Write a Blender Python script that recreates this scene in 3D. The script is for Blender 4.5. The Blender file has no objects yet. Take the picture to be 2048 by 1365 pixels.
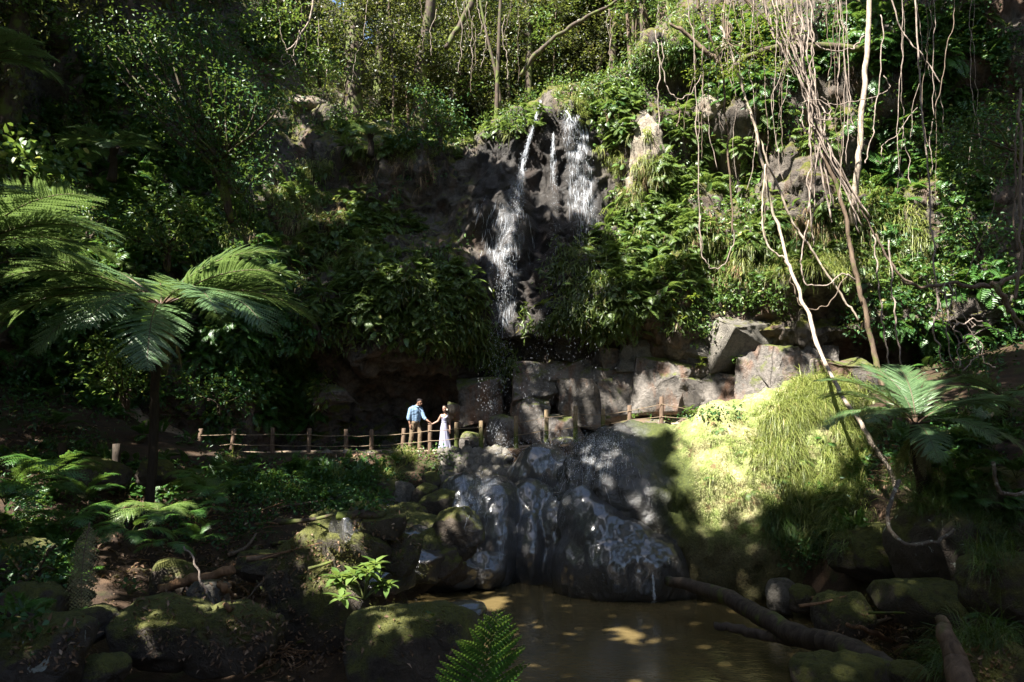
SKY = 0.058
EXPO = 2.6
import bpy, math, random
import numpy as np
from mathutils import Vector, Matrix, Euler, Quaternion
from mathutils.bvhtree import BVHTree

R = random.Random(11)
rng = np.random.default_rng(11)
SC = bpy.context.scene
COL = SC.collection
F = 1400.0
TH = math.atan2(177.5, F)
CT, ST = math.cos(TH), math.sin(TH)
PI = math.pi

# ------------------------------------------------------------------ camera geometry helpers
def ray(px, py):
    u = (px - 1024.0) / F
    v = (682.5 - py) / F
    return Vector((u, CT - v * ST, ST + v * CT))

def at(px, py, D):
    d = ray(px, py)
    return d * (D / d.y)

def proj(P):
    P = np.asarray(P, float).reshape(-1, 3)
    fw = P[:, 1] * CT + P[:, 2] * ST
    fw = np.where(np.abs(fw) < 1e-3, 1e-3, fw)
    up = -P[:, 1] * ST + P[:, 2] * CT
    return 1024 + F * P[:, 0] / fw, 682.5 - F * up / fw, fw

# ------------------------------------------------------------------ numpy noise
def _h(ix, iy, iz, seed):
    n = (ix.astype(np.int64) * 374761393 + iy.astype(np.int64) * 668265263 + iz.astype(np.int64) * 2147483647 + seed * 974711) & 0xFFFFFFFF
    n = ((n ^ (n >> 13)) * 1274126177) & 0xFFFFFFFF
    n = ((n ^ (n >> 16)) * 2246822519) & 0xFFFFFFFF
    return ((n ^ (n >> 15)) & 0xFFFFFF) / float(0xFFFFFF)

def vnoise(P, seed=0):
    P = np.asarray(P, float)
    I = np.floor(P).astype(np.int64)
    f = P - I
    f = f * f * f * (f * (f * 6 - 15) + 10)
    x, y, z = I[:, 0], I[:, 1], I[:, 2]
    r = 0
    for dx in (0, 1):
        wx = f[:, 0] if dx else 1 - f[:, 0]
        for dy in (0, 1):
            wy = f[:, 1] if dy else 1 - f[:, 1]
            for dz in (0, 1):
                wz = f[:, 2] if dz else 1 - f[:, 2]
                r = r + wx * wy * wz * _h(x + dx, y + dy, z + dz, seed)
    return r * 2 - 1

def fbm(P, octv=4, seed=0, gain=.5, lac=2.03):
    P = np.asarray(P, float)
    a, s, t = 1.0, 0.0, 0.0
    for i in range(octv):
        s = s + a * vnoise(P + i * 17.3, seed + i)
        t += a
        a *= gain
        P = P * lac
    return s / t

def ridged(P, octv=3, seed=0):
    P = np.asarray(P, float)
    a, s, t = 1.0, 0.0, 0.0
    for i in range(octv):
        s = s + a * (1 - 2 * np.abs(vnoise(P + i * 9.1, seed + i)))
        t += a
        a *= .5
        P = P * 2.1
    return s / t

def worley(P, seed=0):
    P = np.asarray(P, float)
    I = np.floor(P).astype(np.int64)
    f1 = np.full(len(P), 9.0)
    f2 = np.full(len(P), 9.0)
    cid = np.zeros(len(P))
    for dx in (-1, 0, 1):
        for dy in (-1, 0, 1):
            for dz in (-1, 0, 1):
                c = I + np.array([dx, dy, dz])
                q = c + np.stack([_h(c[:, 0], c[:, 1], c[:, 2], seed + k) for k in (1, 2, 3)], 1)
                d = np.linalg.norm(q - P, axis=1)
                h = _h(c[:, 0], c[:, 1], c[:, 2], seed + 9)
                nw = d < f1
                f2 = np.where(nw, f1, np.minimum(f2, d))
                cid = np.where(nw, h, cid)
                f1 = np.where(nw, d, f1)
    return f1, f2, cid

# ------------------------------------------------------------------ mesh helpers
def mk_mesh(name, V, faces, smooth=True, mats=(), midx=None):
    """faces: list of (n,k) int arrays; midx: list of material index per face array"""
    me = bpy.data.meshes.new(name)
    V = np.asarray(V, np.float32).reshape(-1, 3)
    faces = [np.asarray(f, np.int32) for f in faces if len(f)]
    nl = sum(f.size for f in faces)
    nf = sum(len(f) for f in faces)
    me.vertices.add(len(V))
    me.vertices.foreach_set('co', V.ravel())
    me.loops.add(nl)
    me.loops.foreach_set('vertex_index', np.concatenate([f.ravel() for f in faces]))
    me.polygons.add(nf)
    st, o = [], 0
    for f in faces:
        st.append(o + np.arange(len(f)) * f.shape[1])
        o += f.size
    me.polygons.foreach_set('loop_start', np.concatenate(st).astype(np.int32))
    for m in mats:
        me.materials.append(m)
    if midx is not None:
        mi = np.concatenate([np.full(len(f), k) if np.isscalar(k) else k for f, k in zip(faces, midx)])
        me.polygons.foreach_set('material_index', mi.astype(np.int32))
    me.polygons.foreach_set('use_smooth', np.full(nf, smooth))
    me.update(calc_edges=True)
    me.validate()
    return me

def link(name, me, mat=None, parent=None, loc=None, rot=None, scale=None):
    o = bpy.data.objects.new(name, me)
    COL.objects.link(o)
    if mat is not None and me is not None and len(me.materials) == 0:
        me.materials.append(mat)
    if parent is not None:
        o.parent = parent
    if loc is not None:
        o.location = loc
    if rot is not None:
        o.rotation_euler = rot
    if scale is not None:
        o.scale = (scale,) * 3 if np.isscalar(scale) else scale
    return o

def tag(o, label=None, cat=None, group=None, kind=None):
    if label: o['label'] = label
    if cat: o['category'] = cat
    if group: o['group'] = group
    if kind: o['kind'] = kind
    return o

def thing(name, label, cat, loc=(0, 0, 0), rot=None, group=None, scale=None):
    o = link(name, None, loc=loc, rot=rot, scale=scale)
    return tag(o, label, cat, group)

class MB:
    def __init__(s):
        s.V, s.F, s.M, s.n = [], [], [], 0
    def add(s, V, faces, m=0):
        V = np.asarray(V, float).reshape(-1, 3)
        for f in faces:
            f = np.asarray(f, np.int64)
            if len(f):
                s.F.append(f + s.n)
                s.M.append(m)
        s.V.append(V)
        s.n += len(V)
    def mesh(s, name, mats, smooth=True):
        return mk_mesh(name, np.concatenate(s.V), s.F, smooth, mats, s.M)

def tube(P, r, k=6, cap=True):
    P = np.asarray(P, float)
    n = len(P)
    r = np.broadcast_to(np.asarray(r, float), (n,))
    T = np.gradient(P, axis=0)
    T /= np.linalg.norm(T, axis=1)[:, None] + 1e-9
    ref = np.array([0.0, 0, 1]) if abs(T[0, 2]) < .9 else np.array([1.0, 0, 0])
    N = np.cross(T[0], ref); N /= np.linalg.norm(N)
    ang = np.arange(k) * 2 * PI / k
    V = []
    for i in range(n):
        N = N - T[i] * N.dot(T[i]); N /= np.linalg.norm(N) + 1e-9
        B = np.cross(T[i], N)
        V.append(P[i] + r[i] * (np.cos(ang)[:, None] * N + np.sin(ang)[:, None] * B))
    V = np.concatenate(V)
    a = np.arange(k); b = (a + 1) % k
    Fq = np.concatenate([np.stack([i * k + a, i * k + b, (i + 1) * k + b, (i + 1) * k + a], 1) for i in range(n - 1)])
    fs = [Fq]
    if cap:
        fs += [np.array([np.arange(k)[::-1]]), np.array([(n - 1) * k + np.arange(k)])]
    return V, fs

def smooth_path(pts, n):
    """Catmull-Rom through points"""
    P = np.asarray([tuple(p) for p in pts], float)
    if len(P) == 2:
        return P[0] + (P[1] - P[0]) * np.linspace(0, 1, n)[:, None]
    Q = np.vstack([2 * P[0] - P[1], P, 2 * P[-1] - P[-2]])
    t = np.linspace(0, len(P) - 1 - 1e-6, n)
    i = t.astype(int); f = (t - i)[:, None]
    a, b, c, d = Q[i], Q[i + 1], Q[i + 2], Q[i + 3]
    return .5 * (2 * b + (c - a) * f + (2 * a - 5 * b + 4 * c - d) * f ** 2 + (3 * b - a - 3 * c + d) * f ** 3)

def unit(A):
    A = np.asarray(A, float)
    return A / (np.linalg.norm(A, axis=-1, keepdims=True) + 1e-9)

def leaves(P, D, N, L, W, shape=0, fold=.25, droop=.15):
    """leaf blades: base P, direction D, normal N, length L, width W"""
    n = len(P)
    D = unit(D)
    S = unit(np.cross(D, N))
    N = np.cross(S, D)
    L = np.broadcast_to(L, (n,))[:, None]; W = np.broadcast_to(W, (n,))[:, None]
    if shape == 0:      # folded diamond
        a = P; b = P + D * L * .42 + S * W * .5 + N * W * fold
        c = P + D * L - N * L * droop
        d = P + D * L * .42 - S * W * .5 + N * W * fold
        V = np.stack([a, b, c, d], 1).reshape(-1, 3)
        i = np.arange(n)[:, None] * 4
        return V, [np.concatenate([i + [0, 1, 2], i + [0, 2, 3]])]
    # shape 1: broader leaf with 6 outline vertices
    a = P
    b = P + D * L * .28 + S * W * .46 + N * W * fold
    c = P + D * L * .68 + S * W * .38 + N * (W * fold - L * droop * .5)
    m = P + D * L * .5 - N * L * droop * .2
    t = P + D * L - N * L * droop
    e = P + D * L * .68 - S * W * .38 + N * (W * fold - L * droop * .5)
    g = P + D * L * .28 - S * W * .46 + N * W * fold
    V = np.stack([a, b, c, t, e, g, m], 1).reshape(-1, 3)
    i = np.arange(n)[:, None] * 7
    return V, [np.concatenate([i + [0, 1, 2, 6], i + [6, 2, 3, 4], i + [0, 6, 4, 5]])]

def rand_unit(n):
    return unit(rng.normal(size=(n, 3)))

def blades(P, D, L, W, bend, seg=4):
    """grass blades bending under gravity: base P, start direction D"""
    n = len(P)
    D = unit(D)
    side = unit(np.cross(D, np.array([0, 0, 1.0]) + rng.normal(size=(n, 3)) * .3))
    pts = [P]
    d = D.copy()
    L = np.broadcast_to(L, (n,)); W = np.broadcast_to(W, (n,)); bend = np.broadcast_to(bend, (n,))
    for i in range(seg):
        pts.append(pts[-1] + d * (L / seg)[:, None])
        d = unit(d + np.array([0, 0, -1.0]) * bend[:, None] / seg)
    V = []
    for i in range(seg):
        w = W * (1 - (i / seg) ** 1.6) * .5
        V += [pts[i] - side * w[:, None], pts[i] + side * w[:, None]]
    V.append(pts[seg])
    V = np.stack(V, 1)
    k = V.shape[1]
    V = V.reshape(-1, 3)
    i0 = np.arange(n)[:, None] * k
    q = [i0 + [2 * i, 2 * i + 1, 2 * i + 3, 2 * i + 2] for i in range(seg - 1)]
    t = i0 + [2 * seg - 2, 2 * seg - 1, 2 * seg]
    return V, [np.concatenate(q), t]

def evaluated(ob):
    dg = bpy.context.evaluated_depsgraph_get()
    return bpy.data.meshes.new_from_object(ob.evaluated_get(dg), depsgraph=dg)

def remesh(V, faces, voxel, smooth_it=4, name='m'):
    me = mk_mesh('tmp', V, faces)
    ob = bpy.data.objects.new('tmp', me); COL.objects.link(ob)
    m = ob.modifiers.new('r', 'REMESH'); m.mode = 'VOXEL'; m.voxel_size = voxel
    if smooth_it:
        s = ob.modifiers.new('s', 'SMOOTH'); s.factor = .5; s.iterations = smooth_it
    out = evaluated(ob)
    out.name = name
    bpy.data.objects.remove(ob); bpy.data.meshes.remove(me)
    out.polygons.foreach_set('use_smooth', np.full(len(out.polygons), True))
    return out

def co(me):
    a = np.empty(len(me.vertices) * 3, np.float32); me.vertices.foreach_get('co', a)
    return a.reshape(-1, 3).astype(float)

def nrm(me):
    a = np.empty(len(me.vertices) * 3, np.float32)
    me.vertex_normals.foreach_get('vector', a)
    return a.reshape(-1, 3).astype(float)

def setco(me, V):
    me.vertices.foreach_set('co', np.asarray(V, np.float32).ravel()); me.update()

_ICO = {}
def ico(sub):
    if sub not in _ICO:
        import bmesh
        bm = bmesh.new(); bmesh.ops.create_icosphere(bm, subdivisions=sub, radius=1)
        V = np.array([v.co[:] for v in bm.verts]); Fc = np.array([[v.index for v in f.verts] for f in bm.faces])
        bm.free(); _ICO[sub] = (V, Fc)
    return _ICO[sub]

def ell(c, r, sub=3):
    V, Fc = ico(sub)
    return V * np.asarray(r) + np.asarray(c), [Fc]

# ------------------------------------------------------------------ materials
class NT:
    def __init__(s, name):
        s.m = bpy.data.materials.new(name); s.m.use_nodes = True
        s.t = s.m.node_tree; s.t.nodes.clear()
        s.out = s.t.nodes.new('ShaderNodeOutputMaterial')
    def n(s, typ, **kw):
        nd = s.t.nodes.new(typ)
        for k, v in kw.items():
            if k.startswith('i_'):
                key = k[2:]
                nd.inputs[int(key) if key.isdigit() else key.replace('_', ' ')].default_value = v
            else:
                setattr(nd, k, v)
        return nd
    def l(s, a, b): s.t.links.new(a, b)
    def noise(s, vec, scale, detail=4, rough=.55, dist=0):
        nd = s.n('ShaderNodeTexNoise'); nd.inputs['Scale'].default_value = scale; nd.inputs['Detail'].default_value = detail
        nd.inputs['Roughness'].default_value = rough; nd.inputs['Distortion'].default_value = dist
        if vec is not None: s.l(vec, nd.inputs['Vector'])
        return nd.outputs['Fac']
    def ramp(s, fac, stops):
        nd = s.n('ShaderNodeValToRGB'); e = nd.color_ramp.elements
        while len(e) > 1: e.remove(e[-1])
        for i, (p, c) in enumerate(stops):
            el = e[0] if i == 0 else e.new(p)
            el.position = p
            el.color = (*c, 1) if not np.isscalar(c) else (c, c, c, 1)
        s.l(fac, nd.inputs[0]); return nd.outputs[0]
    def mix(s, fac, a, b, mode='MIX'):
        nd = s.n('ShaderNodeMix', data_type='RGBA', blend_type=mode)
        for sock, v in ((nd.inputs[0], fac), (nd.inputs[6], a), (nd.inputs[7], b)):
            if hasattr(v, 'is_linked'): s.l(v, sock)
            elif np.isscalar(v): sock.default_value = v if sock == nd.inputs[0] else (v, v, v, 1)
            else: sock.default_value = (*v, 1)
        return nd.outputs[2]
    def math(s, op, a, b=0.0, c=0.0, clamp=False):
        nd = s.n('ShaderNodeMath', operation=op, use_clamp=clamp)
        for i, v in enumerate((a, b, c)):
            if hasattr(v, 'is_linked'): s.l(v, nd.inputs[i])
            else: nd.inputs[i].default_value = v
        return nd.outputs[0]
    def pos(s, scale=(1, 1, 1)):
        g = s.n('ShaderNodeNewGeometry')
        mp = s.n('ShaderNodeMapping'); mp.inputs['Scale'].default_value = scale
        s.l(g.outputs['Position'], mp.inputs['Vector'])
        s.geo = g
        return mp.outputs[0]
    def obj(s, scale=(1, 1, 1)):
        g = s.n('ShaderNodeTexCoord')
        mp = s.n('ShaderNodeMapping'); mp.inputs['Scale'].default_value = scale
        s.l(g.outputs['Object'], mp.inputs['Vector'])
        return mp.outputs[0]
    def bump(s, h, strength=.5, dist=.05, prev=None):
        b = s.n('ShaderNodeBump'); b.inputs['Strength'].default_value = strength; b.inputs['Distance'].default_value = dist
        s.l(h, b.inputs['Height'])
        if prev is not None: s.l(prev, b.inputs['Normal'])
        return b.outputs[0]
    def bsdf(s, col, rough=.8, spec=.5, normal=None, metal=0, **kw):
        b = s.n('ShaderNodeBsdfPrincipled')
        for sock, v in (('Base Color', col), ('Roughness', rough), ('Specular IOR Level', spec), ('Metallic', metal)):
            if hasattr(v, 'is_linked'): s.l(v, b.inputs[sock])
            elif np.isscalar(v): b.inputs[sock].default_value = v if sock != 'Base Color' else (v, v, v, 1)
            else: b.inputs[sock].default_value = (*v, 1)
        if normal is not None: s.l(normal, b.inputs['Normal'])
        for k, v in kw.items(): b.inputs[k].default_value = v
        return b.outputs[0]
    def done(s, sh):
        s.l(sh, s.out.inputs['Surface']); return s.m

def leaf_mat(name, c1, c2, c3=None, rough=.42, spec=.5, trans=.35, vein=0):
    t = NT(name)
    g = t.n('ShaderNodeNewGeometry')
    oi = t.n('ShaderNodeObjectInfo')
    f = t.math('FRACT', t.math('ADD', g.outputs['Random Per Island'], t.math('MULTIPLY', oi.outputs['Random'], .35)))
    stops = [(0, c1), (.75, c2)] + ([(.93, c2), (1.0, c3)] if c3 else [])
    col = t.ramp(f, stops)
    p = t.bsdf(col, rough, spec)
    tr = t.n('ShaderNodeBsdfTranslucent')
    t.l(t.mix(.35, col, (.22, .28, .035), 'MIX'), tr.inputs['Color'])
    mx = t.n('ShaderNodeMixShader'); mx.inputs[0].default_value = trans
    t.l(p, mx.inputs[1]); t.l(tr.outputs[0], mx.inputs[2])
    return t.done(mx.outputs[0])

def bark_mat(name, c1, c2, scale=6, moss=0.0, lichen=0.0, rough=.85):
    t = NT(name)
    v = t.pos((1, 1, .25))
    n = t.noise(v, scale * 2, 6, .65, .6)
    col = t.ramp(n, [(.3, c1), (.7, c2)])
    if lichen:
        ln = t.noise(t.pos(), scale * 1.2, 4, .6)
        col = t.mix(t.ramp(ln, [(.62 - lichen * .2, 0), (.68 - lichen * .2, 1)]), col, (.30, .29, .24))
    if moss:
        mn = t.noise(t.pos(), 2.2, 5, .6)
        col = t.mix(t.ramp(mn, [(.6 - moss * .25, 0), (.72 - moss * .25, 1)]), col, (.07, .09, .015))
    return t.done(t.bsdf(col, rough, .3, t.bump(n, .8, .03)))

def rock_mat(name, c1, c2, moss=.4, mosscol=((.028, .034, .006), (.125, .125, .022)), stain=0, rough=.8, wet=None, scale=1.0, lichen=0.0, spec=.4):
    """wet: (x0, x1, z0, z1) world box in which the rock is wet"""
    t = NT(name)
    p = t.pos()
    g = t.geo
    n1 = t.noise(p, .9 * scale, 8, .62, .4)
    n2 = t.noise(p, 7 * scale, 6, .65)
    col = t.ramp(t.math('ADD', t.math('MULTIPLY', n1, .6), t.math('MULTIPLY', n2, .4)), [(.36, c1), (.64, c2)])
    if stain:
        sn = t.noise(t.pos((1, 1, .35)), 1.1 * scale, 5, .6, .8)
        col = t.mix(t.math('MULTIPLY', t.ramp(sn, [(.5, 0), (.62, 1)]), stain), col, (.16, .058, .016))
    vo = t.n('ShaderNodeTexVoronoi', feature='DISTANCE_TO_EDGE'); vo.inputs['Scale'].default_value = 1.3 * scale
    wv = t.n('ShaderNodeVectorMath', operation='ADD')
    nn = t.n('ShaderNodeTexNoise'); nn.inputs['Scale'].default_value = 2.0
    t.l(p, nn.inputs['Vector']); t.l(p, wv.inputs[0]); t.l(nn.outputs['Color'], wv.inputs[1]); t.l(wv.outputs[0], vo.inputs['Vector'])
    crack = t.ramp(vo.outputs['Distance'], [(0, 0), (.035, 1)])
    r = rough
    if wet:
        x0, x1, z0, z1 = wet
        sp = t.n('ShaderNodeSeparateXYZ'); t.l(g.outputs['Position'], sp.inputs[0])
        wob = t.math('MULTIPLY', t.math('SUBTRACT', t.noise(p, .8, 4, .6), .5), 2.2)
        xx = t.math('ADD', sp.outputs[0], wob)
        a = t.math('MULTIPLY', t.math('SUBTRACT', xx, x0), 1.3, clamp=True)
        b = t.math('MULTIPLY', t.math('SUBTRACT', x1, xx), 1.3, clamp=True)
        w = t.math('MULTIPLY', a, b)
        zz = t.math('MULTIPLY', t.math('SUBTRACT', z1, sp.outputs[2]), 1.0, clamp=True)
        w = t.math('MULTIPLY', w, zz)
        col = t.mix(t.math('MULTIPLY', w, .72), col, (.010, .009, .009))
        r = t.math('SUBTRACT', rough, t.math('MULTIPLY', w, rough - .5))
    if moss:
        sp2 = t.n('ShaderNodeSeparateXYZ'); t.l(g.outputs['Normal'], sp2.inputs[0])
        mn = t.noise(p, 1.6 * scale, 6, .65)
        mf = t.math('ADD', t.math('MULTIPLY', sp2.outputs[2], .35), mn)
        mf = t.ramp(mf, [(.95 - moss * .6, 0), (1.1 - moss * .6, 1)])
        if wet: mf = t.math('MULTIPLY', mf, t.math('SUBTRACT', 1.0, w))
        mcol = t.ramp(t.math('ADD', t.math('MULTIPLY', t.noise(p, 9, 6, .75), .6), t.math('MULTIPLY', t.noise(p, 60, 3, .7), .4)), [(.36, mosscol[0]), (.66, mosscol[1])])
        mcol = t.mix(t.ramp(t.noise(p, 3.1, 5, .7), [(.56, 0), (.66, .75)]), mcol, (.045, .026, .013))
        col = t.mix(mf, col, mcol)
    if lichen:
        ln = t.noise(p, 3.2, 5, .6, .5)
        col = t.mix(t.math('MULTIPLY', t.ramp(ln, [(.64, 0), (.66, 1)]), lichen), col, (.40, .44, .40))
    h = t.math('ADD', t.math('MULTIPLY', n2, .6), t.math('MULTIPLY', t.noise(p, 34 * scale, 5, .75), .35))
    nb = t.bump(h, 1.0, .13)
    nb = t.bump(crack, .5, .05, nb)
    return t.done(t.bsdf(col, r, spec, nb))

def plain(name, col, rough=.7, spec=.4, var=.25, scale=20):
    t = NT(name)
    n = t.noise(t.pos(), scale, 4, .6)
    c = np.array(col)
    cc = t.ramp(n, [(.3, tuple(c * (1 - var))), (.7, tuple(np.minimum(c * (1 + var), 1)))])
    return t.done(t.bsdf(cc, rough, spec, t.bump(n, .3, .01)))

M = {}
M['cliff'] = rock_mat('cliff_rock', (.011, .009, .0075), (.14, .12, .10), moss=.55, stain=.2, wet=(-1.9, 4.2, -9, 13.5), rough=.9, spec=.22)
M['block'] = rock_mat('fallen_block_rock', (.024, .021, .019), (.19, .168, .146), moss=.42, stain=.4, rough=.8, scale=1.4, mosscol=((.04, .05, .008), (.12, .14, .02)))
M['pale_rock'] = rock_mat('pale_sunlit_rock', (.10, .082, .06), (.34, .29, .23), moss=.32, stain=.25, scale=1.6, mosscol=((.04, .05, .01), (.16, .17, .04)))  # pale tone set to brighten the outcrops on the sunlit strips
M['boulder'] = rock_mat('mossy_boulder_rock', (.022, .018, .014), (.09, .07, .052), moss=.72, scale=1.3)
M['drystone'] = rock_mat('grey_wall_stone', (.05, .045, .038), (.20, .18, .15), moss=.25, scale=2.5)
M['lichen'] = rock_mat('lichen_boulder_rock', (.03, .025, .02), (.09, .07, .055), moss=.55, lichen=.9, scale=1.2)
M['bark_pale'] = bark_mat('pale_bark', (.13, .10, .075), (.40, .33, .26), 7, moss=.1)
M['bark_dark'] = bark_mat('dark_bark', (.02, .014, .01), (.075, .052, .036), 5, moss=.5)
M['bark_brown'] = bark_mat('brown_bark', (.04, .027, .018), (.15, .105, .07), 5, moss=.25)
M['vine'] = bark_mat('vine_bark', (.07, .054, .043), (.33, .265, .22), 11)
M['vine_dark'] = bark_mat('dark_vine_bark', (.05, .036, .026), (.17, .125, .09), 9)
M['root'] = bark_mat('lichen_bark', (.05, .04, .03), (.16, .13, .10), 8, lichen=.35)
M['log'] = bark_mat('log_bark', (.016, .011, .008), (.075, .056, .043), 4, moss=.12)
M['rotten'] = bark_mat('rotten_wood', (.06, .03, .014), (.24, .135, .07), 6)
M['trunkfern'] = bark_mat('tree_fern_trunk', (.010, .007, .005), (.04, .028, .018), 12)
M['leaf_dark'] = leaf_mat('glossy_dark_leaf', (.010, .042, .010), (.030, .095, .022), (.12, .15, .03), rough=.46, spec=.38, trans=.3)
M['leaf_mid'] = leaf_mat('mid_green_leaf', (.032, .075, .014), (.090, .165, .035), (.28, .25, .08), trans=.4)
M['leaf_olive'] = leaf_mat('olive_forest_leaf', (.024, .032, .010), (.095, .095, .03), (.19, .13, .06), trans=.45)
M['leaf_yellow'] = leaf_mat('yellow_green_leaf', (.07, .11, .012), (.15, .19, .025), trans=.5)
M['leaf_far'] = leaf_mat('forest_canopy_leaf', (.016, .026, .009), (.055, .064, .022), (.13, .09, .04), trans=.4)
M['frond'] = leaf_mat('tree_fern_frond', (.055, .11, .042), (.10, .17, .07), rough=.40, spec=.5, trans=.38)
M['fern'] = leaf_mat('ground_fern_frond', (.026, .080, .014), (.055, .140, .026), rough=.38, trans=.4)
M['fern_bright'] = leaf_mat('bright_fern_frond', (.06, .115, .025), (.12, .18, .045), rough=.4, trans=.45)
M['fern_dead'] = leaf_mat('withered_fern_frond', (.10, .10, .045), (.17, .15, .07), rough=.7, trans=.3)
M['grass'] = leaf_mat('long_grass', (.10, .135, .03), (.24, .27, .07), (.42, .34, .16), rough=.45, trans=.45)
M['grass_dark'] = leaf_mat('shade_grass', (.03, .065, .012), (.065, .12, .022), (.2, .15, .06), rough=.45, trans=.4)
M['tongue'] = leaf_mat('hanging_plant_leaf', (.035, .062, .012), (.080, .120, .022), (.17, .12, .04), rough=.42, trans=.4)
M['dry'] = leaf_mat('dry_thatch', (.13, .075, .035), (.30, .20, .11), rough=.8, trans=.3)
M['litter'] = leaf_mat('fallen_leaf', (.045, .024, .013), (.15, .085, .045), (.36, .26, .18), rough=.7, trans=.15)
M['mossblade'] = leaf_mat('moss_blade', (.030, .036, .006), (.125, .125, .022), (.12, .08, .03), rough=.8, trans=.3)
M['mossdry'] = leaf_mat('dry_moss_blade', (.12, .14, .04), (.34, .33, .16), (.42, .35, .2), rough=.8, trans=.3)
M['stem'] = plain('green_stem', (.06, .07, .02), .5)
M['stem_brown'] = plain('brown_stem', (.07, .04, .022), .6)
# ------------------------------------------------------------------ terrain: cliff and gorge walls
def itp(x, xs, ys):
    return np.interp(x, xs, ys)

XS = np.linspace(-34, 34, 760)
def sm(xs, ys):
    v = itp(XS, xs, ys)
    k = np.exp(-np.linspace(-2, 2, 31) ** 2); k /= k.sum()
    return np.convolve(np.pad(v, 15, 'edge'), k, 'valid')
yb = sm([-34, -28, -23, -18, -14, -11, -8, -4, 0, 3, 6, 9, 12, 15, 18, 23, 28, 34], [-6, 5, 12, 18, 21.3, 23.6, 25.2, 26.2, 26.3, 26.1, 25.6, 24.6, 23.2, 21.6, 19, 12, 5, -6])
cav = sm([-34, -9, -7.5, -6, -3, -1.9, -1.2, 3, 7, 9.5, 11, 14, 34], [.2, .3, 1.8, 2.6, 2.6, 1.8, .2, .0, .1, .8, 1.8, 1.8, .5])
ztop = sm([-34, -20, -12, -9.5, -8, -6, -2, .5, 2.2, 3.4, 4.6, 5.6, 6.6, 8, 10, 12, 18, 34], [21, 20, 16, 13, 12.1, 11.8, 12.2, 13.9, 14.2, 14.3, 14.9, 16.0, 17.0, 18.2, 19, 19.5, 20, 21])
slope = sm([-34, -14, -10, -8, -5, 0, 5, 9, 34], [5.5, 6.5, 5.0, 2.8, 1.5, 1.7, 1.9, 2.0, 3.0])      # recession of the face up to ztop
rise = sm([-34, -10, -7, -4, 0, 4, 6.5, 8, 10, 34], [22, 16, 11, 4, .6, .5, 1.5, 6, 12, 18])                   # rise of the plateau behind
lipf = sm([-34, -12, -9, -6, 0, 4, 9, 34], [0, 0, .5, .9, .75, .75, .8, .4])
prof = []
for i, X in enumerate(XS):
    b, c, zt, s, rr, lf = yb[i], cav[i], ztop[i], slope[i], rise[i], lipf[i]
    prof.append(([b + .5 + .25 * c, b + .5 + c, b + .55 * c, b - .7 * lf, b - .5 * lf + .1 * s, b + .45 * s, b + s, b + s + 3.5, b + s + 12, b + s + 26, b + s + 60],
                 [-2.2, .4, 2.3, 3.4, 5.6, 8.6, zt, zt + .22 * rr + .4, zt + .62 * rr + .7, zt + rr, zt + rr + 1]))
w = np.concatenate([np.linspace(0, 6, 330), np.linspace(6, 10, 70)[1:]])
CV = np.zeros((len(w), len(XS), 3))
for i, X in enumerate(XS):
    y, z = prof[i]
    CV[:, i, 0] = X
    CV[:, i, 1] = np.interp(w, range(11), y)
    CV[:, i, 2] = np.interp(w, range(11), z)
kk = np.exp(-np.linspace(-2, 2, 15) ** 2); kk /= kk.sum()
for c in (1, 2):
    CV[:, :, c] = np.apply_along_axis(lambda v: np.convolve(np.pad(v, 7, 'edge'), kk, 'valid'), 0, CV[:, :, c])
dU = np.gradient(CV, axis=1); dW = np.gradient(CV, axis=0)
CN = np.cross(dU, dW); CN /= np.linalg.norm(CN, axis=2)[:, :, None] + 1e-9      # towards the viewer / up
P = CV.reshape(-1, 3); Nn = CN.reshape(-1, 3)
q = P * np.array([1, 1, .8])
f1, f2, cid = worley(q * .55 + fbm(P * .5, 2, 5)[:, None] * .5, 3)
def terrace(n, k, sharp=.16):
    v = n * k; f = np.floor(v); r = v - f
    r = np.clip((r - .5) / sharp + .5, 0, 1)
    return (f + r) / k
wp = P + np.stack([fbm(P * .45, 3, 41), fbm(P * .45, 3, 42), fbm(P * .45, 3, 43)], 1) * .9
plate = terrace(fbm(wp * np.array([.38, .38, .22]), 3, 44), 5) * 1.5 + terrace(fbm(wp * np.array([1.0, 1.0, .65]), 3, 45), 4, .12) * .45 + terrace(fbm(wp * np.array([2.6, 2.6, 1.9]), 2, 46), 3, .15) * .07
disp = fbm(P * .22, 3, 1) * .65 + fbm(P * .75, 4, 2) * .16 + plate + (cid - .5) * .14 - np.clip(.05 - (f2 - f1), 0, .05) * 2.0 + fbm(P * 3.2, 4, 4) * .09 + ridged(P * np.array([3.2, 3.2, 2.2]), 2, 12) * .04
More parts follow.
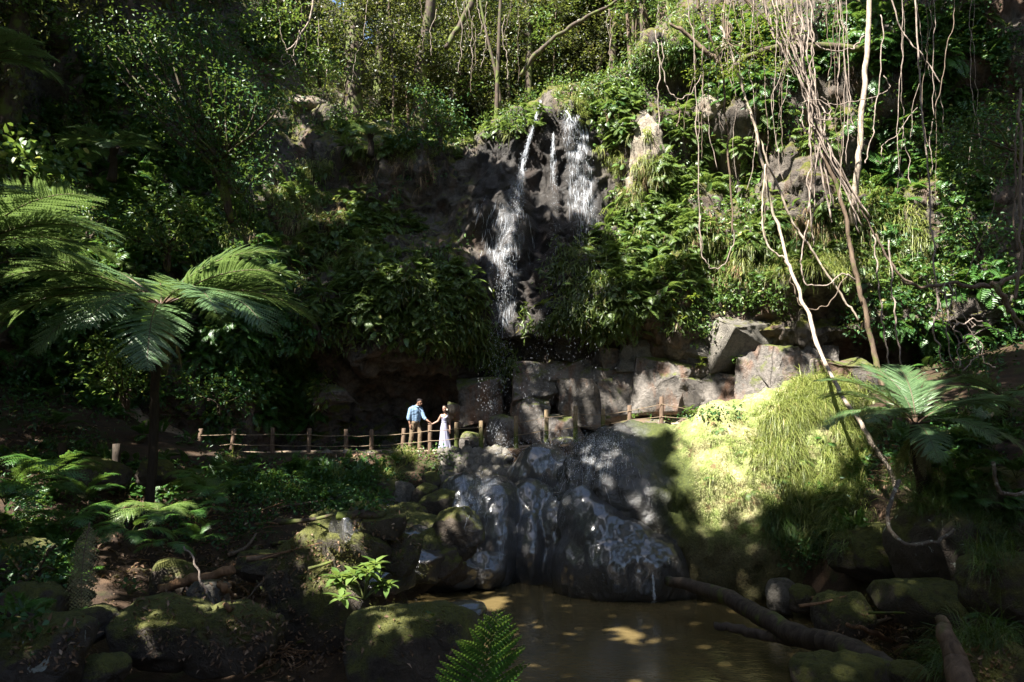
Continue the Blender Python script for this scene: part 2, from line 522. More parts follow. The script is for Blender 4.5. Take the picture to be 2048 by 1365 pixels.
# a few deliberate features: rib of rock left of the fall, niche right of the notch, ledges
px, py, fw = proj(P)
def blob(cx, cy, rx, ry):
    return np.exp(-(((px - cx) / rx) ** 2 + ((py - cy) / ry) ** 2))
inview = (P[:, 1] > 3)
disp += inview * (-1.6 * blob(1345, 175, 60, 45) + 1.1 * blob(1330, 100, 80, 35) + .9 * blob(1440, 225, 55, 32) - 1.1 * blob(1450, 330, 70, 60)
                  + .8 * blob(1290, 330, 45, 90) + .9 * blob(1240, 620, 130, 60) - .9 * blob(1190, 690, 120, 40) - 1.2 * blob(1650, 625, 75, 35) + .7 * blob(1640, 560, 110, 30)
                  + .8 * blob(560, 370, 26, 50) + .7 * blob(880, 600, 130, 70) + .7 * blob(1010, 480, 60, 120) - .6 * blob(1075, 420, 22, 120) + .6 * blob(1155, 380, 40, 140)
                  - 1.0 * blob(650, 330, 60, 35) + .7 * blob(1740, 420, 90, 50) + .6 * blob(1480, 480, 80, 50) - .8 * blob(1590, 490, 40, 40) - .7 * blob(920, 150, 120, 60) + .8 * blob(640, 205, 70, 20))
edge = np.clip((6.3 - np.repeat(w, len(XS))) / .5, .35, 1)
Pd = P + Nn * (disp * edge)[:, None]
nx, nw = len(XS), len(w)
ii = (np.arange(nw - 1)[:, None] * nx + np.arange(nx - 1)).ravel()
me = mk_mesh('cliff', Pd, [np.stack([ii, ii + 1, ii + nx + 1, ii + nx], 1)], True, [M['cliff']])
cliff = tag(link('cliff', me), kind='structure')
CLIFF_V = Pd
CLIFF_N = nrm(me)

ALLGEO = []
def bvh_of(me, mw=None):
    V = co(me)
    if mw is not None:
        mw = np.array(mw); V = V @ mw[:3, :3].T + mw[:3, 3]
    me.calc_loop_triangles()
    t = np.empty(len(me.loop_triangles) * 3, np.int32); me.loop_triangles.foreach_get('vertices', t)
    ALLGEO.append((V, t.reshape(-1, 3)))
    return BVHTree.FromPolygons(V.tolist(), t.reshape(-1, 3).tolist())

# ------------------------------------------------------------------ ground sheet
def path_z(x):
    return itp(x, [-20, -9, -4, -1, 2, 4, 6, 8], [-.9, -.78, -.72, -.70, -.45, -.05, .25, .3])

def ground_z(X, Y):
    left = -3.55 + .178 * (Y - 9) + .20 * np.clip(-X - 4.5, 0, 30) + .10 * np.clip(-X - 9, 0, 30)
    right = -3.9 + .17 * (Y - 9) + .58 * np.clip(X - 5.6, 0, 4.5) + .3 * np.clip(X - 10.1, 0, 30)
    s = np.clip((X - 1.5) / 4, 0, 1); s = s * s * (3 - 2 * s)
    z = left * (1 - s) + right * s
    e = np.sqrt(((X - 3.0) / np.where(X < 3, 3.7, 4.1)) ** 2 + ((Y - 13.4) / 6.4) ** 2)
    b = np.clip((e - .78) / .45, 0, 1); b = b * b * (3 - 2 * b)
    z = z * b + (-4.75) * (1 - b)
    gl = np.clip(1.25 - np.sqrt(((X + .1) / 2.9) ** 2 + ((Y - 19.4) / 2.7) ** 2), 0, .45) / .45
    z = z * (1 - gl) + np.minimum(z, -4.4) * gl
    g2 = np.clip(1.35 - np.sqrt(((X + 1.2) / 2.7) ** 2 + ((Y - 16.2) / 4.0) ** 2), 0, .5) / .5
    z = z * (1 - g2) + np.minimum(z, -3.8 - .65 * np.clip((X + 2.7) / .7, 0, 1)) * g2
    p = np.array([X, Y, X * 0]).T
    z = z + fbm(p * .5, 3, 21) * .28 * b + fbm(p * 2.2, 3, 22) * .09
    pz = path_z(X)
    k = np.clip((Y - 21.4) / 1.4, 0, 1); k = k * k * (3 - 2 * k) * np.clip((13 + X) / 3, 0, 1) * np.clip((9 - X) / 2, 0, 1)
    z = z * (1 - k) + (pz + fbm(p * 2, 2, 23) * .03) * k
    z = z + .55 * np.clip(-6 - Y, 0, 60)
    # keep clear of the lens
    lim = -.42 * np.maximum(np.hypot(X * .8, Y), .1) - .15
    near = np.clip((7.5 - np.hypot(X, Y)) / 3.0, 0, 1)
    return z * (1 - near) + np.minimum(z, np.maximum(lim, -3.7)) * near

gx = np.concatenate([np.linspace(-60, -18, 40)[:-1], np.linspace(-18, 18, 330), np.linspace(18, 60, 40)[1:]])
gy = np.concatenate([np.linspace(-60, 4, 60)[:-1], np.linspace(4, 28, 240), np.linspace(28, 34, 8)[1:]])
GX, GY = np.meshgrid(gx, gy)
GZ = ground_z(GX.ravel(), GY.ravel())
nx2 = len(gx)
ii = (np.arange(len(gy) - 1)[:, None] * nx2 + np.arange(nx2 - 1)).ravel()
t = NT('forest_floor')
p = t.pos()
n1 = t.noise(p, 3, 6, .65); n2 = t.noise(p, 26, 5, .7)
col = t.ramp(n1, [(.3, (.014, .009, .006)), (.55, (.042, .025, .014)), (.75, (.085, .052, .03))])
col = t.mix(t.ramp(t.noise(p, 1.3, 5, .6), [(.52, 0), (.62, .8)]), col, (.03, .038, .009))
M['soil'] = t.done(t.bsdf(col, .9, .25, t.bump(n2, .9, .05)))
me = mk_mesh('ground', np.stack([GX.ravel(), GY.ravel(), GZ], 1), [np.stack([ii, ii + 1, ii + nx2 + 1, ii + nx2], 1)], True, [M['soil']])
ground = tag(link('ground', me), kind='structure')

# footpath: a worn sheet along the foot of the cliff
xs = np.linspace(-15, 8.5, 160); ys = np.linspace(-1, 1, 14)
V = []
for x in xs:
    cy = 24.55 + .25 * math.sin(x * .5) - .03 * max(0, -x - 6) ** 2
    for y in ys:
        V.append((x, cy + y * (.62 + .1 * math.sin(x * 2.1)), 0))
V = np.array(V)
V[:, 2] = ground_z(V[:, 0], V[:, 1]) + .03 - .045 * np.abs(np.tile(ys, len(xs))) ** 3 + fbm(V * 3, 3, 31) * .012
ii = (np.arange(len(xs) - 1)[:, None] * 14 + np.arange(13)).ravel()
t = NT('path_dirt')
n1 = t.noise(t.pos(), 9, 6, .7)
M['path'] = t.done(t.bsdf(t.ramp(n1, [(.3, (.15, .105, .07)), (.7, (.36, .28, .2))]), .9, .2, t.bump(n1, .6, .03)))
me = mk_mesh('path', V, [np.stack([ii, ii + 14, ii + 15, ii + 1], 1)], True, [M['path']])
tag(link('path', me), kind='structure')

# pool
WZ = -4.02
xs = np.linspace(-3.5, 9, 90); ys = np.linspace(3.5, 21.5, 110)
GX2, GY2 = np.meshgrid(xs, ys)
t = NT('muddy_water')
p = t.pos((1, 1.6, 1))
n1 = t.noise(p, 3.2, 3, .6, 1.2); n2 = t.noise(p, 15, 2, .5)
g = t.n('ShaderNodeTexWave', wave_type='RINGS', rings_direction='SPHERICAL')
col = t.ramp(t.noise(t.pos(), .35, 4, .6), [(.35, (.062, .046, .019)), (.65, (.11, .08, .034))])
M['water'] = t.done(t.bsdf(col, .08, .5, t.bump(t.math('ADD', n1, t.math('MULTIPLY', n2, .3)), .22, .04), IOR=1.33))
ii = (np.arange(len(ys) - 1)[:, None] * len(xs) + np.arange(len(xs) - 1)).ravel()
me = mk_mesh('pool_water', np.stack([GX2.ravel(), GY2.ravel(), GX2.ravel() * 0 + WZ], 1), [np.stack([ii, ii + 1, ii + len(xs) + 1, ii + len(xs)], 1)], True, [M['water']])
tag(link('pool_water', me), kind='structure')

B_CLIFF = bvh_of(cliff.data); B_GROUND = bvh_of(ground.data)
EXTRA = []
def hit(px, py, extra=True):
    """first terrain (or big rock) surface seen at a pixel"""
    d = ray(px, py).normalized()
    best = None
    for B in [B_CLIFF, B_GROUND] + (EXTRA if extra else []):
        h = B.ray_cast(Vector((0, 0, 0)), d, 200)
        if h[0] is not None and (best is None or h[3] < best[2]):
            best = (h[0], h[1], h[3])
    if best is None:
        return at(px, py, 30), Vector((0, -1, 0))
    n = best[1]
    if n.dot(d) > 0: n = -n
    return best[0], n
def gz(x, y):
    return float(ground_z(np.array([float(x)]), np.array([float(y)]))[0])

# ------------------------------------------------------------------ label helper: tells look-alikes apart by what they stand next to
LM = [(330, 620, 'the big tree fern crown'), (290, 880, 'the dark tree fern trunk'), (1010, 560, 'the falling water'), (1150, 300, 'the veil of the upper fall'), (1050, 250, 'the lip of the waterfall'),
      (835, 850, 'the man in the blue shirt'), (890, 850, 'the woman in the long dress'), (545, 880, 'the rope fence'), (1259, 830, 'the sunlit fence posts'), (1090, 920, 'the dark splash boulder'),
      (1260, 1060, 'the wet black boulder'), (1460, 930, 'the sunlit mossy mound'), (1640, 770, 'the grassy mound top'), (1800, 770, 'the right-hand tree fern'), (1610, 180, 'the bundle of vines'),
      (1725, 200, 'the pale straight trunk'), (660, 220, 'the sunlit rock ledge'), (1340, 160, 'the dark niche above the cliff'), (1650, 610, 'the brown overhang'), (650, 1160, 'the big mossy boulder'),
      (1580, 1240, 'the fallen log'), (1900, 1290, 'the broken stump'), (1880, 1060, 'the lichen-spotted boulder'), (980, 1300, 'the foreground fern frond'), (760, 820, 'the black cave'),
      (420, 180, 'the glossy laurel'), (100, 420, 'the sunlit fern at the frame edge'), (1230, 1260, 'the muddy pool'), (950, 930, 'the dry stone bank'), (730, 660, 'the bright fern on the cliff'),
      (180, 1130, 'the withered frond'), (60, 1300, 'the white-marked boulder'), (960, 1070, 'the left cascade ledge'), (1480, 730, 'the square blocks under the cliff'), (880, 600, 'the hanging greenery'),
      (1290, 520, 'the ferns right of the fall'), (1320, 300, 'the bright bare rock'), (1950, 270, 'the dark leafy bough'), (440, 1290, 'the undercut rock')]
USED = set()
def where(px, py, base):
    c = sorted(LM, key=lambda m: (m[0] - px) ** 2 + (m[1] - py) ** 2)
    for ext in ('', 'just ', 'further '):
        for m in c[:7]:
            dx, dy = px - m[0], py - m[1]
            if ext == 'just ' : dirs = ['up and left of', 'down and left of', 'up and right of', 'down and right of']
            if abs(dx) + abs(dy) < 25: rel = 'at'
            elif ext == '': rel = ('left of' if dx < 0 else 'right of') if abs(dx) > abs(dy) else ('above' if dy < 0 else 'below')
            elif ext == 'just ': rel = ('up' if dy < 0 else 'down') + ' and ' + ('left' if dx < 0 else 'right') + ' of'
            else: rel = 'well ' + (('left of' if dx < 0 else 'right of') if abs(dx) > abs(dy) else ('above' if dy < 0 else 'below'))
            s = base + ' ' + rel + ' ' + m[2]
            if s not in USED and len(s.split()) <= 16:
                USED.add(s); return s
    return base

# ------------------------------------------------------------------ rocks
def rock_mesh(seed, rad, sub=5, facet=.6, rough=.10, planes=9, fscale=1.0):
    r = np.random.default_rng(seed)
    V, Fc = ico(sub)
    if facet > 0:
        nn = unit(r.normal(size=(planes, 3))); nn = np.vstack([nn, np.eye(3) + r.normal(size=(3, 3)) * .15, -np.eye(3) + r.normal(size=(3, 3)) * .15]); nn = unit(nn)
        dd = r.uniform(.72, 1.0, len(nn))
        c = V @ nn.T
        rr = np.where(c > .05, dd / np.maximum(c, .05), 9).min(1)
        V2 = V * np.minimum(rr, 1.35 if facet < .9 else 1.8)[:, None] * (1 if facet < .9 else .9)
        V = V * (1 - facet) + V2 * facet
    rad = np.asarray(rad, float)
    W = V * rad
    o = r.uniform(0, 50, 3)
    m = float(np.mean(rad))
    n = unit(V / rad)
    W = W + n * (m * (fbm(W * (1.1 / m) * fscale + o, 4, seed) * rough * 2.0 + ridged(W * (2.4 / m) * fscale + o, 3, seed + 5) * rough * .35 + fbm(W * 5 / m + o, 3, seed + 2) * rough * .3))[:, None]
    return W, Fc

def block_mesh(seed, rad, cuts=3):
    import bmesh
    r = np.random.default_rng(seed)
    bm = bmesh.new()
    for sx in (-1, 1):
        for sy in (-1, 1):
            for sz in (-1, 1):
                p = np.array([sx, sy, sz]) * r.uniform(.35, 1.1, 3)
                bm.verts.new(p * rad)
    for _ in range(5):
        p = r.normal(size=3); p = p / np.abs(p).max() * r.uniform(.9, 1.1)
        bm.verts.new(p * np.array([.8, .8, .8]) * rad)
    res = bmesh.ops.convex_hull(bm, input=bm.verts)
    bmesh.ops.delete(bm, geom=[g for g in res['geom_interior'] if isinstance(g, bmesh.types.BMVert)], context='VERTS')
    bmesh.ops.dissolve_limit(bm, angle_limit=.16, verts=bm.verts, edges=bm.edges)
    bmesh.ops.bevel(bm, geom=bm.edges[:], offset=.03 * float(np.mean(rad)), segments=2, profile=.6, affect='EDGES')
    bmesh.ops.triangulate(bm, faces=bm.faces)
    for _ in range(cuts):
        long_ = [e for e in bm.edges if e.calc_length() > .07]
        if long_:
            bmesh.ops.subdivide_edges(bm, edges=long_, cuts=1)
            bmesh.ops.triangulate(bm, faces=bm.faces)
    bm.verts.index_update(); bm.normal_update()
    V = np.array([v.co[:] for v in bm.verts]); N = np.array([v.normal[:] for v in bm.verts]); Fc = np.array([[v.index for v in f.verts] for f in bm.faces])
    bm.free()
    o = r.uniform(0, 50, 3)
    V = V + N * (fbm(V * 1.3 + o, 3, seed) * .07 + terrace(fbm(V * np.array([1.5, 1.5, 3.5]) + o, 3, seed + 1), 4) * .10 + fbm(V * 7 + o, 3, seed + 2) * .022)[:, None]
    return V, Fc

def rock(name, label, seed, px, py, D, rad, mat, rotz=None, sub=5, facet=.6, rough=.10, group=None, tilt=0, extra=False, cat='boulder', loc=None, planes=9):
    W, Fc = block_mesh(seed, np.asarray(rad, float)) if facet >= .9 else rock_mesh(seed, rad, sub, facet, rough, planes)
    rz = R.uniform(0, 6) if rotz is None else rotz
    m = np.array(Euler((tilt, R.uniform(-.2, .2) if rotz is None else 0, rz)).to_matrix())
    W = W @ m.T
    me = mk_mesh(name, W, [Fc], True, [M[mat]])
    o = link(name, me, loc=at(px, py, D) if loc is None else loc)
    tag(o, label, cat, group)
    if extra:
        EXTRA.append(bvh_of(me, o.matrix_basis))
    return o
# ------------------------------------------------------------------ the mossy mound and the wet cascade rocks
def blobby(name, ells, voxel, mat, disp, smooth_it=6):
    mb = MB()
    for e in ells:
        if len(e) == 3:
            V, Fc = block_mesh(e[2], np.array(e[1]) * 1.15, 0); mb.add(V + np.array(e[0]), [Fc])
        else:
            V, f = ell(e[0], e[1], 3); mb.add(V, f)
    me = remesh(np.concatenate(mb.V), mb.F, voxel, smooth_it, name)
    V = co(me); n = nrm(me)
    setco(me, V + n * disp(V, n)[:, None])
    me.materials.append(mat)
    return me

t = NT('moss_mound')
p = t.pos(); g = t.geo
sp = t.n('ShaderNodeSeparateXYZ'); t.l(p, sp.inputs[0])
n1 = t.noise(p, 2.3, 6, .65); n2 = t.noise(p, 18, 5, .7); n3 = t.noise(p, 1.1, 5, .6, .6)
dry = t.ramp(n2, [(.3, (.09, .075, .03)), (.55, (.27, .25, .12)), (.75, (.46, .43, .27))])
green = t.ramp(n2, [(.3, (.05, .07, .012)), (.7, (.18, .22, .06))])
col = t.mix(t.ramp(n1, [(.38, 0), (.56, 1)]), dry, green)
col = t.mix(t.ramp(t.noise(p, 3.6, 6, .7), [(.56, 0), (.63, .85)]), col, (.11, .062, .03))
# permanently wet flank where the cascade runs, dark green algae at its border
xx = t.math('ADD', sp.outputs[0], t.math('MULTIPLY', t.math('SUBTRACT', n3, .5), 1.5))
xx = t.math('ADD', xx, t.math('MULTIPLY', sp.outputs[2], .12))
alg = t.ramp(xx, [(0, 0)]) if False else t.math('MULTIPLY', t.math('SUBTRACT', 4.75, xx), 2.2, clamp=True)
col = t.mix(alg, col, t.ramp(n2, [(.3, (.016, .024, .005)), (.7, (.06, .07, .012))]))
wet = t.math('MULTIPLY', t.math('SUBTRACT', 3.9, xx), 1.8, clamp=True)
col = t.mix(wet, col, t.ramp(t.noise(p, 5, 5, .6), [(.35, (.008, .008, .008)), (.7, (.030, .027, .024))]))
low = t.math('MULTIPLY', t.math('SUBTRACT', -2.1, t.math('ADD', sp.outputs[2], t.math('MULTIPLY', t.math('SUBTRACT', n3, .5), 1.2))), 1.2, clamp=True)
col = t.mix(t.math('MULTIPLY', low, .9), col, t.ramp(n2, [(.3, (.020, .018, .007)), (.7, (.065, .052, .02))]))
flow = t.noise(t.pos((3.2, 3.2, 1.1)), 3.0, 5, .62, .7)
rough = t.math('SUBTRACT', .92, t.math('MULTIPLY', wet, .66))
nb = t.bump(n2, .8, .05)
nb = t.bump(flow, t_strength := .5, .09, nb)
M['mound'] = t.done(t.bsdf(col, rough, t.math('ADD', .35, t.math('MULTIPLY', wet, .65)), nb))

def d_mound(V, n):
    return fbm(V * .8, 4, 61) * .30 + ridged(V * np.array([1.6, 1.6, .8]), 4, 62) * .10 + fbm(V * 4, 3, 63) * .09 + fbm(V * 11, 2, 64) * .018
E_MOUND = [((3.4, 20.3, -2.45), (2.3, 2.7, 2.55)), ((2.7, 20.4, -2.2), (1.1, 1.6, 2.25)), ((4.4, 20.2, -1.9), (1.7, 2.3, 2.05)), ((6.2, 19.6, -2.0), (2.6, 2.4, 2.75)), ((8.2, 19.6, -.9), (1.75, 1.8, 2.35)),
           ((7.3, 19.2, -1.6), (1.8, 1.9, 2.6)), ((7.0, 18.4, -3.2), (2.6, 2.0, 2.0)), ((5.2, 18.9, -3.4), (1.9, 1.9, 1.6)), ((9.0, 18.9, -2.4), (1.5, 1.6, 2.0))]
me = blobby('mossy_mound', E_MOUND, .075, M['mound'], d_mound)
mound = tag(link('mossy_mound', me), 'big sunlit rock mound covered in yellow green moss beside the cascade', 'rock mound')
EXTRA.append(bvh_of(me)); B_MOUND = EXTRA[-1]
MV, MN = co(me), nrm(me)

def wetmat(name, c1, c2, bs=.9, rough=(.10, .34), sc=1.0):
    t = NT(name)
    p = t.pos((1, 1, .42))
    n1 = t.noise(p, 2.2 * sc, 6, .62, .5); n2 = t.noise(p, 13 * sc, 6, .7, .25); n3 = t.noise(t.pos((1, 1, .6)), 40 * sc, 4, .65)
    col = t.ramp(n1, [(.35, c1), (.68, c2)])
    st = t.noise(t.pos((1, 1, .3)), 1.6, 4, .6)
    col = t.mix(t.ramp(st, [(.6, 0), (.72, .7)]), col, (.06, .028, .012))
    ro = t.ramp(n1, [(.3, rough[0]), (.7, rough[1])])
    nb = t.bump(n2, bs, .085)
    nb = t.bump(n3, .9, .05, nb)
    return t.done(t.bsdf(col, ro, 1.0, nb, **{'Coat Weight': 1.0, 'Coat Roughness': .17, 'Coat IOR': 1.65}))
M['wet'] = wetmat('wet_black_rock', (.007, .007, .007), (.026, .022, .020), bs=1.0, rough=(.26, .42))
M['wet2'] = wetmat('wet_brown_rock', (.006, .006, .006), (.024, .020, .018), rough=(.28, .48))

def d_wet(V, n):
    q = V * np.array([1, 1, .7]) + fbm(V * .6, 2, 75)[:, None] * .4
    return fbm(V * .8, 3, 71) * .12 + ridged(q * np.array([1.1, 1.1, .45]), 2, 76) * .05 + ridged(q * np.array([4.5, 4.5, 1.5]), 3, 77) * .030 + fbm(V * 9, 3, 73) * .014
me = blobby('wet_boulder', [((1.95, 18.7, -2.25), (.75, .95, .80)), ((2.25, 18.45, -2.7), (.95, 1.1, 1.05)), ((2.75, 18.3, -2.95), (1.1, 1.1, .95)), ((2.6, 18.1, -3.4), (1.35, 1.15, 1.1)), ((3.3, 18.0, -3.45), (1.15, 1.1, .95)), ((4.0, 18.1, -3.75), (.95, .9, .75)), ((1.85, 18.2, -3.5), (.85, .95, 1.0))], .045, M['wet'], d_wet, 22)
tag(link('wet_boulder', me), 'largest shiny wet black boulder at the back of the pool, water running over it', 'boulder')
EXTRA.append(bvh_of(me)); B_WET = EXTRA[-1]
me = blobby('cascade_ledge', [((-1.35, 20.3, -2.55), (.95, 1.1, 1.25)), ((-1.5, 19.9, -3.2), (.75, .9, 1.2)), ((-.45, 20.3, -2.65), (.9, 1.2, 1.3)), ((-.35, 19.7, -3.3), (.62, .9, 1.2)), ((.6, 20.5, -2.7), (1.0, 1.1, 1.3)), ((.55, 19.7, -3.4), (.55, .9, 1.2)), ((1.25, 19.9, -3.2), (.75, 1.0, 1.45)), ((1.35, 19.2, -3.7), (.55, .8, .9)), ((-.8, 19.3, -3.8), (.8, .7, .6))], .045, M['wet2'], d_wet, 12)
tag(link('cascade_ledge', me), 'broad wet rock ledge stepping down left of the black boulder', 'rock ledge')
EXTRA.append(bvh_of(me)); B_LEDGE = EXTRA[-1]
me = blobby('splash_boulder', [((.95, 21.6, -1.3), (.85, .8, .92)), ((1.6, 21.3, -1.5), (.65, .7, .75)), ((.45, 21.5, -1.5), (.55, .6, .65))], .05, M['wet2'], d_wet, 4)
tag(link('splash_boulder', me), 'dark rounded boulder sprayed by the fall on top of the cascade', 'boulder')
EXTRA.append(bvh_of(me)); B_SPL = EXTRA[-1]

# ------------------------------------------------------------------ boulders
rock('boulder', 'big mossy boulder left of the pool, tallest of the near stones', 101, 658, 1168, 11.3, (.96, .85, .96), 'boulder', 0, facet=.45, rough=.10, extra=True)
rock('boulder', 'small lumpy moss covered stone at the left edge of the pool', 102, 815, 1152, 15.2, (.54, .5, .50), 'boulder', 0, facet=.2, rough=.18, extra=True)
rock('boulder', 'dark slab with a mossy top behind the foreground fern frond', 104, 838, 1290, 8.6, (.82, .7, .50), 'boulder', 0, facet=.75, rough=.07, extra=True)
rock('boulder', 'mossy rock leaning over a black hollow, left half of the arch', 105, 335, 1262, 8.6, (.62, .6, .42), 'boulder', 0, facet=.4, rough=.13, tilt=.1, extra=True)
rock('boulder', 'mossy rock sloping down to the right over the black hollow', 106, 462, 1275, 8.7, (.62, .55, .40), 'boulder', .25, facet=.6, rough=.10, extra=True)
rock('boulder', 'dark boulder with white lichen blotches in the bottom left corner', 107, 70, 1318, 7.0, (.50, .5, .36), 'lichen', 0, facet=.4, rough=.13, extra=True)
rock('boulder', 'low mossy stone beside the white blotched boulder', 108, 205, 1342, 7.4, (.26, .3, .17), 'boulder', 0, facet=.4, rough=.12)
rock('boulder', 'pale square mossy stone propping a stick', 109, 418, 1196, 9.8, (.27, .25, .26), 'drystone', .3, facet=.8, rough=.06, extra=True)
rock('boulder', 'mossy stone behind the pale square stone', 110, 345, 1160, 10.6, (.34, .3, .34), 'boulder', .1, facet=.6, rough=.1, extra=True)
rock('boulder', 'smooth dark wet stone at the near left rim of the pool', 111, 930, 1222, 11.4, (.36, .3, .16), 'wet', 0, facet=.2, rough=.05)
rock('boulder', 'flat bluish wet slab left of the cascade foot', 112, 890, 1140, 18.4, (.82, .7, .55), 'wet', .2, facet=.8, rough=.05, extra=True)
rock('boulder', 'round wet dark stone at the cascade foot', 113, 972, 1140, 18.5, (.55, .5, .48), 'wet2', 0, facet=.3, rough=.1, extra=True)
for k, (x, y, D, r, lab) in enumerate([(760, 1088, 15.5, .55, 'dark mossy lump above the small pool stone'), (842, 1066, 17.5, .62, 'dark cracked rock beside the cascade ledge'), (700, 1062, 15.0, .42, 'low mossy rock behind the big mossy boulder'),
                                       (812, 1030, 18.6, .5, 'shaded rock under the dry stone bank'), (655, 1046, 15.0, .36, 'green mossy stone by the dark sticks'), (740, 1030, 17.5, .4, 'half buried dark stone in the gully')]):
    rock('boulder', lab, 120 + k, x, y, D, (r * 1.15, r, r * .8), 'boulder', facet=.4, rough=.16, group='dark stones in the gully')
for k, (x, y, D, r, lab) in enumerate([(775, 985, 20.2, .42, 'squared stone with a dark hollow under the bank'), (808, 992, 20.2, .40, 'yellow mossy upright stone under the bank'), (845, 1000, 20.2, .44, 'brown wet stone touching the cascade ledge'), (735, 1000, 19.6, .4, 'leaf covered stone under the green bank'), (862, 965, 20.8, .3, 'small stone wedged above the brown wet stone')]):
    rock('boulder', lab, 130 + k, x, y, D, (r, r * .9, r * 1.05), 'boulder' if k != 1 else 'drystone', facet=.7, rough=.08, group='stones under the bank')
for k, (x, y, D, r, lab) in enumerate([(205, 950, 14.0, .42, 'dark stone right of the far left post'), (312, 945, 15.5, .38, 'mossy block right of the tree fern trunk'), (60, 1215, 8.5, .36, 'shaded mossy stone under the left ferns'), (165, 1255, 8.3, .3, 'dark stone below the withered frond'), (35, 1130, 11, .5, 'shaded rock behind the silver fern'), (520, 1130, 12.6, .35, 'dark stone among driftwood')]):
    rock('boulder', lab, 140 + k, x, y, D, (r * 1.2, r, r * .8), 'boulder', facet=.6, rough=.12, group='shaded stones on the left bank')
# right side
rock('boulder', 'rounded mossy stone behind the fallen log', 150, 1690, 1236, 12.3, (.50, .45, .42), 'boulder', 0, facet=.35, rough=.12, extra=True)
rock('boulder', 'large dark boulder with a white lichen patch under overhanging grass', 151, 1905, 1090, 13.0, (1.05, .9, .85), 'lichen', .2, facet=.6, rough=.08, extra=True)
rock('boulder', 'dark flat rock below the lichen patched boulder', 152, 1870, 1205, 12.0, (.85, .8, .36), 'boulder', 0, facet=.6, rough=.1, extra=True)
rock('boulder', 'mossy boulder cut by the right edge of the frame', 153, 2010, 1180, 10.0, (.62, .6, .55), 'boulder', .4, facet=.6, rough=.1, extra=True)
rock('boulder', 'brown mossy dome in the bottom right corner', 154, 1990, 1355, 7.6, (.52, .5, .34), 'boulder', 0, facet=.2, rough=.1, extra=True)
rock('boulder', 'low dark stone under the near end of the log', 155, 1690, 1350, 9.2, (.58, .5, .26), 'boulder', .2, facet=.4, rough=.12)
rock('boulder', 'sunlit stone at the foot of the mossy mound', 156, 1562, 1192, 15.8, (.36, .3, .40), 'drystone', .2, facet=.5, rough=.1, extra=True)
rock('boulder', 'small stone tucked between mound foot and log', 157, 1605, 1200, 15.6, (.34, .3, .32), 'boulder', .6, facet=.5, rough=.1)
rock('boulder', 'dark round stone in the bottom right beside the stump', 158, 1815, 1350, 8.4, (.24, .2, .16), 'boulder', .4, facet=.3, rough=.1)
rock('boulder', 'dark boulder in deep shade between mound and lichen boulder', 159, 1745, 1110, 14.6, (.85, .8, .6), 'boulder', .4, facet=.6, rough=.1, extra=True)
rock('boulder', 'shaded block above the lichen patched boulder, hung with grass', 160, 1960, 985, 13.5, (.9, .8, .5), 'boulder', .3, facet=.6, rough=.1, extra=True)
# fallen blocks at the foot of the cliff
BL = [(1390, 690, 25.6, (1.15, .9, .95), 'tall grey cliff slab streaked with drips above the flat ledge stone', .95), (1490, 688, 25.0, (1.1, .9, 1.0), 'light grey slab with dark drip stains under the hanging grass', .95), (1250, 735, 26.0, (1.0, .9, .9), 'dark slab filling the gap behind the pitted block', .95),
      (1340, 745, 25.7, (.9, .8, .7), 'fractured slab wedged between big sunlit block and square ledge', .95), (1150, 745, 26.2, (1.1, .8, .8), 'shaded slab behind the falling drops', .95), (1590, 730, 23.8, (.9, .8, .9), 'brownish slab between pale block and overhang', .95), (1420, 850, 24.6, (1.0, .5, .3), 'low broad footing stone behind the mound crest', .95),
      (1005, 868, 24.2, (.62, .5, .62), 'rounded grey green boulder at the foot of the falling water', .25), (945, 890, 23.9, (.45, .4, .40), 'low stone between the woman and the falling water', .4),
      (1065, 838, 25.2, (.6, .5, .75), 'pale sunlit block behind the first fence posts right of the water', .85), (1118, 862, 24.9, (.62, .5, .50), 'yellow green sloping stone in front of the pale block', .7),
      (1165, 818, 25.4, (.72, .6, .85), 'rust streaked upright block with green stain', .8), (1235, 800, 25.3, (.62, .6, .95), 'dark pitted block left of the big sunlit block', .8),
      (1315, 788, 25.0, (.78, .7, 1.05), 'big sunlit block with a rusty right edge behind the bright posts', .9), (1392, 800, 24.8, (.58, .5, .72), 'orange squat block under the square ledge', .85),
      (1448, 790, 24.5, (.60, .5, .80), 'grey square block right of the orange block', .9), (1528, 775, 24.0, (.72, .6, 1.15), 'tall pale block with vertical green stain beside the grassy mound', .85),
      (1080, 775, 25.9, (.85, .6, .70), 'dark wet slab above the pale block', .7), (1290, 712, 25.6, (.8, .6, .6), 'shaded wedge of rock above the big sunlit block', .9), (1205, 755, 25.7, (.4, .4, .42), 'small tan stone lodged in a cleft', .5),
      (1690, 770, 21.8, (.75, .7, .72), 'brown block under the overhang behind the right fern', .85), (1395, 735, 25.0, (.7, .5, .42), 'flat ledge stone above the orange block', .85), (1290, 852, 24.0, (.85, .5, .16), 'low pale slab at the foot of the bright posts', .6),
      (672, 788, 25.4, (.55, .6, .28), 'grey slab tip poking out of the black cave', .8), (904, 826, 25.2, (.22, .2, .32), 'pale triangular stone behind the woman', .9), (1130, 888, 23.6, (.5, .4, .22), 'low wet stone on the path edge', .4), (960, 800, 26.3, (.7, .6, .75), 'reddish wet slab of rock left of the falling water', .95)]
for k, (x, y, D, r, lab, fc) in enumerate(BL):
    rock('fallen_block' if fc > .6 else 'boulder', lab, 200 + k, x, y, D + (.35 if fc > .6 else .1), tuple(np.array(r) * ((1.42, 1.2, 1.25) if fc > .6 else (1.1, 1.1, 1.1))), 'block' if k not in (0, 1, 18) else 'drystone', R.uniform(-.3, .3), facet=1.0 if fc > .6 else fc, rough=.04, cat='rock', extra=True, planes=6, tilt=R.uniform(-.3, .3) * (1.6 if fc > .6 else 1))

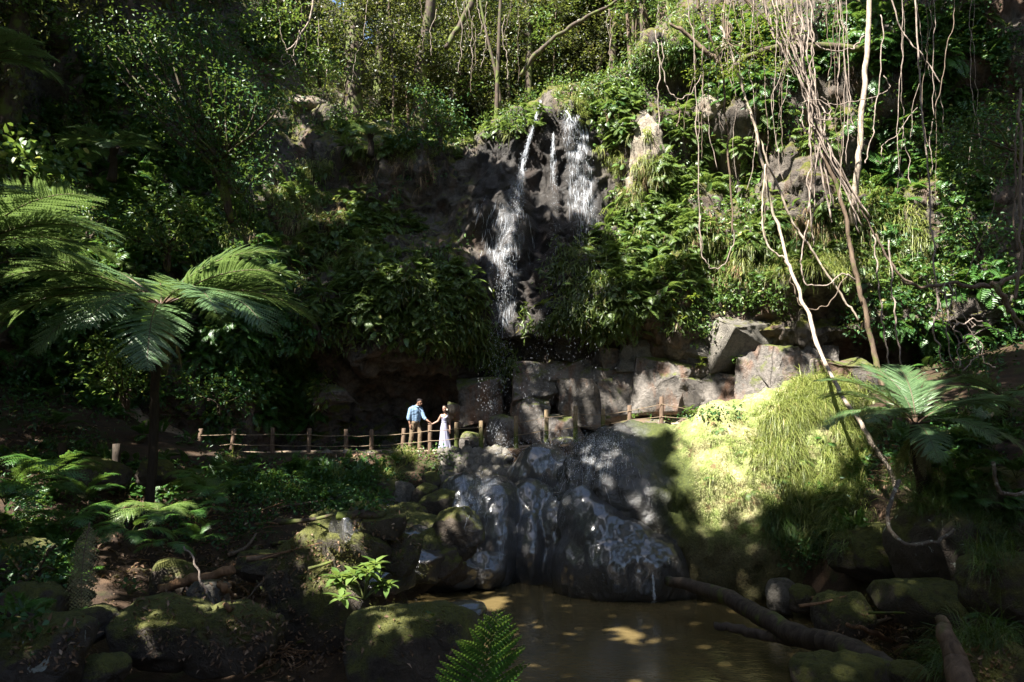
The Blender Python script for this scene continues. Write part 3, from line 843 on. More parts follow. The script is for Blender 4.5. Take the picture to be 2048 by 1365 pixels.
for k, (x, y, r) in enumerate([(800, 1140, .4), (770, 1120, .5), (830, 1120, .45), (760, 1150, .4), (905, 1140, .35), (710, 1110, .45), (760, 1020, .42), (790, 1048, .38), (850, 1030, .40), (868, 1060, .5), (880, 1010, .45), (780, 1070, .36), (820, 1090, .4), (862, 1100, .42), (905, 1085, .40), (735, 1060, .36), (890, 1120, .34), (795, 1110, .3), (845, 1130, .34), (720, 1090, .3), (700, 1010, .4), (660, 1010, .36), (915, 1050, .42), (765, 1050, .3)]):
    hp, hn = hit(x, y); D = hp.y + .1; r *= 1.15
    rock('boulder', where(x, y, R.choice(['dark wet stone', 'half mossy stone', 'broken dark rock'])), 400 + k, x, y, D, (r * R.uniform(.9, 1.4), r, r * R.uniform(.7, 1)), 'boulder' if k % 3 else 'wet2', facet=.75, rough=.09, group='tumbled stones left of the cascade', extra=True)

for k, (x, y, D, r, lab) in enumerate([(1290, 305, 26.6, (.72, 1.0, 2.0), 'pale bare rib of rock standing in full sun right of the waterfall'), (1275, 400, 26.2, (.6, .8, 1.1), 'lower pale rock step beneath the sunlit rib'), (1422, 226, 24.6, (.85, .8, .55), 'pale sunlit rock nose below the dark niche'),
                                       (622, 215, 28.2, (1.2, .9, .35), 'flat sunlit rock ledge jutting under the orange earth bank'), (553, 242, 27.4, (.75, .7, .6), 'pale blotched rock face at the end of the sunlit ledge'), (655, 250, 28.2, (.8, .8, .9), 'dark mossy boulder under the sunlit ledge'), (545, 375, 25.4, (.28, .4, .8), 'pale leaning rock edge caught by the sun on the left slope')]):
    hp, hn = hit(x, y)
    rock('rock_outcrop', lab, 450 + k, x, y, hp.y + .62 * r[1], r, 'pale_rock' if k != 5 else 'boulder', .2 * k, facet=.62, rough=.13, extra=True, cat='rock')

# dry stone bank: one wall, each stone a part
wall = thing('dry_stone_wall', 'heap-like dry stone wall of grey lumps holding up the path left of the cascade', 'stone wall', at(945, 930, 22.0))
W0 = np.array(wall.location)
sm_ = [rock_mesh(300 + k, (.2, .18, .15), 3, .35, .14) for k in range(5)]
sme = [mk_mesh('stone', V, [f], True, [M['drystone']]) for V, f in sm_]
for row in range(6):
    for c in range(11):
        x = 884 + c * 12.5 + (row % 2) * 6 + R.uniform(-3, 3); y = 905 + row * 12 + R.uniform(-3, 3)
        if x > 1035 - row * 3: continue
        p = at(x, y, 22.6 - row * .17 + R.uniform(-.05, .05))
        link('stone', R.choice(sme), parent=wall, loc=np.array(p) - W0, rot=(R.uniform(0, 6), R.uniform(0, 6), R.uniform(0, 6)), scale=R.uniform(.75, 1.3))
wall2 = thing('dry_stone_wall', 'low red brown stone edging under the fence left of the man', 'stone wall', at(730, 925, 22.4))
W0 = np.array(wall2.location)
sme2 = [mk_mesh('stone', V, [f], True, [M['block']]) for V, f in sm_]
for row in range(3):
    for c in range(15):
        x = 640 + c * 11 + R.uniform(-3, 3); y = 913 + row * 11 + R.uniform(-3, 3)
        p = at(x, y, 22.8 - row * .15)
        link('stone', R.choice(sme2), parent=wall2, loc=np.array(p) - W0, rot=(R.uniform(0, 6), R.uniform(0, 6), R.uniform(0, 6)), scale=R.uniform(.7, 1.05))

# ------------------------------------------------------------------ rope fence
t = NT('post_timber')
n = t.noise(t.obj((6, 6, .8)), 5, 5, .65)
M['post'] = t.done(t.bsdf(t.ramp(n, [(.3, (.05, .032, .021)), (.7, (.15, .10, .066))]), .8, .3, t.bump(n, .6, .02)))
t = NT('mossy_post_timber')
n = t.noise(t.obj((6, 6, .8)), 5, 5, .65)
zc = t.n('ShaderNodeSeparateXYZ'); tc = t.n('ShaderNodeTexCoord'); t.l(tc.outputs['Object'], zc.inputs[0])
mf = t.math('MULTIPLY', t.math('SUBTRACT', t.math('ADD', .45, t.math('MULTIPLY', n, .5)), zc.outputs[2]), 2.5, clamp=True)
M['postmoss'] = t.done(t.bsdf(t.mix(mf, t.ramp(n, [(.3, (.07, .05, .03)), (.7, (.26, .19, .11))]), (.06, .075, .015)), .85, .3, t.bump(n, .6, .02)))
M['rope'] = plain('pale_rope', (.19, .14, .09), .8, .3, .2, 60)
def fence(label, posts, D0, ropes=True, mat='post', names=None):
    x0, y0t, y0b = posts[0][:3]
    base = at(x0, y0b, D0)
    f = thing('rope_fence', label, 'fence', base)
    bz = np.array(base); tops = []
    for i, pt in enumerate(posts):
        x, yt, yb_ = pt[:3]; D = pt[3] if len(pt) > 3 else D0; lean = pt[4] if len(pt) > 4 else 0
        b = np.array(at(x, yb_, D)); tp = np.array(at(x + lean, yt, D))
        h = tp[2] - b[2]
        P = np.array([b - [0, 0, .45], b, b + (tp - b) * .5, tp - [0, 0, .015], tp]) - b
        V, fs = tube(P, [.073, .073, .071, .07, .058], 12)
        V = V + fbm(V * 7 + i * 3, 2, 5)[:, None] * .006
        m = mat if not (len(pt) > 5) else pt[5]
        link('post', mk_mesh('post', V, fs, True, [M[m]]), parent=f, loc=b - bz)
        tops.append((b, tp))
    if ropes:
        for fr in (.76, .36):
            for (b0, t0), (b1, t1) in zip(tops[:-1], tops[1:]):
                a = b0 + (t0 - b0) * fr; c = b1 + (t1 - b1) * fr
                q = np.linspace(0, 1, 9)[:, None]
                P = a + (c - a) * q - np.array([0, 0, 1]) * (.022 * 4 * q * (1 - q)) * R.uniform(.3, 1.5)
                P = P - np.array([0, .075, 0])
                V, fs = tube(P - bz, .011, 6)
                link('rope', mk_mesh('rope', V, fs, True, [M['rope']]), parent=f)
    return f
DF = 23.3
fence('long rope fence of brown timber posts running left of and past the couple', [(396, 858, 914, DF, 6), (462, 857, 906, DF, 7), (545, 856, 909, DF), (617, 857, 911, DF, 2), (692, 859, 911, DF), (743, 859, 909, DF), (805, 857, 904, DF, 3), (860, 850, 900, DF), (913, 845, 896, DF, 0, 'postmoss'), (962, 842, 893, DF, 0, 'postmoss')], DF)
fence('short rope fence of weathered posts behind the cascade, right ones sunlit', [(1032, 832, 893, DF, 0, 'postmoss'), (1093, 820, 884, DF, 0, 'postmoss'), (1151, 812, 878, DF, 0, 'postmoss'), (1206, 818, 868, DF, 0, 'postmoss'), (1259, 811, 856, DF), (1323, 794, 856, DF, 0, 'post'), (1440, 822, 850, DF, 0, 'post')], DF)
for x, yt, yb_, D, lab in ((125, 886, 942, 15.5, 'lone shaded post at the far left under the tree ferns'), (233, 888, 936, 16, 'dark post between the lone left post and the tree fern trunk')):
    b = np.array(at(x, yb_, D)); tp = np.array(at(x, yt, D))
    V, fs = tube(np.array([b - [0, 0, .5], b, (b + tp) / 2, tp]) - b, [.09, .09, .085, .08], 12)
    tag(link('timber_post', mk_mesh('timber_post', V, fs, True, [M['trunkfern']]), loc=b), lab, 'post')

# ------------------------------------------------------------------ the couple
M['skin'] = plain('skin', (.20, .11, .072), .5, .4, .06, 30)
M['skin_w'] = plain('fair_skin', (.24, .137, .095), .5, .4, .06, 30)
M['feature'] = plain('eye_and_brow', (.03, .018, .014), .5)
M['lip'] = plain('lip', (.32, .10, .085), .5)
M['shirt'] = plain('blue_shirt_cloth', (.125, .19, .28), .85, .2, .08, 14)
M['khaki'] = plain('khaki_cloth', (.135, .098, .062), .85, .2, .10, 14)
M['dress'] = plain('pale_dress_cloth', (.20, .20, .27), .85, .2, .06, 10)
M['hair'] = plain('black_hair', (.008, .006, .006), .75, .15, .3, 60)
M['leather'] = plain('brown_leather', (.10, .055, .035), .5)
M['belt'] = plain('dark_belt', (.02, .016, .014), .5)
M['flower'] = plain('white_flower', (.45, .42, .36), .7)
S = 24.0 / F / 1.005

def capsule(a, b, r0, r1, k=12):
    a = np.asarray(a, float); b = np.asarray(b, float)
    d = b - a; L = np.linalg.norm(d); d = d / max(L, 1e-6)
    th = np.radians([85, 60, 30])
    P = [a - d * r0 * math.sin(x) for x in th] + [a, b] + [b + d * r1 * math.sin(x) for x in th[::-1]]
    rr = [r0 * math.cos(x) for x in th] + [r0, r1] + [r1 * math.cos(x) for x in th[::-1]]
    return tube(np.array(P), rr, k)

def hand(mb, w, d, n, curl, s=1.0, thumb=1):
    """palm + four unequal bent fingers + thumb; d: pointing direction, n: palm normal (fingers curl towards it)"""
    w = np.asarray(w, float); d = unit(d); n = unit(n - d * np.dot(n, d)); sd = np.cross(d, n)
    for o in (-.024, -.008, .008, .024):
        mb.add(*capsule(w + sd * o * .7 * s, w + d * .088 * s + sd * o * s, .014 * s, .012 * s, 8))
    for o, L in ((-.03, .062), (-.010, .082), (.010, .086), (.030, .074)):
        p = w + d * .092 * s + sd * o * s; dd = d + sd * o * 1.5
        for j, (fr, r) in enumerate(((.45, .0090), (.3, .0082), (.25, .0074))):
            dd = unit(dd + n * curl * (.35 + .3 * j))
            q = p + dd * L * fr * s
            mb.add(*capsule(p, q, r * s, r * .92 * s, 8)); p = q
    p = w + d * .025 * s + sd * .028 * thumb * s
    dd = unit(d * .7 + sd * thumb * .75 + n * .3)
    for L, r in ((.042, .0115), (.034, .0098)):
        q = p + dd * L * s; mb.add(*capsule(p, q, r * s, r * .9 * s, 8)); p = q; dd = unit(dd + d * .5)

def head(mb, c, f, up, s=1.0):
    c = np.asarray(c, float); f = unit(f); up = unit(up - f * np.dot(up, f)); sd = np.cross(f, up)
    Rm = np.stack([f, sd, up], 1)
    def E(o, r):
        V, Fc = ico(3); mb.add((V * r) @ Rm.T + c + Rm @ np.array(o) * s, [Fc])
    E((0, 0, .025), np.array((.096, .076, .092)) * s)
    E((.02, 0, -.045), np.array((.070, .058, .065)) * s)
    E((.045, 0, -.085), np.array((.036, .036, .026)) * s)
    E((.060, 0, .022), np.array((.034, .056, .018)) * s)
    mb.add(*capsule(c + Rm @ np.array((.088, 0, .012)) * s, c + Rm @ np.array((.106, 0, -.028)) * s, .010 * s, .015 * s, 8))
    E((.080, 0, -.058), np.array((.015, .024, .011)) * s)
    for k in (-1, 1):
        E((-.005, .078 * k, -.012), np.array((.018, .010, .030)) * s)
    return Rm

def body_mesh(name, mb, voxel, head_c, Rm, s, skin):
    me = remesh(np.concatenate(mb.V), mb.F, voxel, 3, name)
    for m in (skin, M['feature'], M['lip']): me.materials.append(m)
    n = len(me.polygons); c = np.empty(n * 3, np.float32); me.polygons.foreach_get('center', c); c = c.reshape(-1, 3)
    l = (c - head_c) @ Rm / s
    mi = np.zeros(n, np.int32)
    for k in (-1, 1):
        mi[(np.abs(l[:, 1] - .031 * k) < .015) & (np.abs(l[:, 2] - .006) < .008) & (l[:, 0] > .05)] = 1
        mi[(np.abs(l[:, 1] - .032 * k) < .020) & (np.abs(l[:, 2] - .030) < .005) & (l[:, 0] > .05)] = 1
    mi[(np.abs(l[:, 1]) < .024) & (np.abs(l[:, 2] + .058) < .009) & (l[:, 0] > .06)] = 2
    me.polygons.foreach_set('material_index', mi)
    return me

def J0(ox, oz):
    return lambda px, py, y=0.0: np.array([(px - ox) * S, y, (oz - py) * S])

# man
J = J0(830, 903)
mx, my = at(830, 903, 24).x, 24.0
man = thing('person', 'man in a blue rolled-sleeve shirt and khaki trousers walking and holding the woman\'s hand', 'person', (mx, my, gz(mx, my) + .02))
hc = J(837.2, 808.5, -.02); fdir = np.array([.86, -.45, -.22])
mb = MB()
Rm = head(mb, hc, fdir, np.array([.1, 0, 1.0]), 1.02)
mb.add(*capsule(J(831.5, 817, .0), J(835.5, 811, -.01), .062, .056))
for a, b, r0, r1 in ((J(823, 822.5, -.09), J(837.5, 822.0, .06), .05, .05), (J(829, 824, -.01), J(829.5, 834, -.01), .125, .115), (J(829.5, 834, -.01), J(829, 846, -.01), .115, .118), (J(824.5, 824, -.06), J(826, 836, -.05), .09, .085), (J(834.5, 824, .04), J(833, 836, .03), .09, .085),
                     (J(821.2, 823.5, -.12), J(817.6, 839, -.18), .046, .042), (J(817.4, 839, -.18), J(820.3, 850.5, -.2), .042, .030),
                     (J(839.5, 821, .08), J(847.3, 839.5, .0), .052, .042), (J(847.3, 839.5, .0), J(855.6, 845.2, -.06), .040, .030),
                     (J(825.5, 848, -.08), J(823.6, 872, -.10), .082, .058), (J(823.6, 872, -.10), J(820.4, 897, -.06), .056, .042),
                     (J(832.5, 848, .06), J(839.6, 870, .0), .082, .058), (J(839.6, 870, .0), J(838.4, 897, .02), .056, .042), (J(821.2, 899.5, -.06), J(828, 900.6, -.11), .04, .032), (J(837, 899.5, .02), J(844.5, 900.6, -.04), .04, .032)):
    mb.add(*capsule(a, b, r0, r1))
hand(mb, J(820.4, 851, -.2), np.array([.16, -.05, -1]), np.array([.3, .95, 0]), .45, 1.0, 1)
hand(mb, J(855.8, 845.4, -.06), np.array([.9, -.1, -.45]), np.array([-.3, -.1, -.9]), .55, 1.0, -1)
bm_ = body_mesh('body', mb, .009, hc, Rm, 1.02, M['skin'])
link('body', bm_, parent=man)
def garment(name, parts, voxel, mat, parent, wr=.012, seed=3, extra=None):
    mb = MB()
    for a, b, r0, r1 in parts: mb.add(*capsule(a, b, r0, r1, 14))
    me = remesh(np.concatenate(mb.V), mb.F, voxel, 4, name)
    V = co(me); n = nrm(me)
    q = V * np.array([9, 9, 16]) + fbm(V * 4, 2, seed)[:, None] * 1.2
    V = V + n * (ridged(q, 3, seed) * wr)[:, None]
    if extra is not None: V = extra(V)
    setco(me, V); me.materials.append(mat)
    return link(name, me, parent=parent)
garment('shirt', [(J(821.6, 821.4, -.10), J(838, 821.4, .07), .072, .072), (J(825, 818.8, -.06), J(836, 819.2, .04), .066, .062), (J(829, 825, -.01), J(829.5, 835, -.01), .142, .130), (J(829.5, 835, -.01), J(829, 844.5, -.01), .130, .134), (J(831, 818, 0), J(832, 817, 0), .085, .080), (J(823.6, 824, -.07), J(825, 843.5, -.05), .118, .112), (J(834.6, 825, .05), J(833.4, 843.5, .03), .112, .108),
                  (J(820.6, 822.6, -.13), J(817.6, 838.5, -.18), .072, .068), (J(817.4, 838.5, -.18), J(818.2, 842.0, -.185), .068, .060),
                  (J(839.5, 821, .08), J(846.6, 838, .01), .074, .064), (J(846.6, 838, .01), J(849.6, 841, -.02), .062, .054)], .012, M['shirt'], man, .008)
garment('collar', [(J(830, 816.2, -.08), J(836.5, 817.6, -.09), .022, .018), (J(830, 815.5, .05), J(837.5, 817.6, .0), .022, .018)], .008, M['shirt'], man, .002)
garment('belt', [(J(824.5, 846.6, -.07), J(833.5, 846.8, -.07), .078, .078), (J(824.5, 846.6, .05), J(833.5, 846.8, .05), .078, .078)], .012, M['belt'], man, .0, 3, lambda V: np.stack([V[:, 0], V[:, 1], J(0, 846.6)[2] + np.clip(V[:, 2] - J(0, 846.6)[2], -.02, .02)], 1))
garment('trousers', [(J(826, 849.5, -.07), J(832, 849.5, .05), .110, .110), (J(825.5, 851, -.07), J(823.6, 872, -.10), .102, .076), (J(823.6, 872, -.10), J(820.4, 896.5, -.06), .074, .062),
                     (J(832.4, 851, .05), J(839.6, 870, .0), .102, .076), (J(839.6, 870, .0), J(838.4, 896.5, .02), .074, .062)], .012, M['khaki'], man, .008, 8)
for a, b in ((J(820.6, 899.6, -.05), J(828.6, 900.8, -.12)), (J(836.4, 899.6, .03), J(845, 900.8, -.05))):
    garment('shoe', [(a, b, .048, .038), (a + [0, 0, .03], a + [0, 0, .04], .045, .045)], .01, M['leather'], man, .0, 3, lambda V: np.stack([V[:, 0], V[:, 1], np.maximum(V[:, 2], .0)], 1))
def hair_cap(mb, c, Rm, parts, s):
    for o, r in parts:
        V, Fc = ico(3); mb.add((V * (np.array(r) * s)) @ Rm.T + c + Rm @ np.array(o) * s, [Fc])
mb = MB(); hair_cap(mb, hc, Rm, [((-.022, 0, .048), (.094, .082, .082)), ((.045, 0, .092), (.052, .058, .034)), ((-.06, 0, -.01), (.045, .066, .06))], 1.02)
me = remesh(np.concatenate(mb.V), mb.F, .009, 3, 'hair'); V = co(me); setco(me, V + nrm(me) * (fbm(V * 60, 2, 4) * .006)[:, None]); me.materials.append(M['hair']); link('hair', me, parent=man)

# woman
J = J0(889, 899)
wx = at(889, 899, 24).x
woman = thing('person', 'woman in a long sleeveless pale dress looking back at the man', 'person', (wx, 24.0, gz(wx, 24.0) + .02))
hc = J(888.7, 816.5, -.02); fdir = np.array([-.50, -.86, .12])
mb = MB()
Rm = head(mb, hc, fdir, np.array([-.08, 0, 1.0]), .95)
mb.add(*capsule(J(889.6, 825.5, 0), J(889.2, 819, 0), .046, .046))
for a, b, r0, r1 in ((J(882.3, 829.5, -.02), J(896, 830.5, .04), .042, .042), (J(889, 832, 0), J(888.4, 842, 0), .098, .085), (J(888.4, 842, 0), J(888, 852, 0), .090, .115),
                     (J(881.6, 830, -.03), J(875.4, 841.3, -.05), .038, .032), (J(875.4, 841.3, -.05), J(864.8, 847, -.09), .032, .024),
                     (J(896.6, 831, .05), J(898.4, 846, .02), .038, .032), (J(898.4, 846, .02), J(899.6, 857, -.04), .031, .024),
                     (J(885.5, 853, -.02), J(885.2, 873, -.03), .075, .052), (J(885.2, 873, -.03), J(884, 895, -.02), .048, .034), (J(891.5, 853, .02), J(893.2, 873, .0), .075, .052), (J(893.2, 873, .0), J(894, 895, .02), .048, .034),
                     (J(884, 896, -.02), J(882, 897.3, -.14), .032, .026), (J(894, 896, .02), J(893, 897.3, -.10), .032, .026), (J(885.3, 834, -.07), J(885.6, 834.6, -.07), .052, .052), (J(891.6, 834.2, -.06), J(891.6, 834.8, -.06), .052, .052)):
    mb.add(*capsule(a, b, r0, r1))
hand(mb, J(864.6, 847, -.09), np.array([-.95, .1, .0]), np.array([.2, .2, .95]), .55, .92, 1)
hand(mb, J(899.7, 857.4, -.04), np.array([.1, -.05, -1]), np.array([-.8, .5, 0]), .4, .92, -1)
link('body', body_mesh('body', mb, .008, hc, Rm, .95, M['skin_w']), parent=woman)
# dress: lofted rings (py, centre px, half width px, half depth m)
rings = [(832.2, 888.8, 6.3, .105), (834.5, 888.7, 6.7, .125), (837, 888.5, 6.2, .118), (841, 888.1, 5.3, .098), (844, 888.0, 5.4, .10), (849, 887.9, 6.4, .125), (855, 887.9, 7.5, .145), (863, 888.3, 8.4, .16), (872, 888.9, 9.4, .175), (882, 889.6, 10.8, .19), (890, 890, 12.0, .20), (896.2, 890.2, 12.8, .21)]
rp = np.array(rings); q = np.linspace(0, 1, 60); t_ = np.interp(q, np.linspace(0, 1, len(rp)), np.arange(len(rp)))
cols = [np.interp(t_, np.arange(len(rp)), rp[:, k]) for k in range(4)]
na = 72; an = np.arange(na) * 2 * PI / na
V = []
for i in range(60):
    y_, cx, hw, hd = [c[i] for c in cols]
    k = np.clip((y_ - 846) / 50, 0, 1)
    fold = 1 + k * (.075 * np.sin(an * 9 + 2.2 * math.sin(i * .07) + 1.3) + .05 * np.sin(an * 14 + i * .05)) + .012 * np.sin(an * 23 + i * .9) * (1 - k)
    vee = np.exp(-((an - (1.5 * PI - .1)) / .32) ** 2) * max(0, 1 - i / 4.0) * 3.2
    V.append(np.stack([(cx - 889 + hw * np.cos(an) * fold) * S, hd * np.sin(an) * fold - .01, (899 - y_ - vee) * S - .03 * k * 0], 1))
V = np.concatenate(V); a = np.arange(na); b = (a + 1) % na
fq = np.concatenate([np.stack([i * na + a, (i + 1) * na + a, (i + 1) * na + b, i * na + b], 1) for i in range(59)])
dress = link('dress', mk_mesh('dress', V, [fq], True, [M['dress']]), parent=woman)
md = dress.modifiers.new('thick', 'SOLIDIFY'); md.thickness = .008
for a, b, c in ((J(884.3, 834, -.11), J(883.6, 830, -.06), J(884.2, 828.6, 0)), (J(892.6, 834, -.10), J(893.8, 830.5, -.04), J(893.6, 829.2, .03))):
    P = smooth_path([a, b, c, c + [0, .06, -.06]], 10)
    V, fs = tube(P, .022, 8)
    link('strap', mk_mesh('strap', V, fs, True, [M['dress']]), parent=dress)
V, fs = tube(np.stack([5.55 * S * np.cos(an) + J(888.05, 0)[0], .103 * np.sin(an) - .01, 0 * an + J(0, 842.8)[2]], 1)[list(range(na)) + [0]], .008, 6)
link('waistband', mk_mesh('waistband', V, fs, True, [M['dress']]), parent=dress)
mb = MB(); hair_cap(mb, hc, Rm, [((-.03, 0, .042), (.090, .082, .078)), ((-.055, 0, -.03), (.058, .078, .08)), ((.03, .03, .085), (.05, .045, .03)), ((.03, -.03, .085), (.05, .045, .03))], .95)
for a, b, r0, r1 in ((J(890.5, 819, .05), J(893.8, 827, .02), .06, .05), (J(893.8, 827, .02), J(895.8, 835, -.05), .05, .042), (J(895.8, 835, -.05), J(896.8, 845, -.06), .042, .018)):
    mb.add(*capsule(a, b, r0, r1))
me = remesh(np.concatenate(mb.V), mb.F, .009, 3, 'hair'); V = co(me); setco(me, V + nrm(me) * (fbm(V * np.array([60, 60, 14]), 2, 4) * .010)[:, None]); me.materials.append(M['hair'])
hr = link('hair', me, parent=woman)
mb = MB()
for k in range(5):
    mb.add(*ell(J(893.6, 818.5, -.07) + np.array([math.cos(k * 1.256), -.2, math.sin(k * 1.256)]) * .018, (.014, .008, .014), 1))
link('flower', mb.mesh('flower', [M['flower']]), parent=hr)
# ------------------------------------------------------------------ placing things on what the camera sees
def merged_bvh(geo):
    V, T, n = [], [], 0
    for v, t_ in geo:
        V.append(v); T.append(t_ + n); n += len(v)
    return BVHTree.FromPolygons(np.concatenate(V).tolist(), np.concatenate(T).tolist())
B_ALL = merged_bvh(ALLGEO)
def hit(px, py, org=None):
    o = Vector((0, 0, 0)) if org is None else Vector(org)
    d = ray(px, py)
    h = B_ALL.ray_cast(o, d.normalized(), 300)
    if h[0] is None: return None, None
    n = h[1]
    if n.dot(d) > 0: n = -n
    return h[0], n

EXCL = [(1350, 170, 50, 32), (1450, 330, 40, 34), (1560, 330, 30, 40), (1700, 310, 28, 50), (1850, 430, 45, 70), (1640, 350, 26, 26), (1790, 200, 40, 60), (1930, 620, 80, 50), (1600, 80, 40, 40), (1480, 230, 40, 36), (1950, 150, 50, 40), (100, 150, 70, 60), (560, 300, 36, 40), (640, 300, 50, 30), (1290, 310, 32, 105), (1010, 480, 50, 110), (1150, 330, 42, 120), (1500, 650, 80, 40), (1020, 600, 26, 90), (1420, 228, 40, 26), (620, 215, 50, 16), (960, 400, 60, 70), (870, 400, 80, 50), (1650, 610, 60, 40)]
def scatter(regions, sidestep=1.5, floor=False, ex=True):
    Ps, Ns, PX = [], [], []
    for cx, cy, rx, ry, n in regions:
        k = 0
        while k < n:
            k += 1
            a = R.uniform(0, 2 * PI); r = math.sqrt(R.random()) * (1 + .15 * R.gauss(0, 1))
            x, y = cx + rx * r * math.cos(a), cy + ry * r * math.sin(a)
            if ex and any(((x - e[0]) / e[2]) ** 2 + ((y - e[1]) / e[3]) ** 2 < R.uniform(.55, 1.25) for e in EXCL): continue
            p, nn = hit(x, y)
            if p is None or p.y > 60: continue
            if k % 2:                                   # half of them are found from a step aside, so the backs are covered too
                o = Vector((R.uniform(-sidestep, sidestep), 0, R.uniform(-.5, .8)))
                h = B_ALL.ray_cast(o, (p - o).normalized(), 300)
                if h[0] is not None and (h[0] - p).length < 2:
                    p = h[0]; nn = h[1] if h[1].dot(p - o) < 0 else -h[1]
            if floor and p.z > gz(p.x, p.y) + .10: continue
            Ps.append(p[:]); Ns.append(nn[:]); PX.append((x, y))
    return np.array(Ps).reshape(-1, 3), np.array(Ns).reshape(-1, 3), np.array(PX).reshape(-1, 2)

def clumpify(P, scale, seed, keep=.5):
    n = fbm(P * scale, 3, seed)
    return n > np.quantile(n, 1 - keep)

# ------------------------------------------------------------------ fern fronds
def frond_mesh(name, L, npin, plen, phi0, bend, npl, blade, rach='stem_brown', pang=22, droop=.35, stalk=.14, thick=.011, wide=1.3, seed=0, profile=None, pl_len=.26, sway=.0):
    r = np.random.default_rng(seed)
    k = 28
    s = np.linspace(0, 1, k)
    phi = np.radians(phi0 - bend * s ** 1.15)
    dx, dz = np.cos(phi) * L / (k - 1), np.sin(phi) * L / (k - 1)
    Pc = np.stack([np.concatenate([[0], np.cumsum(dx)[:-1]]), sway * L * s ** 2, np.concatenate([[0], np.cumsum(dz)[:-1]])], 1)
    mb = MB()
    V, fs = tube(Pc[:], thick * (1.15 - s), 5)
    mb.add(V, fs, 0)
    T = unit(np.gradient(Pc, axis=0)); Nn = unit(np.stack([-T[:, 2], T[:, 1] * 0, T[:, 0]], 1))
    profile = profile or ([0, .12, .38, .65, .88, 1], [.40, .72, 1, .80, .36, .05])
    tt = np.linspace(stalk, .985, npin)
    gap = L * (1 - stalk) / npin
    for i, t_ in enumerate(tt):
        f = t_ * (k - 1); i0 = min(int(f), k - 2); fr = f - i0
        p0 = Pc[i0] * (1 - fr) + Pc[i0 + 1] * fr; tg = T[i0]; nm = Nn[i0]
        l = plen * L * np.interp((t_ - stalk) / (1 - stalk), *profile)
        for sd in (-1, 1):
            a = math.radians(pang + 22 * t_ + r.normal() * 4)
            side = np.cross(nm, tg) * sd
            d0 = side * math.cos(a) + tg * math.sin(a) + nm * (.10 + r.normal() * .05)
            m = max(3, int(npl * (l / (plen * L)) ** .7))
            q = np.linspace(0.02, 1, m)
            dr = droop * (1 + r.normal() * .25)
            pts = p0 + d0 * (l * q)[:, None] - (nm * .6 + np.array([0, 0, .4])) * (dr * l * q ** 2.2)[:, None] + tg * (l * .10 * q ** 2)[:, None]
            dt = unit(np.gradient(pts, axis=0))
            up = unit(nm + r.normal(size=3) * .05)
            cr = unit(np.cross(dt, up)); up2 = np.cross(cr, dt)
            ll = np.minimum(gap * wide * .62, pl_len * l) * np.interp(q, [0, .15, .6, 1], [.75, 1, .8, .12])
            wd = l / m * 1.35
            for s2 in (-1, 1):
                D = cr * s2 * .93 + dt * .42 - up2 * .12
                V, fs = leaves(pts, D, up2, ll, wd, 0, .12, .12)
                mb.add(V, fs, 1)
    return mb.mesh(name, [M[rach], M[blade]], True)

FR = {}
FR['tree'] = [frond_mesh('frond', 2.75, 32, .30, e, b, 22, 'frond', droop=dr * .45, seed=k, sway=sw, thick=.018) for k, (e, b, dr, sw) in enumerate([(34, 66, .32, .04), (28, 76, .40, -.05), (40, 70, .36, .0), (20, 70, .42, .05)])]
FR['treesmall'] = [frond_mesh('frond', 1.6, 24, .28, e, b, 16, 'frond', droop=.18, seed=20 + k, thick=.014) for k, (e, b) in enumerate([(38, 80), (50, 85), (25, 75)])]
FR['fern'] = [frond_mesh('frond', .95, 20, .30, e, b, 10, 'fern', 'stem', droop=.3, seed=30 + k, thick=.006, stalk=.22) for k, (e, b) in enumerate([(55, 95), (42, 80), (68, 100)])]
FR['bright'] = [frond_mesh('frond', .95, 18, .33, e, b, 10, 'fern_bright', 'stem', droop=.3, seed=40 + k, thick=.006, stalk=.2) for k, (e, b) in enumerate([(50, 90), (35, 85), (62, 105)])]
FR['cliff'] = [frond_mesh('frond', .8, 13, .30, e, b, 7, 'fern', 'stem', droop=.3, seed=50 + k, thick=.007, stalk=.2) for k, (e, b) in enumerate([(40, 110), (20, 100), (55, 120)])]
FR['cliffb'] = [frond_mesh('frond', .8, 13, .30, e, b, 7, 'fern_bright', 'stem', droop=.3, seed=55 + k, thick=.007, stalk=.2) for k, (e, b) in enumerate([(40, 110), (20, 100), (55, 120)])]
FR['dead'] = [frond_mesh('frond', 1.5, 30, .16, -50, 28, 9, 'fern_dead', droop=.35, seed=60, thick=.008, stalk=.05, sway=.10)]

def tree_fern(label, px, py, D, kind, fr, scale=1.0, trunk_to=None, group=None, tr=.11):
    c = np.array(at(px, py, D))
    base = c.copy(); base[2] = gz(c[0], c[1]) if trunk_to is None else at(px, trunk_to, D)[2]
    base[2] = min(base[2], c[2] - .35)
    t_ = thing('tree_fern', label, 'tree fern', base, group=group)
    h = c[2] - base[2]
    P = smooth_path([(0, 0, -.3), (.03, 0, h * .35), (-.03, .02, h * .7), (0, 0, h + .05)], 14)
    V, fs = tube(P, np.interp(np.linspace(0, 1, 14), [0, .2, .8, 1], [1.5, 1.1, .95, 1.25]) * tr, 10)
    V = V + (fbm(V * 9, 3, 7) * .03)[:, None] * unit(V * [1, 1, 0])
    link('trunk', mk_mesh('trunk', V, fs, True, [M['trunkfern']]), parent=t_)
    for k, (az, el, s) in enumerate(fr):
        link('frond', FR[kind][k % len(FR[kind])], parent=t_, loc=(0, 0, h), rot=(R.uniform(-.12, .12), -math.radians(el), math.radians(az)), scale=s * scale)
    return t_

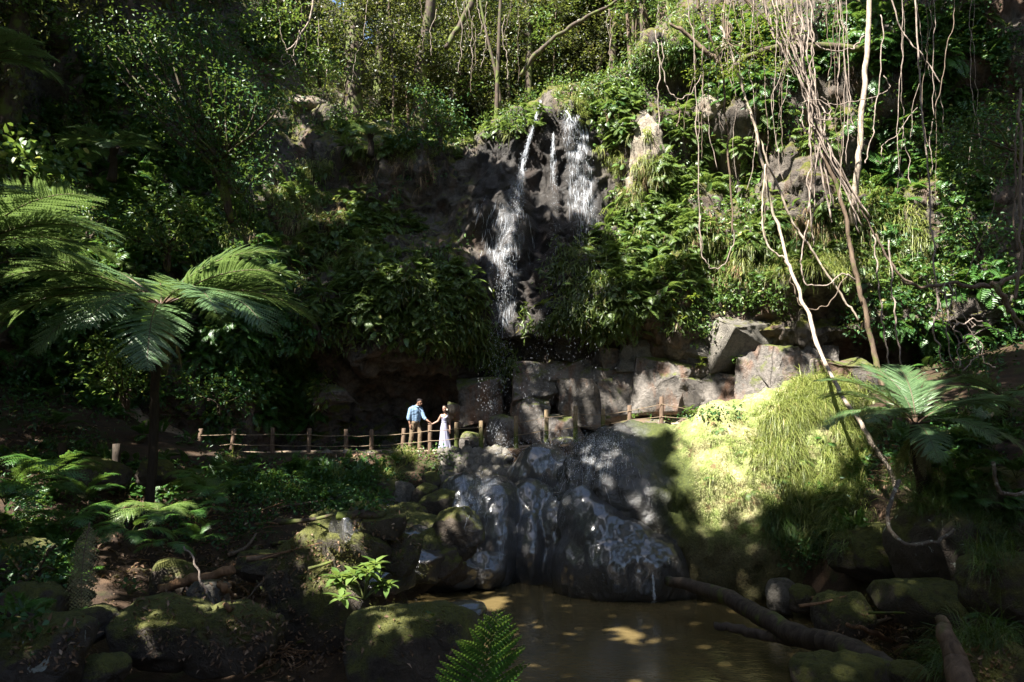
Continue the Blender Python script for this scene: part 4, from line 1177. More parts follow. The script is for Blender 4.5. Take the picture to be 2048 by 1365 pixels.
# azimuth: 0 = right in the picture, 90 = away, 180 = left, 270 = towards the camera
tree_fern('large tree fern at the left with a wide umbrella of arching green fronds', 322, 612, 14.0, 'tree',
          [(-8, 4, .98), (22, 2, 1.0), (52, 8, .95), (85, 12, .9), (118, 6, 1), (150, 6, 1.05), (172, 4, 1.1), (196, -2, 1.05), (222, -14, .9), (246, -22, .85), (268, -28, .82), (290, -22, .88), (312, -14, .92), (336, -8, 1.0), (20, 18, .9), (205, 14, .95)], 1.2, tr=.085)
tree_fern('sunlit tree fern reaching in from the left frame edge, bleached upper fronds', -70, 505, 11.5, 'tree', [(-15, 12, .9), (12, 14, .85), (-40, 2, .9), (40, 16, .8), (-65, 0, .8), (75, 10, .8), (5, -4, .85), (25, 30, .7)], 1.15)
tree_fern('shaded tree fern in the dark upper left corner', -30, 120, 17, 'tree', [(-20, 0, .8), (5, 6, .8), (-45, -6, .8), (35, 8, .75), (-80, 0, .7), (20, -8, .8)], .9)
tree_fern('dim tree fern on the slope up and left of the glossy laurel trunk', 228, 300, 22, 'tree', [(190, 0, .7), (220, -8, .7), (255, -8, .7), (290, -8, .7), (325, -4, .7), (0, 2, .65), (40, 6, .6), (150, 4, .6)], .95, trunk_to=345)
tree_fern('small tree fern high on the dark slope left of the laurel crown', 268, 118, 23, 'treesmall', [(200, 0, 1), (240, -5, 1), (290, -5, 1), (330, 0, 1), (20, 5, 1), (150, 5, 1)], .9, trunk_to=150)
tree_fern('tree fern on the right bank with half sunlit fronds', 1832, 850, 13.6, 'tree', [(172, 20, .86), (192, 2, .86), (215, -8, .72), (250, -16, .62), (285, -16, .7), (318, -12, .78), (350, 0, .82), (12, 16, .9), (48, 24, .8), (90, 34, .72), (115, 38, .74), (140, 28, .78), (75, 46, .68)], .92, trunk_to=1010, tr=.10)
tree_fern('small tree fern on the cliff edge left of the waterfall lip', 742, 272, 27.2, 'treesmall', [(200, 0, .8), (170, 5, .9), (240, -10, .85), (280, -12, .85), (320, -8, .9), (350, 0, .85), (30, 4, .7)], .95, trunk_to=300)
tree_fern('shaded tree fern at the lower right edge behind the hanging roots', 2010, 800, 16, 'treesmall', [(160, 8, 1), (190, 0, 1), (220, -8, 1), (260, -12, 1), (300, -8, 1), (120, 12, 1)], 1.1, trunk_to=900)
tree_fern('mossy stemmed tree fern right of the waterfall lip with brown skirt', 1255, 205, 27.0, 'treesmall', [(180, 4, .6), (215, -4, .6), (250, -8, .6), (300, -8, .6), (340, 2, .6), (20, 4, .6), (140, 8, .6)], .95, trunk_to=240)

for o in list(SC.objects):
    if o.name.startswith('tree_fern') and o['label'].split()[0] in ('large', 'tree', 'mossy'):
        top = [c for c in o.children if c.name.startswith('frond')][0].location.copy()
        for k in range(7):
            d = link('frond', FR['dead'][0], parent=o, loc=top - Vector((0, 0, .1)), rot=(R.uniform(-.2, .2), R.uniform(.1, .5), k * .9 + R.uniform(-.3, .3)), scale=R.uniform(.45, .8) if o['label'][0] != 'l' else R.uniform(.7, 1.0))
            d['label'] = 'withered brown frond hanging against the trunk'
def fern(label, P, kind, n, scale, facing=270, spread=200, el=0, group=None, name='fern'):
    t_ = thing(name, label, 'fern', P, group=group)
    for k in range(n):
        az = facing + spread * ((k + .5) / n - .5) + R.uniform(-12, 12)
        link('frond', FR[kind][k % len(FR[kind])], parent=t_, rot=(R.uniform(-.15, .15), -math.radians(el + R.uniform(-12, 12)), math.radians(az)), scale=scale * R.uniform(.8, 1.1))
    return t_
def fern_px(label, px, py, D, kind, n, s, **kw):
    return fern(label, at(px, py, D), kind, n, s, **kw)
fern_px('silvery green fern at the left edge below the far left post', 10, 1010, 9.0, 'fern', 9, 1.15, facing=-30, spread=150, el=-5)
fern_px('bright green fern catching the sun left of the driftwood', 318, 1030, 10.5, 'bright', 8, .80, facing=270, spread=330, el=-8)
fern_px('dark blue green fern drooping under the bright sunlit fern', 262, 1068, 9.8, 'fern', 8, .72, facing=285, spread=260, el=-15)
fern_px('green fern right of the dark blue green fern', 332, 1092, 9.9, 'fern', 5, .5, facing=290, spread=220, el=-18)
fern_px('feathery fern right of the bright sunlit fern', 378, 1035, 11.0, 'fern', 6, .66, facing=290, spread=220, el=-8)
fern_px('broad green fern in front of the dark tree fern trunk', 420, 1000, 12.0, 'fern', 7, .9, facing=280, spread=300, el=0)
fern_px('bright fern under the left end of the rope fence', 400, 960, 14.5, 'bright', 7, .9, facing=270, spread=320, el=-5)
fern_px('glossy fern spreading over the left edge of the bank', 100, 960, 11.5, 'fern', 8, 1.0, facing=280, spread=330, el=0)
fern_px('pale green fern rising behind the propped stick', 395, 1085, 11.3, 'fern', 6, .6, facing=280, spread=300, el=5)
fern_px('shaded fern standing between silvery fern and bright fern', 172, 1000, 10.6, 'fern', 7, .75, facing=270, spread=320, el=5)
fern_px('shaded fern low in the left corner above the white marked boulder', 40, 1232, 7.8, 'fern', 6, .5, facing=300, spread=260, el=0)
fern_px('small fern beside the withered frond tip', 128, 1252, 8.0, 'fern', 6, .42, facing=290, spread=300, el=0)
fern_px('dark fern behind the withered frond', 130, 1055, 9.6, 'fern', 7, .8, facing=280, spread=300, el=-5)
d_ = thing('withered_fern', 'withered pale fern frond hanging down over the left bank', 'fern', at(180, 1045, 8.6))
link('frond', FR['dead'][0], parent=d_, rot=(0, .28, math.radians(-80)), scale=.86)
link('frond', FR['dead'][0], parent=d_, loc=(.05, .1, -.1), rot=(.1, .12, math.radians(-128)), scale=.55)
FG = frond_mesh('frond', .62, 17, .46, 72, 8, 15, 'fern', 'stem', pang=24, droop=.10, seed=77, thick=.0045, stalk=.08, wide=1.95, pl_len=.30, profile=([0, .2, .5, .8, 1], [.95, 1, .72, .38, .05]))
f_ = thing('fern', 'single bright fern frond in the foreground at the bottom edge of the pool', 'fern', at(948, 1440, 4.6))
link('frond', FG, parent=f_, rot=(math.radians(-5), math.radians(-4), math.radians(-63)), scale=1.18)
link('frond', FG, parent=f_, loc=(-.04, .03, -.05), rot=(math.radians(14), math.radians(30), math.radians(-130)), scale=.72)
# ferns on the cliff and slopes
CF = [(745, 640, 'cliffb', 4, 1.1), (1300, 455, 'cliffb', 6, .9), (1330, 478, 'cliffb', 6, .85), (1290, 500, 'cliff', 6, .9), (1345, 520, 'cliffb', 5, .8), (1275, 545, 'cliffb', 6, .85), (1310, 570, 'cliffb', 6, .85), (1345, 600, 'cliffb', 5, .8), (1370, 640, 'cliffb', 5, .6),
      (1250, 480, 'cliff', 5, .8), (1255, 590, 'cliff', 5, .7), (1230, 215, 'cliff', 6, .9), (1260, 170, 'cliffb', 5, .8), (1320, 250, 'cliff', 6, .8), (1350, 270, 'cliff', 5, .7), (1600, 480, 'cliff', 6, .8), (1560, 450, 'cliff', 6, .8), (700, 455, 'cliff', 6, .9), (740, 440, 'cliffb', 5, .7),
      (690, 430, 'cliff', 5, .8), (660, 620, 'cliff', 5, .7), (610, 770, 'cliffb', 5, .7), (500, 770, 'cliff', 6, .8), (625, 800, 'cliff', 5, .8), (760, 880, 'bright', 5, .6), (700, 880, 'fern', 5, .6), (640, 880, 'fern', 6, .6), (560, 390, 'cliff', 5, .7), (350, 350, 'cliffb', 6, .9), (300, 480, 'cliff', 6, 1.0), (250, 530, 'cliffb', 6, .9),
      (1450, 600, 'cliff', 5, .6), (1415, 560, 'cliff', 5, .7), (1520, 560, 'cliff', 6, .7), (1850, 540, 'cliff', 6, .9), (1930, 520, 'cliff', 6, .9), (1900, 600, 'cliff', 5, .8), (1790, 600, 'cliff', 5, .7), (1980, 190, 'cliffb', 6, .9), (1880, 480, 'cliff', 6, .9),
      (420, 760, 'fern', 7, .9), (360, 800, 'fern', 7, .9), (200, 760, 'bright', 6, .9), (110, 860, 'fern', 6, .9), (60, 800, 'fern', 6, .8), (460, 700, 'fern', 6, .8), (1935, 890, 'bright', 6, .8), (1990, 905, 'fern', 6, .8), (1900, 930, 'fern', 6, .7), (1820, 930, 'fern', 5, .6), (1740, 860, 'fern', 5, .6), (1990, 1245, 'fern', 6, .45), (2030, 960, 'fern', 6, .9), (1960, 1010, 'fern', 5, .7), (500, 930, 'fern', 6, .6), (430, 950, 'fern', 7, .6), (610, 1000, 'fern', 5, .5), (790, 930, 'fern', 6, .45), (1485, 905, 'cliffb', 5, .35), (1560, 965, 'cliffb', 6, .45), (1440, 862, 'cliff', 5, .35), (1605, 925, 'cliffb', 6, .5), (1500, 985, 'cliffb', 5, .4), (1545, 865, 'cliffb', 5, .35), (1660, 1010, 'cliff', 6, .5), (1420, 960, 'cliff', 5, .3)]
for x, y, kd, n, s in CF:
    p, nn = hit(x, y)
    if p is None: continue
    if (x, y) == (745, 640):
        lab = 'bright fern on the cliff with three drooping fronds above the black cave'
    else:
        base = {'cliff': 'fern hanging from the rock', 'cliffb': 'bright fern hanging from the rock', 'fern': 'dark green fern', 'bright': 'bright green fern'}[kd]
        lab = where(x, y, base)
    az = math.degrees(math.atan2(nn.y, nn.x))
    fern(lab, p + nn * .04, kd, n, s * R.uniform(.9, 1.1), facing=az, spread=230, el=8 if nn.z > .5 else -12, group='ferns on the rocks and banks')

# ------------------------------------------------------------------ leafy clumps
def clump_leaves(C, rad, n, L, W, shape=0, flat=.6, up=.55):
    """leaves in a soft ball around each centre; flat squashes it vertically"""
    C = np.repeat(np.asarray(C, float).reshape(-1, 3), n, 0)
    rad = np.repeat(np.broadcast_to(np.asarray(rad, float), (len(C) // n,)), n)[:, None]
    o = rng.normal(size=(len(C), 3)) * np.array([.5, .5, .5 * flat])
    P = C + o * rad
    D = unit(o * np.array([1, 1, .4]) + rng.normal(size=(len(C), 3)) * .55 + np.array([0, 0, -.12]))
    N = unit(rng.normal(size=(len(C), 3)) * (1 - up) + np.array([0, 0, up]))
    k = len(C)
    return leaves(P, D, N, L * rng.uniform(.6, 1.25, k), W * rng.uniform(.7, 1.2, k), shape)

def bough(name, label, cat, base, clumps, n, L, W, mat, bark='bark_dark', shape=0, r0=.05, flat=.5, group=None, up=.6):
    """plant whose leaf clumps stand at given points, each carried by a branch from the base"""
    base = np.asarray(base, float)
    t_ = thing(name, label, cat, base, group=group)
    C = np.array([c[:3] for c in clumps], float) - base
    rr = np.array([c[3] for c in clumps])
    mb = MB()
    hub = C.mean(0) * .45
    for c in C:
        k = hub + rng.normal(size=3) * .12 * np.linalg.norm(c)
        P = smooth_path([(0, 0, 0), hub * .5 + rng.normal(size=3) * .05, hub * .8 + k * .2, c * .75 + rng.normal(size=3) * .12, c], 12)
        V, fs = tube(P, np.linspace(r0, r0 * .15, 12), 5); mb.add(V, fs)
    link('trunk', mb.mesh('trunk', [M[bark]]), parent=t_)
    mb = MB()
    for c, r in zip(C, rr):
        V, fs = clump_leaves(c, r, n, L, W, shape, flat, up); mb.add(V, fs)
    link('crown', mb.mesh('crown', [M[mat]], True), parent=t_)
    return t_
def pxc(lst, D, r, jit=.5):
    return [(*at(x, y, D + R.uniform(-jit, jit)), r * R.uniform(.8, 1.2)) for x, y in lst]

# the glossy laurel leaning over the slope, upper left
lp = [(255, 60), (300, 80), (340, 60), (370, 95), (400, 75), (215, 90), (190, 80), (430, 110), (470, 120), (320, 115), (280, 105), (360, 130), (410, 145), (450, 160), (500, 150), (520, 180), (340, 165), (390, 185), (440, 200), (480, 205), (530, 215), (560, 205), (300, 175), (260, 160),
      (350, 215), (400, 230), (450, 240), (500, 250), (540, 255), (300, 215), (420, 265), (470, 280), (510, 290), (380, 262), (330, 255), (440, 310), (490, 325), (520, 330), (400, 305), (460, 345), (500, 365), (350, 45), (420, 55)]
bough('laurel_tree', 'glossy dark leaved laurel tree leaning in layers over the upper left slope', 'tree', at(462, 445, 22.0), pxc(lp, 21.0, .95, .8), 150, .15, .075, 'leaf_dark', r0=.10, flat=.35)
bough('shrub', 'sunlit shrub with small leaves below the laurel', 'shrub', at(335, 545, 20.5), pxc([(300, 410), (330, 395), (365, 405), (340, 430), (280, 440), (380, 435), (310, 455), (350, 465), (400, 460), (270, 470), (375, 490), (320, 495)], 20.0, .75), 90, .15, .075, 'leaf_mid', r0=.05)
bough('shrub', 'bright shrub in a patch of sun under the big tree fern crown', 'shrub', at(255, 820, 16), pxc([(210, 690), (240, 720), (215, 740), (265, 745), (190, 755), (235, 770), (270, 775), (225, 700)], 15.8, .6), 90, .13, .07, 'leaf_mid', r0=.04)
bough('shrub', 'leafy bush at the left edge with broad dull leaves', 'shrub', at(20, 420, 17), pxc([(20, 290), (50, 310), (90, 300), (30, 330), (80, 335), (110, 350), (50, 360), (10, 350), (120, 320)], 17, .7), 50, .24, .15, 'leaf_mid', shape=1)
bough('shrub', 'dark leafy bough hanging in at the right edge above the black gap', 'shrub', at(2070, 330, 17), pxc([(1890, 265), (1920, 250), (1955, 235), (1985, 250), (1940, 280), (1975, 285), (2010, 265), (1900, 300), (1950, 315), (1990, 320), (2030, 290), (2040, 240), (2000, 215), (1965, 345), (2020, 350), (2045, 210)], 17, .7), 100, .12, .06, 'leaf_dark')
bough('tree', 'yellow green feathery tree branch in sun at the top right of centre', 'tree', at(1440, -90, 20), pxc([(1405, 20), (1430, 40), (1460, 20), (1490, 45), (1445, 70), (1480, 80), (1520, 60), (1550, 30), (1510, 15), (1420, 5), (1560, 70), (1500, 100), (1450, 105)], 20, .6), 75, .13, .05, 'leaf_yellow', bark='bark_brown')
bough('tree', 'thin feathery spray crossing in front of the dark niche', 'tree', at(1450, 40, 19.6), pxc([(1400, 140), (1440, 135), (1475, 140), (1500, 128), (1530, 122), (1560, 135), (1390, 150), (1455, 150), (1430, 145)], 19.5, .38), 60, .11, .045, 'leaf_yellow', bark='bark_brown', r0=.03)
bough('shrub', 'silvery leaved shrub lit from above at the cliff edge left of the fall', 'shrub', at(880, 300, 27.4), pxc([(850, 205), (875, 195), (900, 210), (885, 225), (860, 230), (905, 235), (915, 250), (840, 180)], 27.4, .7), 80, .17, .08, 'leaf_dark')
bough('shrub', 'glossy shrub overhanging the cliff below the silvery shrub', 'shrub', at(800, 240, 27.6), pxc([(790, 265), (820, 275), (850, 270), (880, 285), (840, 290), (800, 285), (865, 262)], 27.0, .6), 70, .18, .08, 'leaf_dark')
bough('shrub', 'small leafy shrub above the orange earth bank', 'shrub', at(640, 175, 29), pxc([(600, 120), (630, 130), (660, 125), (615, 150), (650, 150), (590, 145), (670, 140), (640, 105)], 28.2, .8), 80, .17, .08, 'leaf_mid')
bough('shrub', 'dim shrub at the top left of the cliff under the trees', 'shrub', at(540, 60, 30), pxc([(520, 30), (560, 40), (500, 60), (545, 75), (580, 20), (600, 60)], 29, 1.0), 90, .2, .1, 'leaf_mid')
bough('shrub', 'leafy shrub growing in the corner left of the sunlit shrub', 'shrub', at(180, 480, 19.5), pxc([(150, 400), (190, 420), (220, 440), (160, 440), (240, 420), (200, 470)], 19.5, .8), 80, .16, .08, 'leaf_dark')
bough('shrub', 'shrub rooted on the slope right of the sunlit shrub', 'shrub', at(500, 520, 22.6), pxc([(470, 420), (500, 440), (455, 450), (490, 470), (440, 400), (510, 410), (480, 395)], 22.5, .7), 80, .15, .075, 'leaf_mid')
bough('shrub', 'dark shrub below the right fronds of the big tree fern', 'shrub', at(440, 830, 17), pxc([(420, 760), (460, 770), (400, 790), (440, 800), (480, 800), (500, 780), (380, 770)], 17, .7), 70, .15, .08, 'leaf_dark')
bough('shrub', 'low shrub behind the rope fence in a spot of sun', 'shrub', at(480, 905, 25.5), pxc([(420, 880), (450, 875), (480, 885), (440, 890)], 25.5, .6), 60, .14, .08, 'leaf_mid')
bough('shrub', 'dark bush on the bank under the left fence posts', 'shrub', at(480, 985, 20), pxc([(420, 950), (450, 935), (480, 945), (510, 940), (540, 950), (440, 970), (480, 975), (520, 970), (400, 985), (550, 930)], 20, .75), 95, .15, .08, 'leaf_dark')
bough('shrub', 'green bush on the bank below the middle fence posts', 'shrub', at(680, 985, 20.6), pxc([(620, 950), (650, 945), (680, 950), (710, 960), (640, 975), (675, 980), (710, 985), (740, 970), (730, 940)], 20.6, .7), 95, .13, .07, 'leaf_dark')
bough('shrub', 'small leaved plant draped over the bank at the couple\'s feet', 'shrub', at(830, 915, 22.8), pxc([(840, 912), (862, 915), (880, 925), (850, 930), (830, 940), (870, 945), (845, 955), (815, 950), (890, 912)], 22.4, .5), 90, .10, .06, 'leaf_mid')
bough('shrub', 'dark low bush filling the left foreground below the withered frond', 'shrub', at(60, 1180, 9), pxc([(30, 1100), (60, 1120), (90, 1110), (40, 1140), (80, 1150), (110, 1140), (20, 1165), (60, 1175)], 9.2, .34), 70, .085, .05, 'leaf_dark')
bough('shrub', 'leafy shrub in the upper right corner under the trees', 'shrub', at(1830, 60, 24), pxc([(1760, 30), (1800, 50), (1840, 20), (1780, 80), (1830, 90), (1870, 60), (1900, 100), (1740, 60), (1920, 40)], 24, 1.0), 90, .17, .09, 'leaf_mid')
bough('shrub', 'shrub on the right slope left of the dark leafy bough', 'shrub', at(1820, 200, 24), pxc([(1780, 150), (1820, 160), (1850, 190), (1790, 200), (1860, 150)], 24, .9), 80, .16, .08, 'leaf_dark')
bough('shrub', 'bush in the dark right middle under the leafy bough', 'shrub', at(1960, 520, 19), pxc([(1900, 440), (1940, 460), (1980, 450), (1920, 490), (1970, 500), (2010, 470)], 19, .8), 80, .15, .08, 'leaf_dark')

# broad-leaved rosettes
def rosette(label, P, n, L, W, mat='leaf_dark', stalk=.12, group=None, heads=1, spread=.2):
    t_ = thing('broadleaf_plant', label, 'plant', P, group=group)
    mb = MB(); sb = MB()
    for h in range(heads):
        c = np.array([0, 0, stalk]) if heads == 1 else np.array([R.uniform(-1, 1) * spread, R.uniform(-.6, .6) * spread, stalk * R.uniform(.5, 1.5) + R.uniform(-.5, .8) * spread])
        V, fs = tube(smooth_path([(0, 0, -.03), c * .5 + [0, 0, .02], c], 6), np.linspace(.010, .006, 6) * L * 6, 5); sb.add(V, fs)
        az = np.arange(n) * 2.4 + R.uniform(0, 6); el = np.linspace(-.25, .75, n)
        D = np.stack([np.cos(az) * np.cos(el), np.sin(az) * np.cos(el), np.sin(el)], 1)
        Nn = np.stack([-np.cos(az) * np.sin(el), -np.sin(az) * np.sin(el), np.cos(el)], 1)
        V, fs = leaves(c + D * .02, D, Nn, L * rng.uniform(.7, 1.1, n), W * rng.uniform(.8, 1.1, n), 1, .18, .25); mb.add(V, fs)
    link('stem', sb.mesh('stem', [M['stem']]), parent=t_)
    link('foliage', mb.mesh('foliage', [M[mat]]), parent=t_)
    return t_
rosette('cluster of glossy whorled leaves beside the big mossy boulder', at(728, 1195, 9.9), 10, .24, .10, 'fern_bright', heads=10, spread=.42)
rosette('small glossy seedling on the dark slab behind the foreground fern', at(865, 1258, 8.2), 6, .13, .055)
rosette('seedling on the side of the big mossy boulder', at(622, 1165, 10.6), 7, .13, .05, heads=2, spread=.14)
rosette('tall leafy ginger plant with brown stem on the green bank', at(583, 985, 19.6), 9, .42, .15, 'leaf_mid', stalk=.42)
rosette('young plant with broad pointed leaves right below the ginger plant', at(560, 1005, 19), 7, .34, .14, 'leaf_mid', stalk=.2)
rosette('leafy seedling among litter at the left of the square stone', at(258, 1185, 9.3), 6, .12, .05, heads=3, spread=.15)
for x, y, mt, L in ((600, 770, 'leaf_yellow', .26), (640, 780, 'leaf_yellow', .24), (505, 760, 'leaf_yellow', .26), (530, 790, 'leaf_mid', .24), (1085, 612, 'leaf_yellow', .3), (1135, 628, 'leaf_yellow', .24), (470, 800, 'leaf_mid', .22), (405, 835, 'leaf_mid', .26), (415, 815, 'leaf_mid', .24), (1350, 640, 'leaf_yellow', .32), (1375, 600, 'leaf_yellow', .26), (1690, 395, 'leaf_mid', .4),
                    (1400, 735, 'leaf_yellow', .26), (1275, 828, 'leaf_mid', .22), (1390, 830, 'leaf_mid', .2), (1470, 725, 'leaf_mid', .24), (850, 830, 'leaf_mid', .2), (800, 835, 'leaf_mid', .18), (700, 430, 'leaf_mid', .26), (830, 470, 'leaf_mid', .22), (590, 520, 'leaf_mid', .26), (330, 250, 'leaf_mid', .2)):
    p, nn = hit(x, y)
    if p is None: continue
    rosette(where(x, y, 'pale leafy plant rooted in the rock' if mt == 'leaf_yellow' else 'green leafy plant rooted in the rock'), p + nn * .05, 8, L, L * .42, mt, stalk=.1, group='leafy plants on the rocks', heads=3, spread=.28)

# ------------------------------------------------------------------ forest above the cliff
def crown_mesh(seed, mat, n=20, per=120, L=.21, rx=2.3, rz=4.8):
    global rng
    keep = rng; rng = np.random.default_rng(seed)
    C = rng.normal(size=(n, 3)) * np.array([rx * .5, rx * .5, rz * .5])
    V, fs = clump_leaves(C, rng.uniform(.5, 1.0, n), per, L, L * .5, 0, .55, .5)
    # hanging leafy strands
    m = 26
    S0 = rng.normal(size=(m, 3)) * np.array([rx * .5, rx * .5, rz * .35])
    k = 26
    q = np.repeat(S0, k, 0) - np.tile(np.linspace(0, 1, k), m)[:, None] * np.array([0, 0, 1]) * np.repeat(rng.uniform(1.5, 4, m), k)[:, None] + rng.normal(size=(m * k, 3)) * .07
    V2, f2 = leaves(q, rng.normal(size=(m * k, 3)) + [0, 0, -1.2], rand_unit(m * k), L * .7, L * .35)
    mb = MB(); mb.add(V, fs); mb.add(V2, f2)
    me = mb.mesh('crown', [M[mat]]); rng = keep
    return me
CR = [crown_mesh(900 + k, m) for k, m in enumerate(['leaf_far', 'leaf_olive', 'leaf_far', 'leaf_olive', 'leaf_mid'])]
def trunk_mesh(seed, h, r, bark, lean=.3):
    rr = np.random.default_rng(seed); mb = MB()
    P = smooth_path([(0, 0, -.8), (rr.normal() * .15, rr.normal() * .1, h * .33), (rr.normal() * lean, rr.normal() * .2, h * .66), (rr.normal() * lean * 1.6, rr.normal() * .3, h)], 18)
    V, fs = tube(P, np.interp(np.linspace(0, 1, 18), [0, .1, .5, 1], [1.5, 1.1, .85, .35]) * r, 9); V = V + (fbm(V * 3, 3, seed) * r * .22)[:, None]; mb.add(V, fs)
    for k in range(7):
        i = rr.integers(6, 17); a = rr.uniform(0, 6.3); l = rr.uniform(.9, 2.4)
        e = P[i] + np.array([math.cos(a) * l, math.sin(a) * l, rr.uniform(.3, 1.4)])
        V, fs = tube(smooth_path([P[i], (P[i] + e) / 2 + [0, 0, -.1] + rr.normal(size=3) * .12, e], 8), np.linspace(r * .34, r * .08, 8), 5); mb.add(V, fs)
    return mb.mesh('trunk', [M[bark]])
FT = [(705, 225, 31.0, .42, 'thick brown trunked tree on the cliff top left of the fall'), (755, 215, 35, .25, None), (845, 200, 33, .34, None), (800, 190, 38, .3, None), (905, 180, 36, .2, None), (960, 180, 40, .24, None), (1015, 170, 37, .16, None), (1040, 185, 42, .26, None), (1075, 160, 46, .2, None), (1130, 175, 39, .2, None), (1165, 180, 44, .3, None),
      (1200, 165, 37, .22, None), (1245, 150, 40, .3, None), (1290, 120, 33, .34, None), (1330, 70, 31, .26, None), (1400, 40, 30, .3, None), (1480, 40, 32, .3, None), (1560, 50, 31, .26, None), (1640, 50, 30, .3, None), (1800, 40, 28, .28, None), (1900, 60, 26, .32, None), (2000, 50, 24, .3, None),
      (600, 130, 34, .3, None), (520, 60, 33, .3, None), (430, 40, 30, .3, None), (330, 30, 28, .3, None), (220, 40, 26, .3, None), (120, 60, 24, .3, None), (30, 80, 22, .3, None), (950, 150, 48, .3, None), (1010, 150, 50, .3, None), (1060, 150, 49, .3, None), (1150, 150, 50, .3, None), (1260, 120, 47, .3, None), (900, 150, 44, .3, None), (840, 150, 47, .3, None), (780, 150, 45, .3, None), (980, 150, 54, .3, None), (1100, 150, 56, .3, None), (1210, 140, 54, .3, None), (880, 150, 50, .3, None), (960, 170, 43, .2, None), (1025, 170, 45, .2, None), (1090, 170, 43, .2, None), (1155, 170, 44, .2, None), (1215, 160, 43, .2, None), (870, 170, 41, .2, None), (930, 160, 38, .2, None), (990, 160, 41, .2, None), (1050, 165, 36, .2, None), (1110, 165, 41, .22, None), (1180, 160, 41, .2, None), (1225, 150, 36, .2, None), (1270, 120, 38, .22, None), (1320, 90, 36, .2, None)]
for k, (x, y, D, r, lab) in enumerate(FT):
    p = at(x, y, D)
    h = B_CLIFF.ray_cast(Vector((p.x, p.y, 60)), Vector((0, 0, -1)), 100)
    b = h[0] if h[0] is not None else p
    tt_ = thing('forest_tree', lab or where(x, y, 'tree on the cliff top' if k % 2 else 'leafy forest tree'), 'tree', b, group=None if lab else 'forest trees above the cliff')
    hh = R.uniform(9, 12)
    link('trunk', trunk_mesh(700 + k, hh, r, R.choice(['bark_dark', 'bark_brown', 'bark_dark'])), parent=tt_)
    big = 1.6 if D > 40.5 else 1.0
    for j in range(2 if D < 36 else 3):
        link('crown', CR[(k + j) % 5], parent=tt_, loc=(R.uniform(-.8, .8), R.uniform(-.5, .8), 3.8 + 4.2 * j * .8), rot=(0, 0, R.uniform(0, 6)), scale=(big, big, big * R.uniform(.8, 1.1)))

for k in range(15):
    x = R.choice([R.uniform(640, 900), R.uniform(880, 1320), R.uniform(1240, 1500)]); D = R.uniform(29, 37)
    p = at(x, 180, D); h = B_CLIFF.ray_cast(Vector((p.x, p.y, 60)), Vector((0, 0, -1)), 100)
    if h[0] is None: continue
    b = np.array(h[0]); r0 = R.uniform(.035, .12); lean = R.gauss(0, .9); hh = R.uniform(8, 11)
    P = smooth_path([b - [0, 0, .4], b + [lean * .2, 0, hh * .3], b + [lean * .55 + R.gauss(0, .15), 0, hh * .65], b + [lean, 0, hh]], 16)
    V, fs = tube(P - b, np.linspace(r0, r0 * .5, 16) * (1 + .1 * fbm(P * 2, 2, 3)), 7)
    o = link('sapling', mk_mesh('sapling', V, fs, True, [M[R.choice(['bark_brown', 'bark_dark', 'bark_dark'])]]), loc=b)
    tag(o, where(x, 150 + R.uniform(-40, 20), 'slender bare trunk standing on the cliff top'), 'tree', 'slender trunks on the cliff top')

# ------------------------------------------------------------------ ground cover that nobody could count
def stuff(name, V, fs, mat, label):
    me = mk_mesh(name, V, fs, True, [M[mat]])
    return tag(link(name, me), label, name.replace('_', ' '), kind='stuff')

def grass_on(name, label, regions, L, W, mat, up=.7, bend=2.6, keep=.6, sc=1.2, tuft=5):
    P, N, X = scatter(regions, ex=False)
    if keep < 1:
        m = clumpify(P, sc, 91, keep); P, N = P[m], N[m]
    n0 = len(P); lean = rng.normal(size=(n0, 3)) * np.array([.5, .4, .25]); size = rng.uniform(.45, 1.2, n0) ** 1.2
    P = np.repeat(P, tuft, 0) + rng.normal(size=(n0 * tuft, 3)) * .045; N = np.repeat(N, tuft, 0)
    k = len(P)
    D = N * .75 + np.array([0, 0, up]) + np.repeat(lean, tuft, 0) + rng.normal(size=(k, 3)) * .34
    L = L * np.repeat(size, tuft)
    V, fs = blades(P, D, L * rng.uniform(.5, 1.15, k), W * rng.uniform(.7, 1.3, k), bend * rng.uniform(.6, 1.4, k))
    stuff(name, V, fs, mat, label)
grass_on('grass', 'long pale grass drooping over the top and right flank of the mossy mound', [(1645, 795, 85, 45, 620), (1600, 850, 85, 50, 480), (1680, 880, 55, 90, 560), (1620, 950, 80, 70, 520), (1650, 1000, 80, 60, 420), (1550, 900, 70, 60, 130), (1720, 880, 30, 60, 120), (1480, 980, 60, 60, 18)], .75, .014, 'grass', .55, 3.0, .75, 1.6, 8)
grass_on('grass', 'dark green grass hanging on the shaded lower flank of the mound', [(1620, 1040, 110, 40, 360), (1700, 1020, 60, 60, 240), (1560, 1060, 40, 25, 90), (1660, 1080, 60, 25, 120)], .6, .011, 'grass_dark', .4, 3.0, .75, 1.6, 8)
grass_on('grass', 'dark long grass hanging over the lichen patched boulder on the right', [(1900, 990, 110, 45, 320), (1990, 1060, 60, 80, 260), (1830, 960, 60, 30, 140), (1960, 1270, 70, 30, 120), (1880, 1310, 40, 30, 60)], .62, .009, 'grass_dark', .4, 3.0, .75, 1.6, 8)
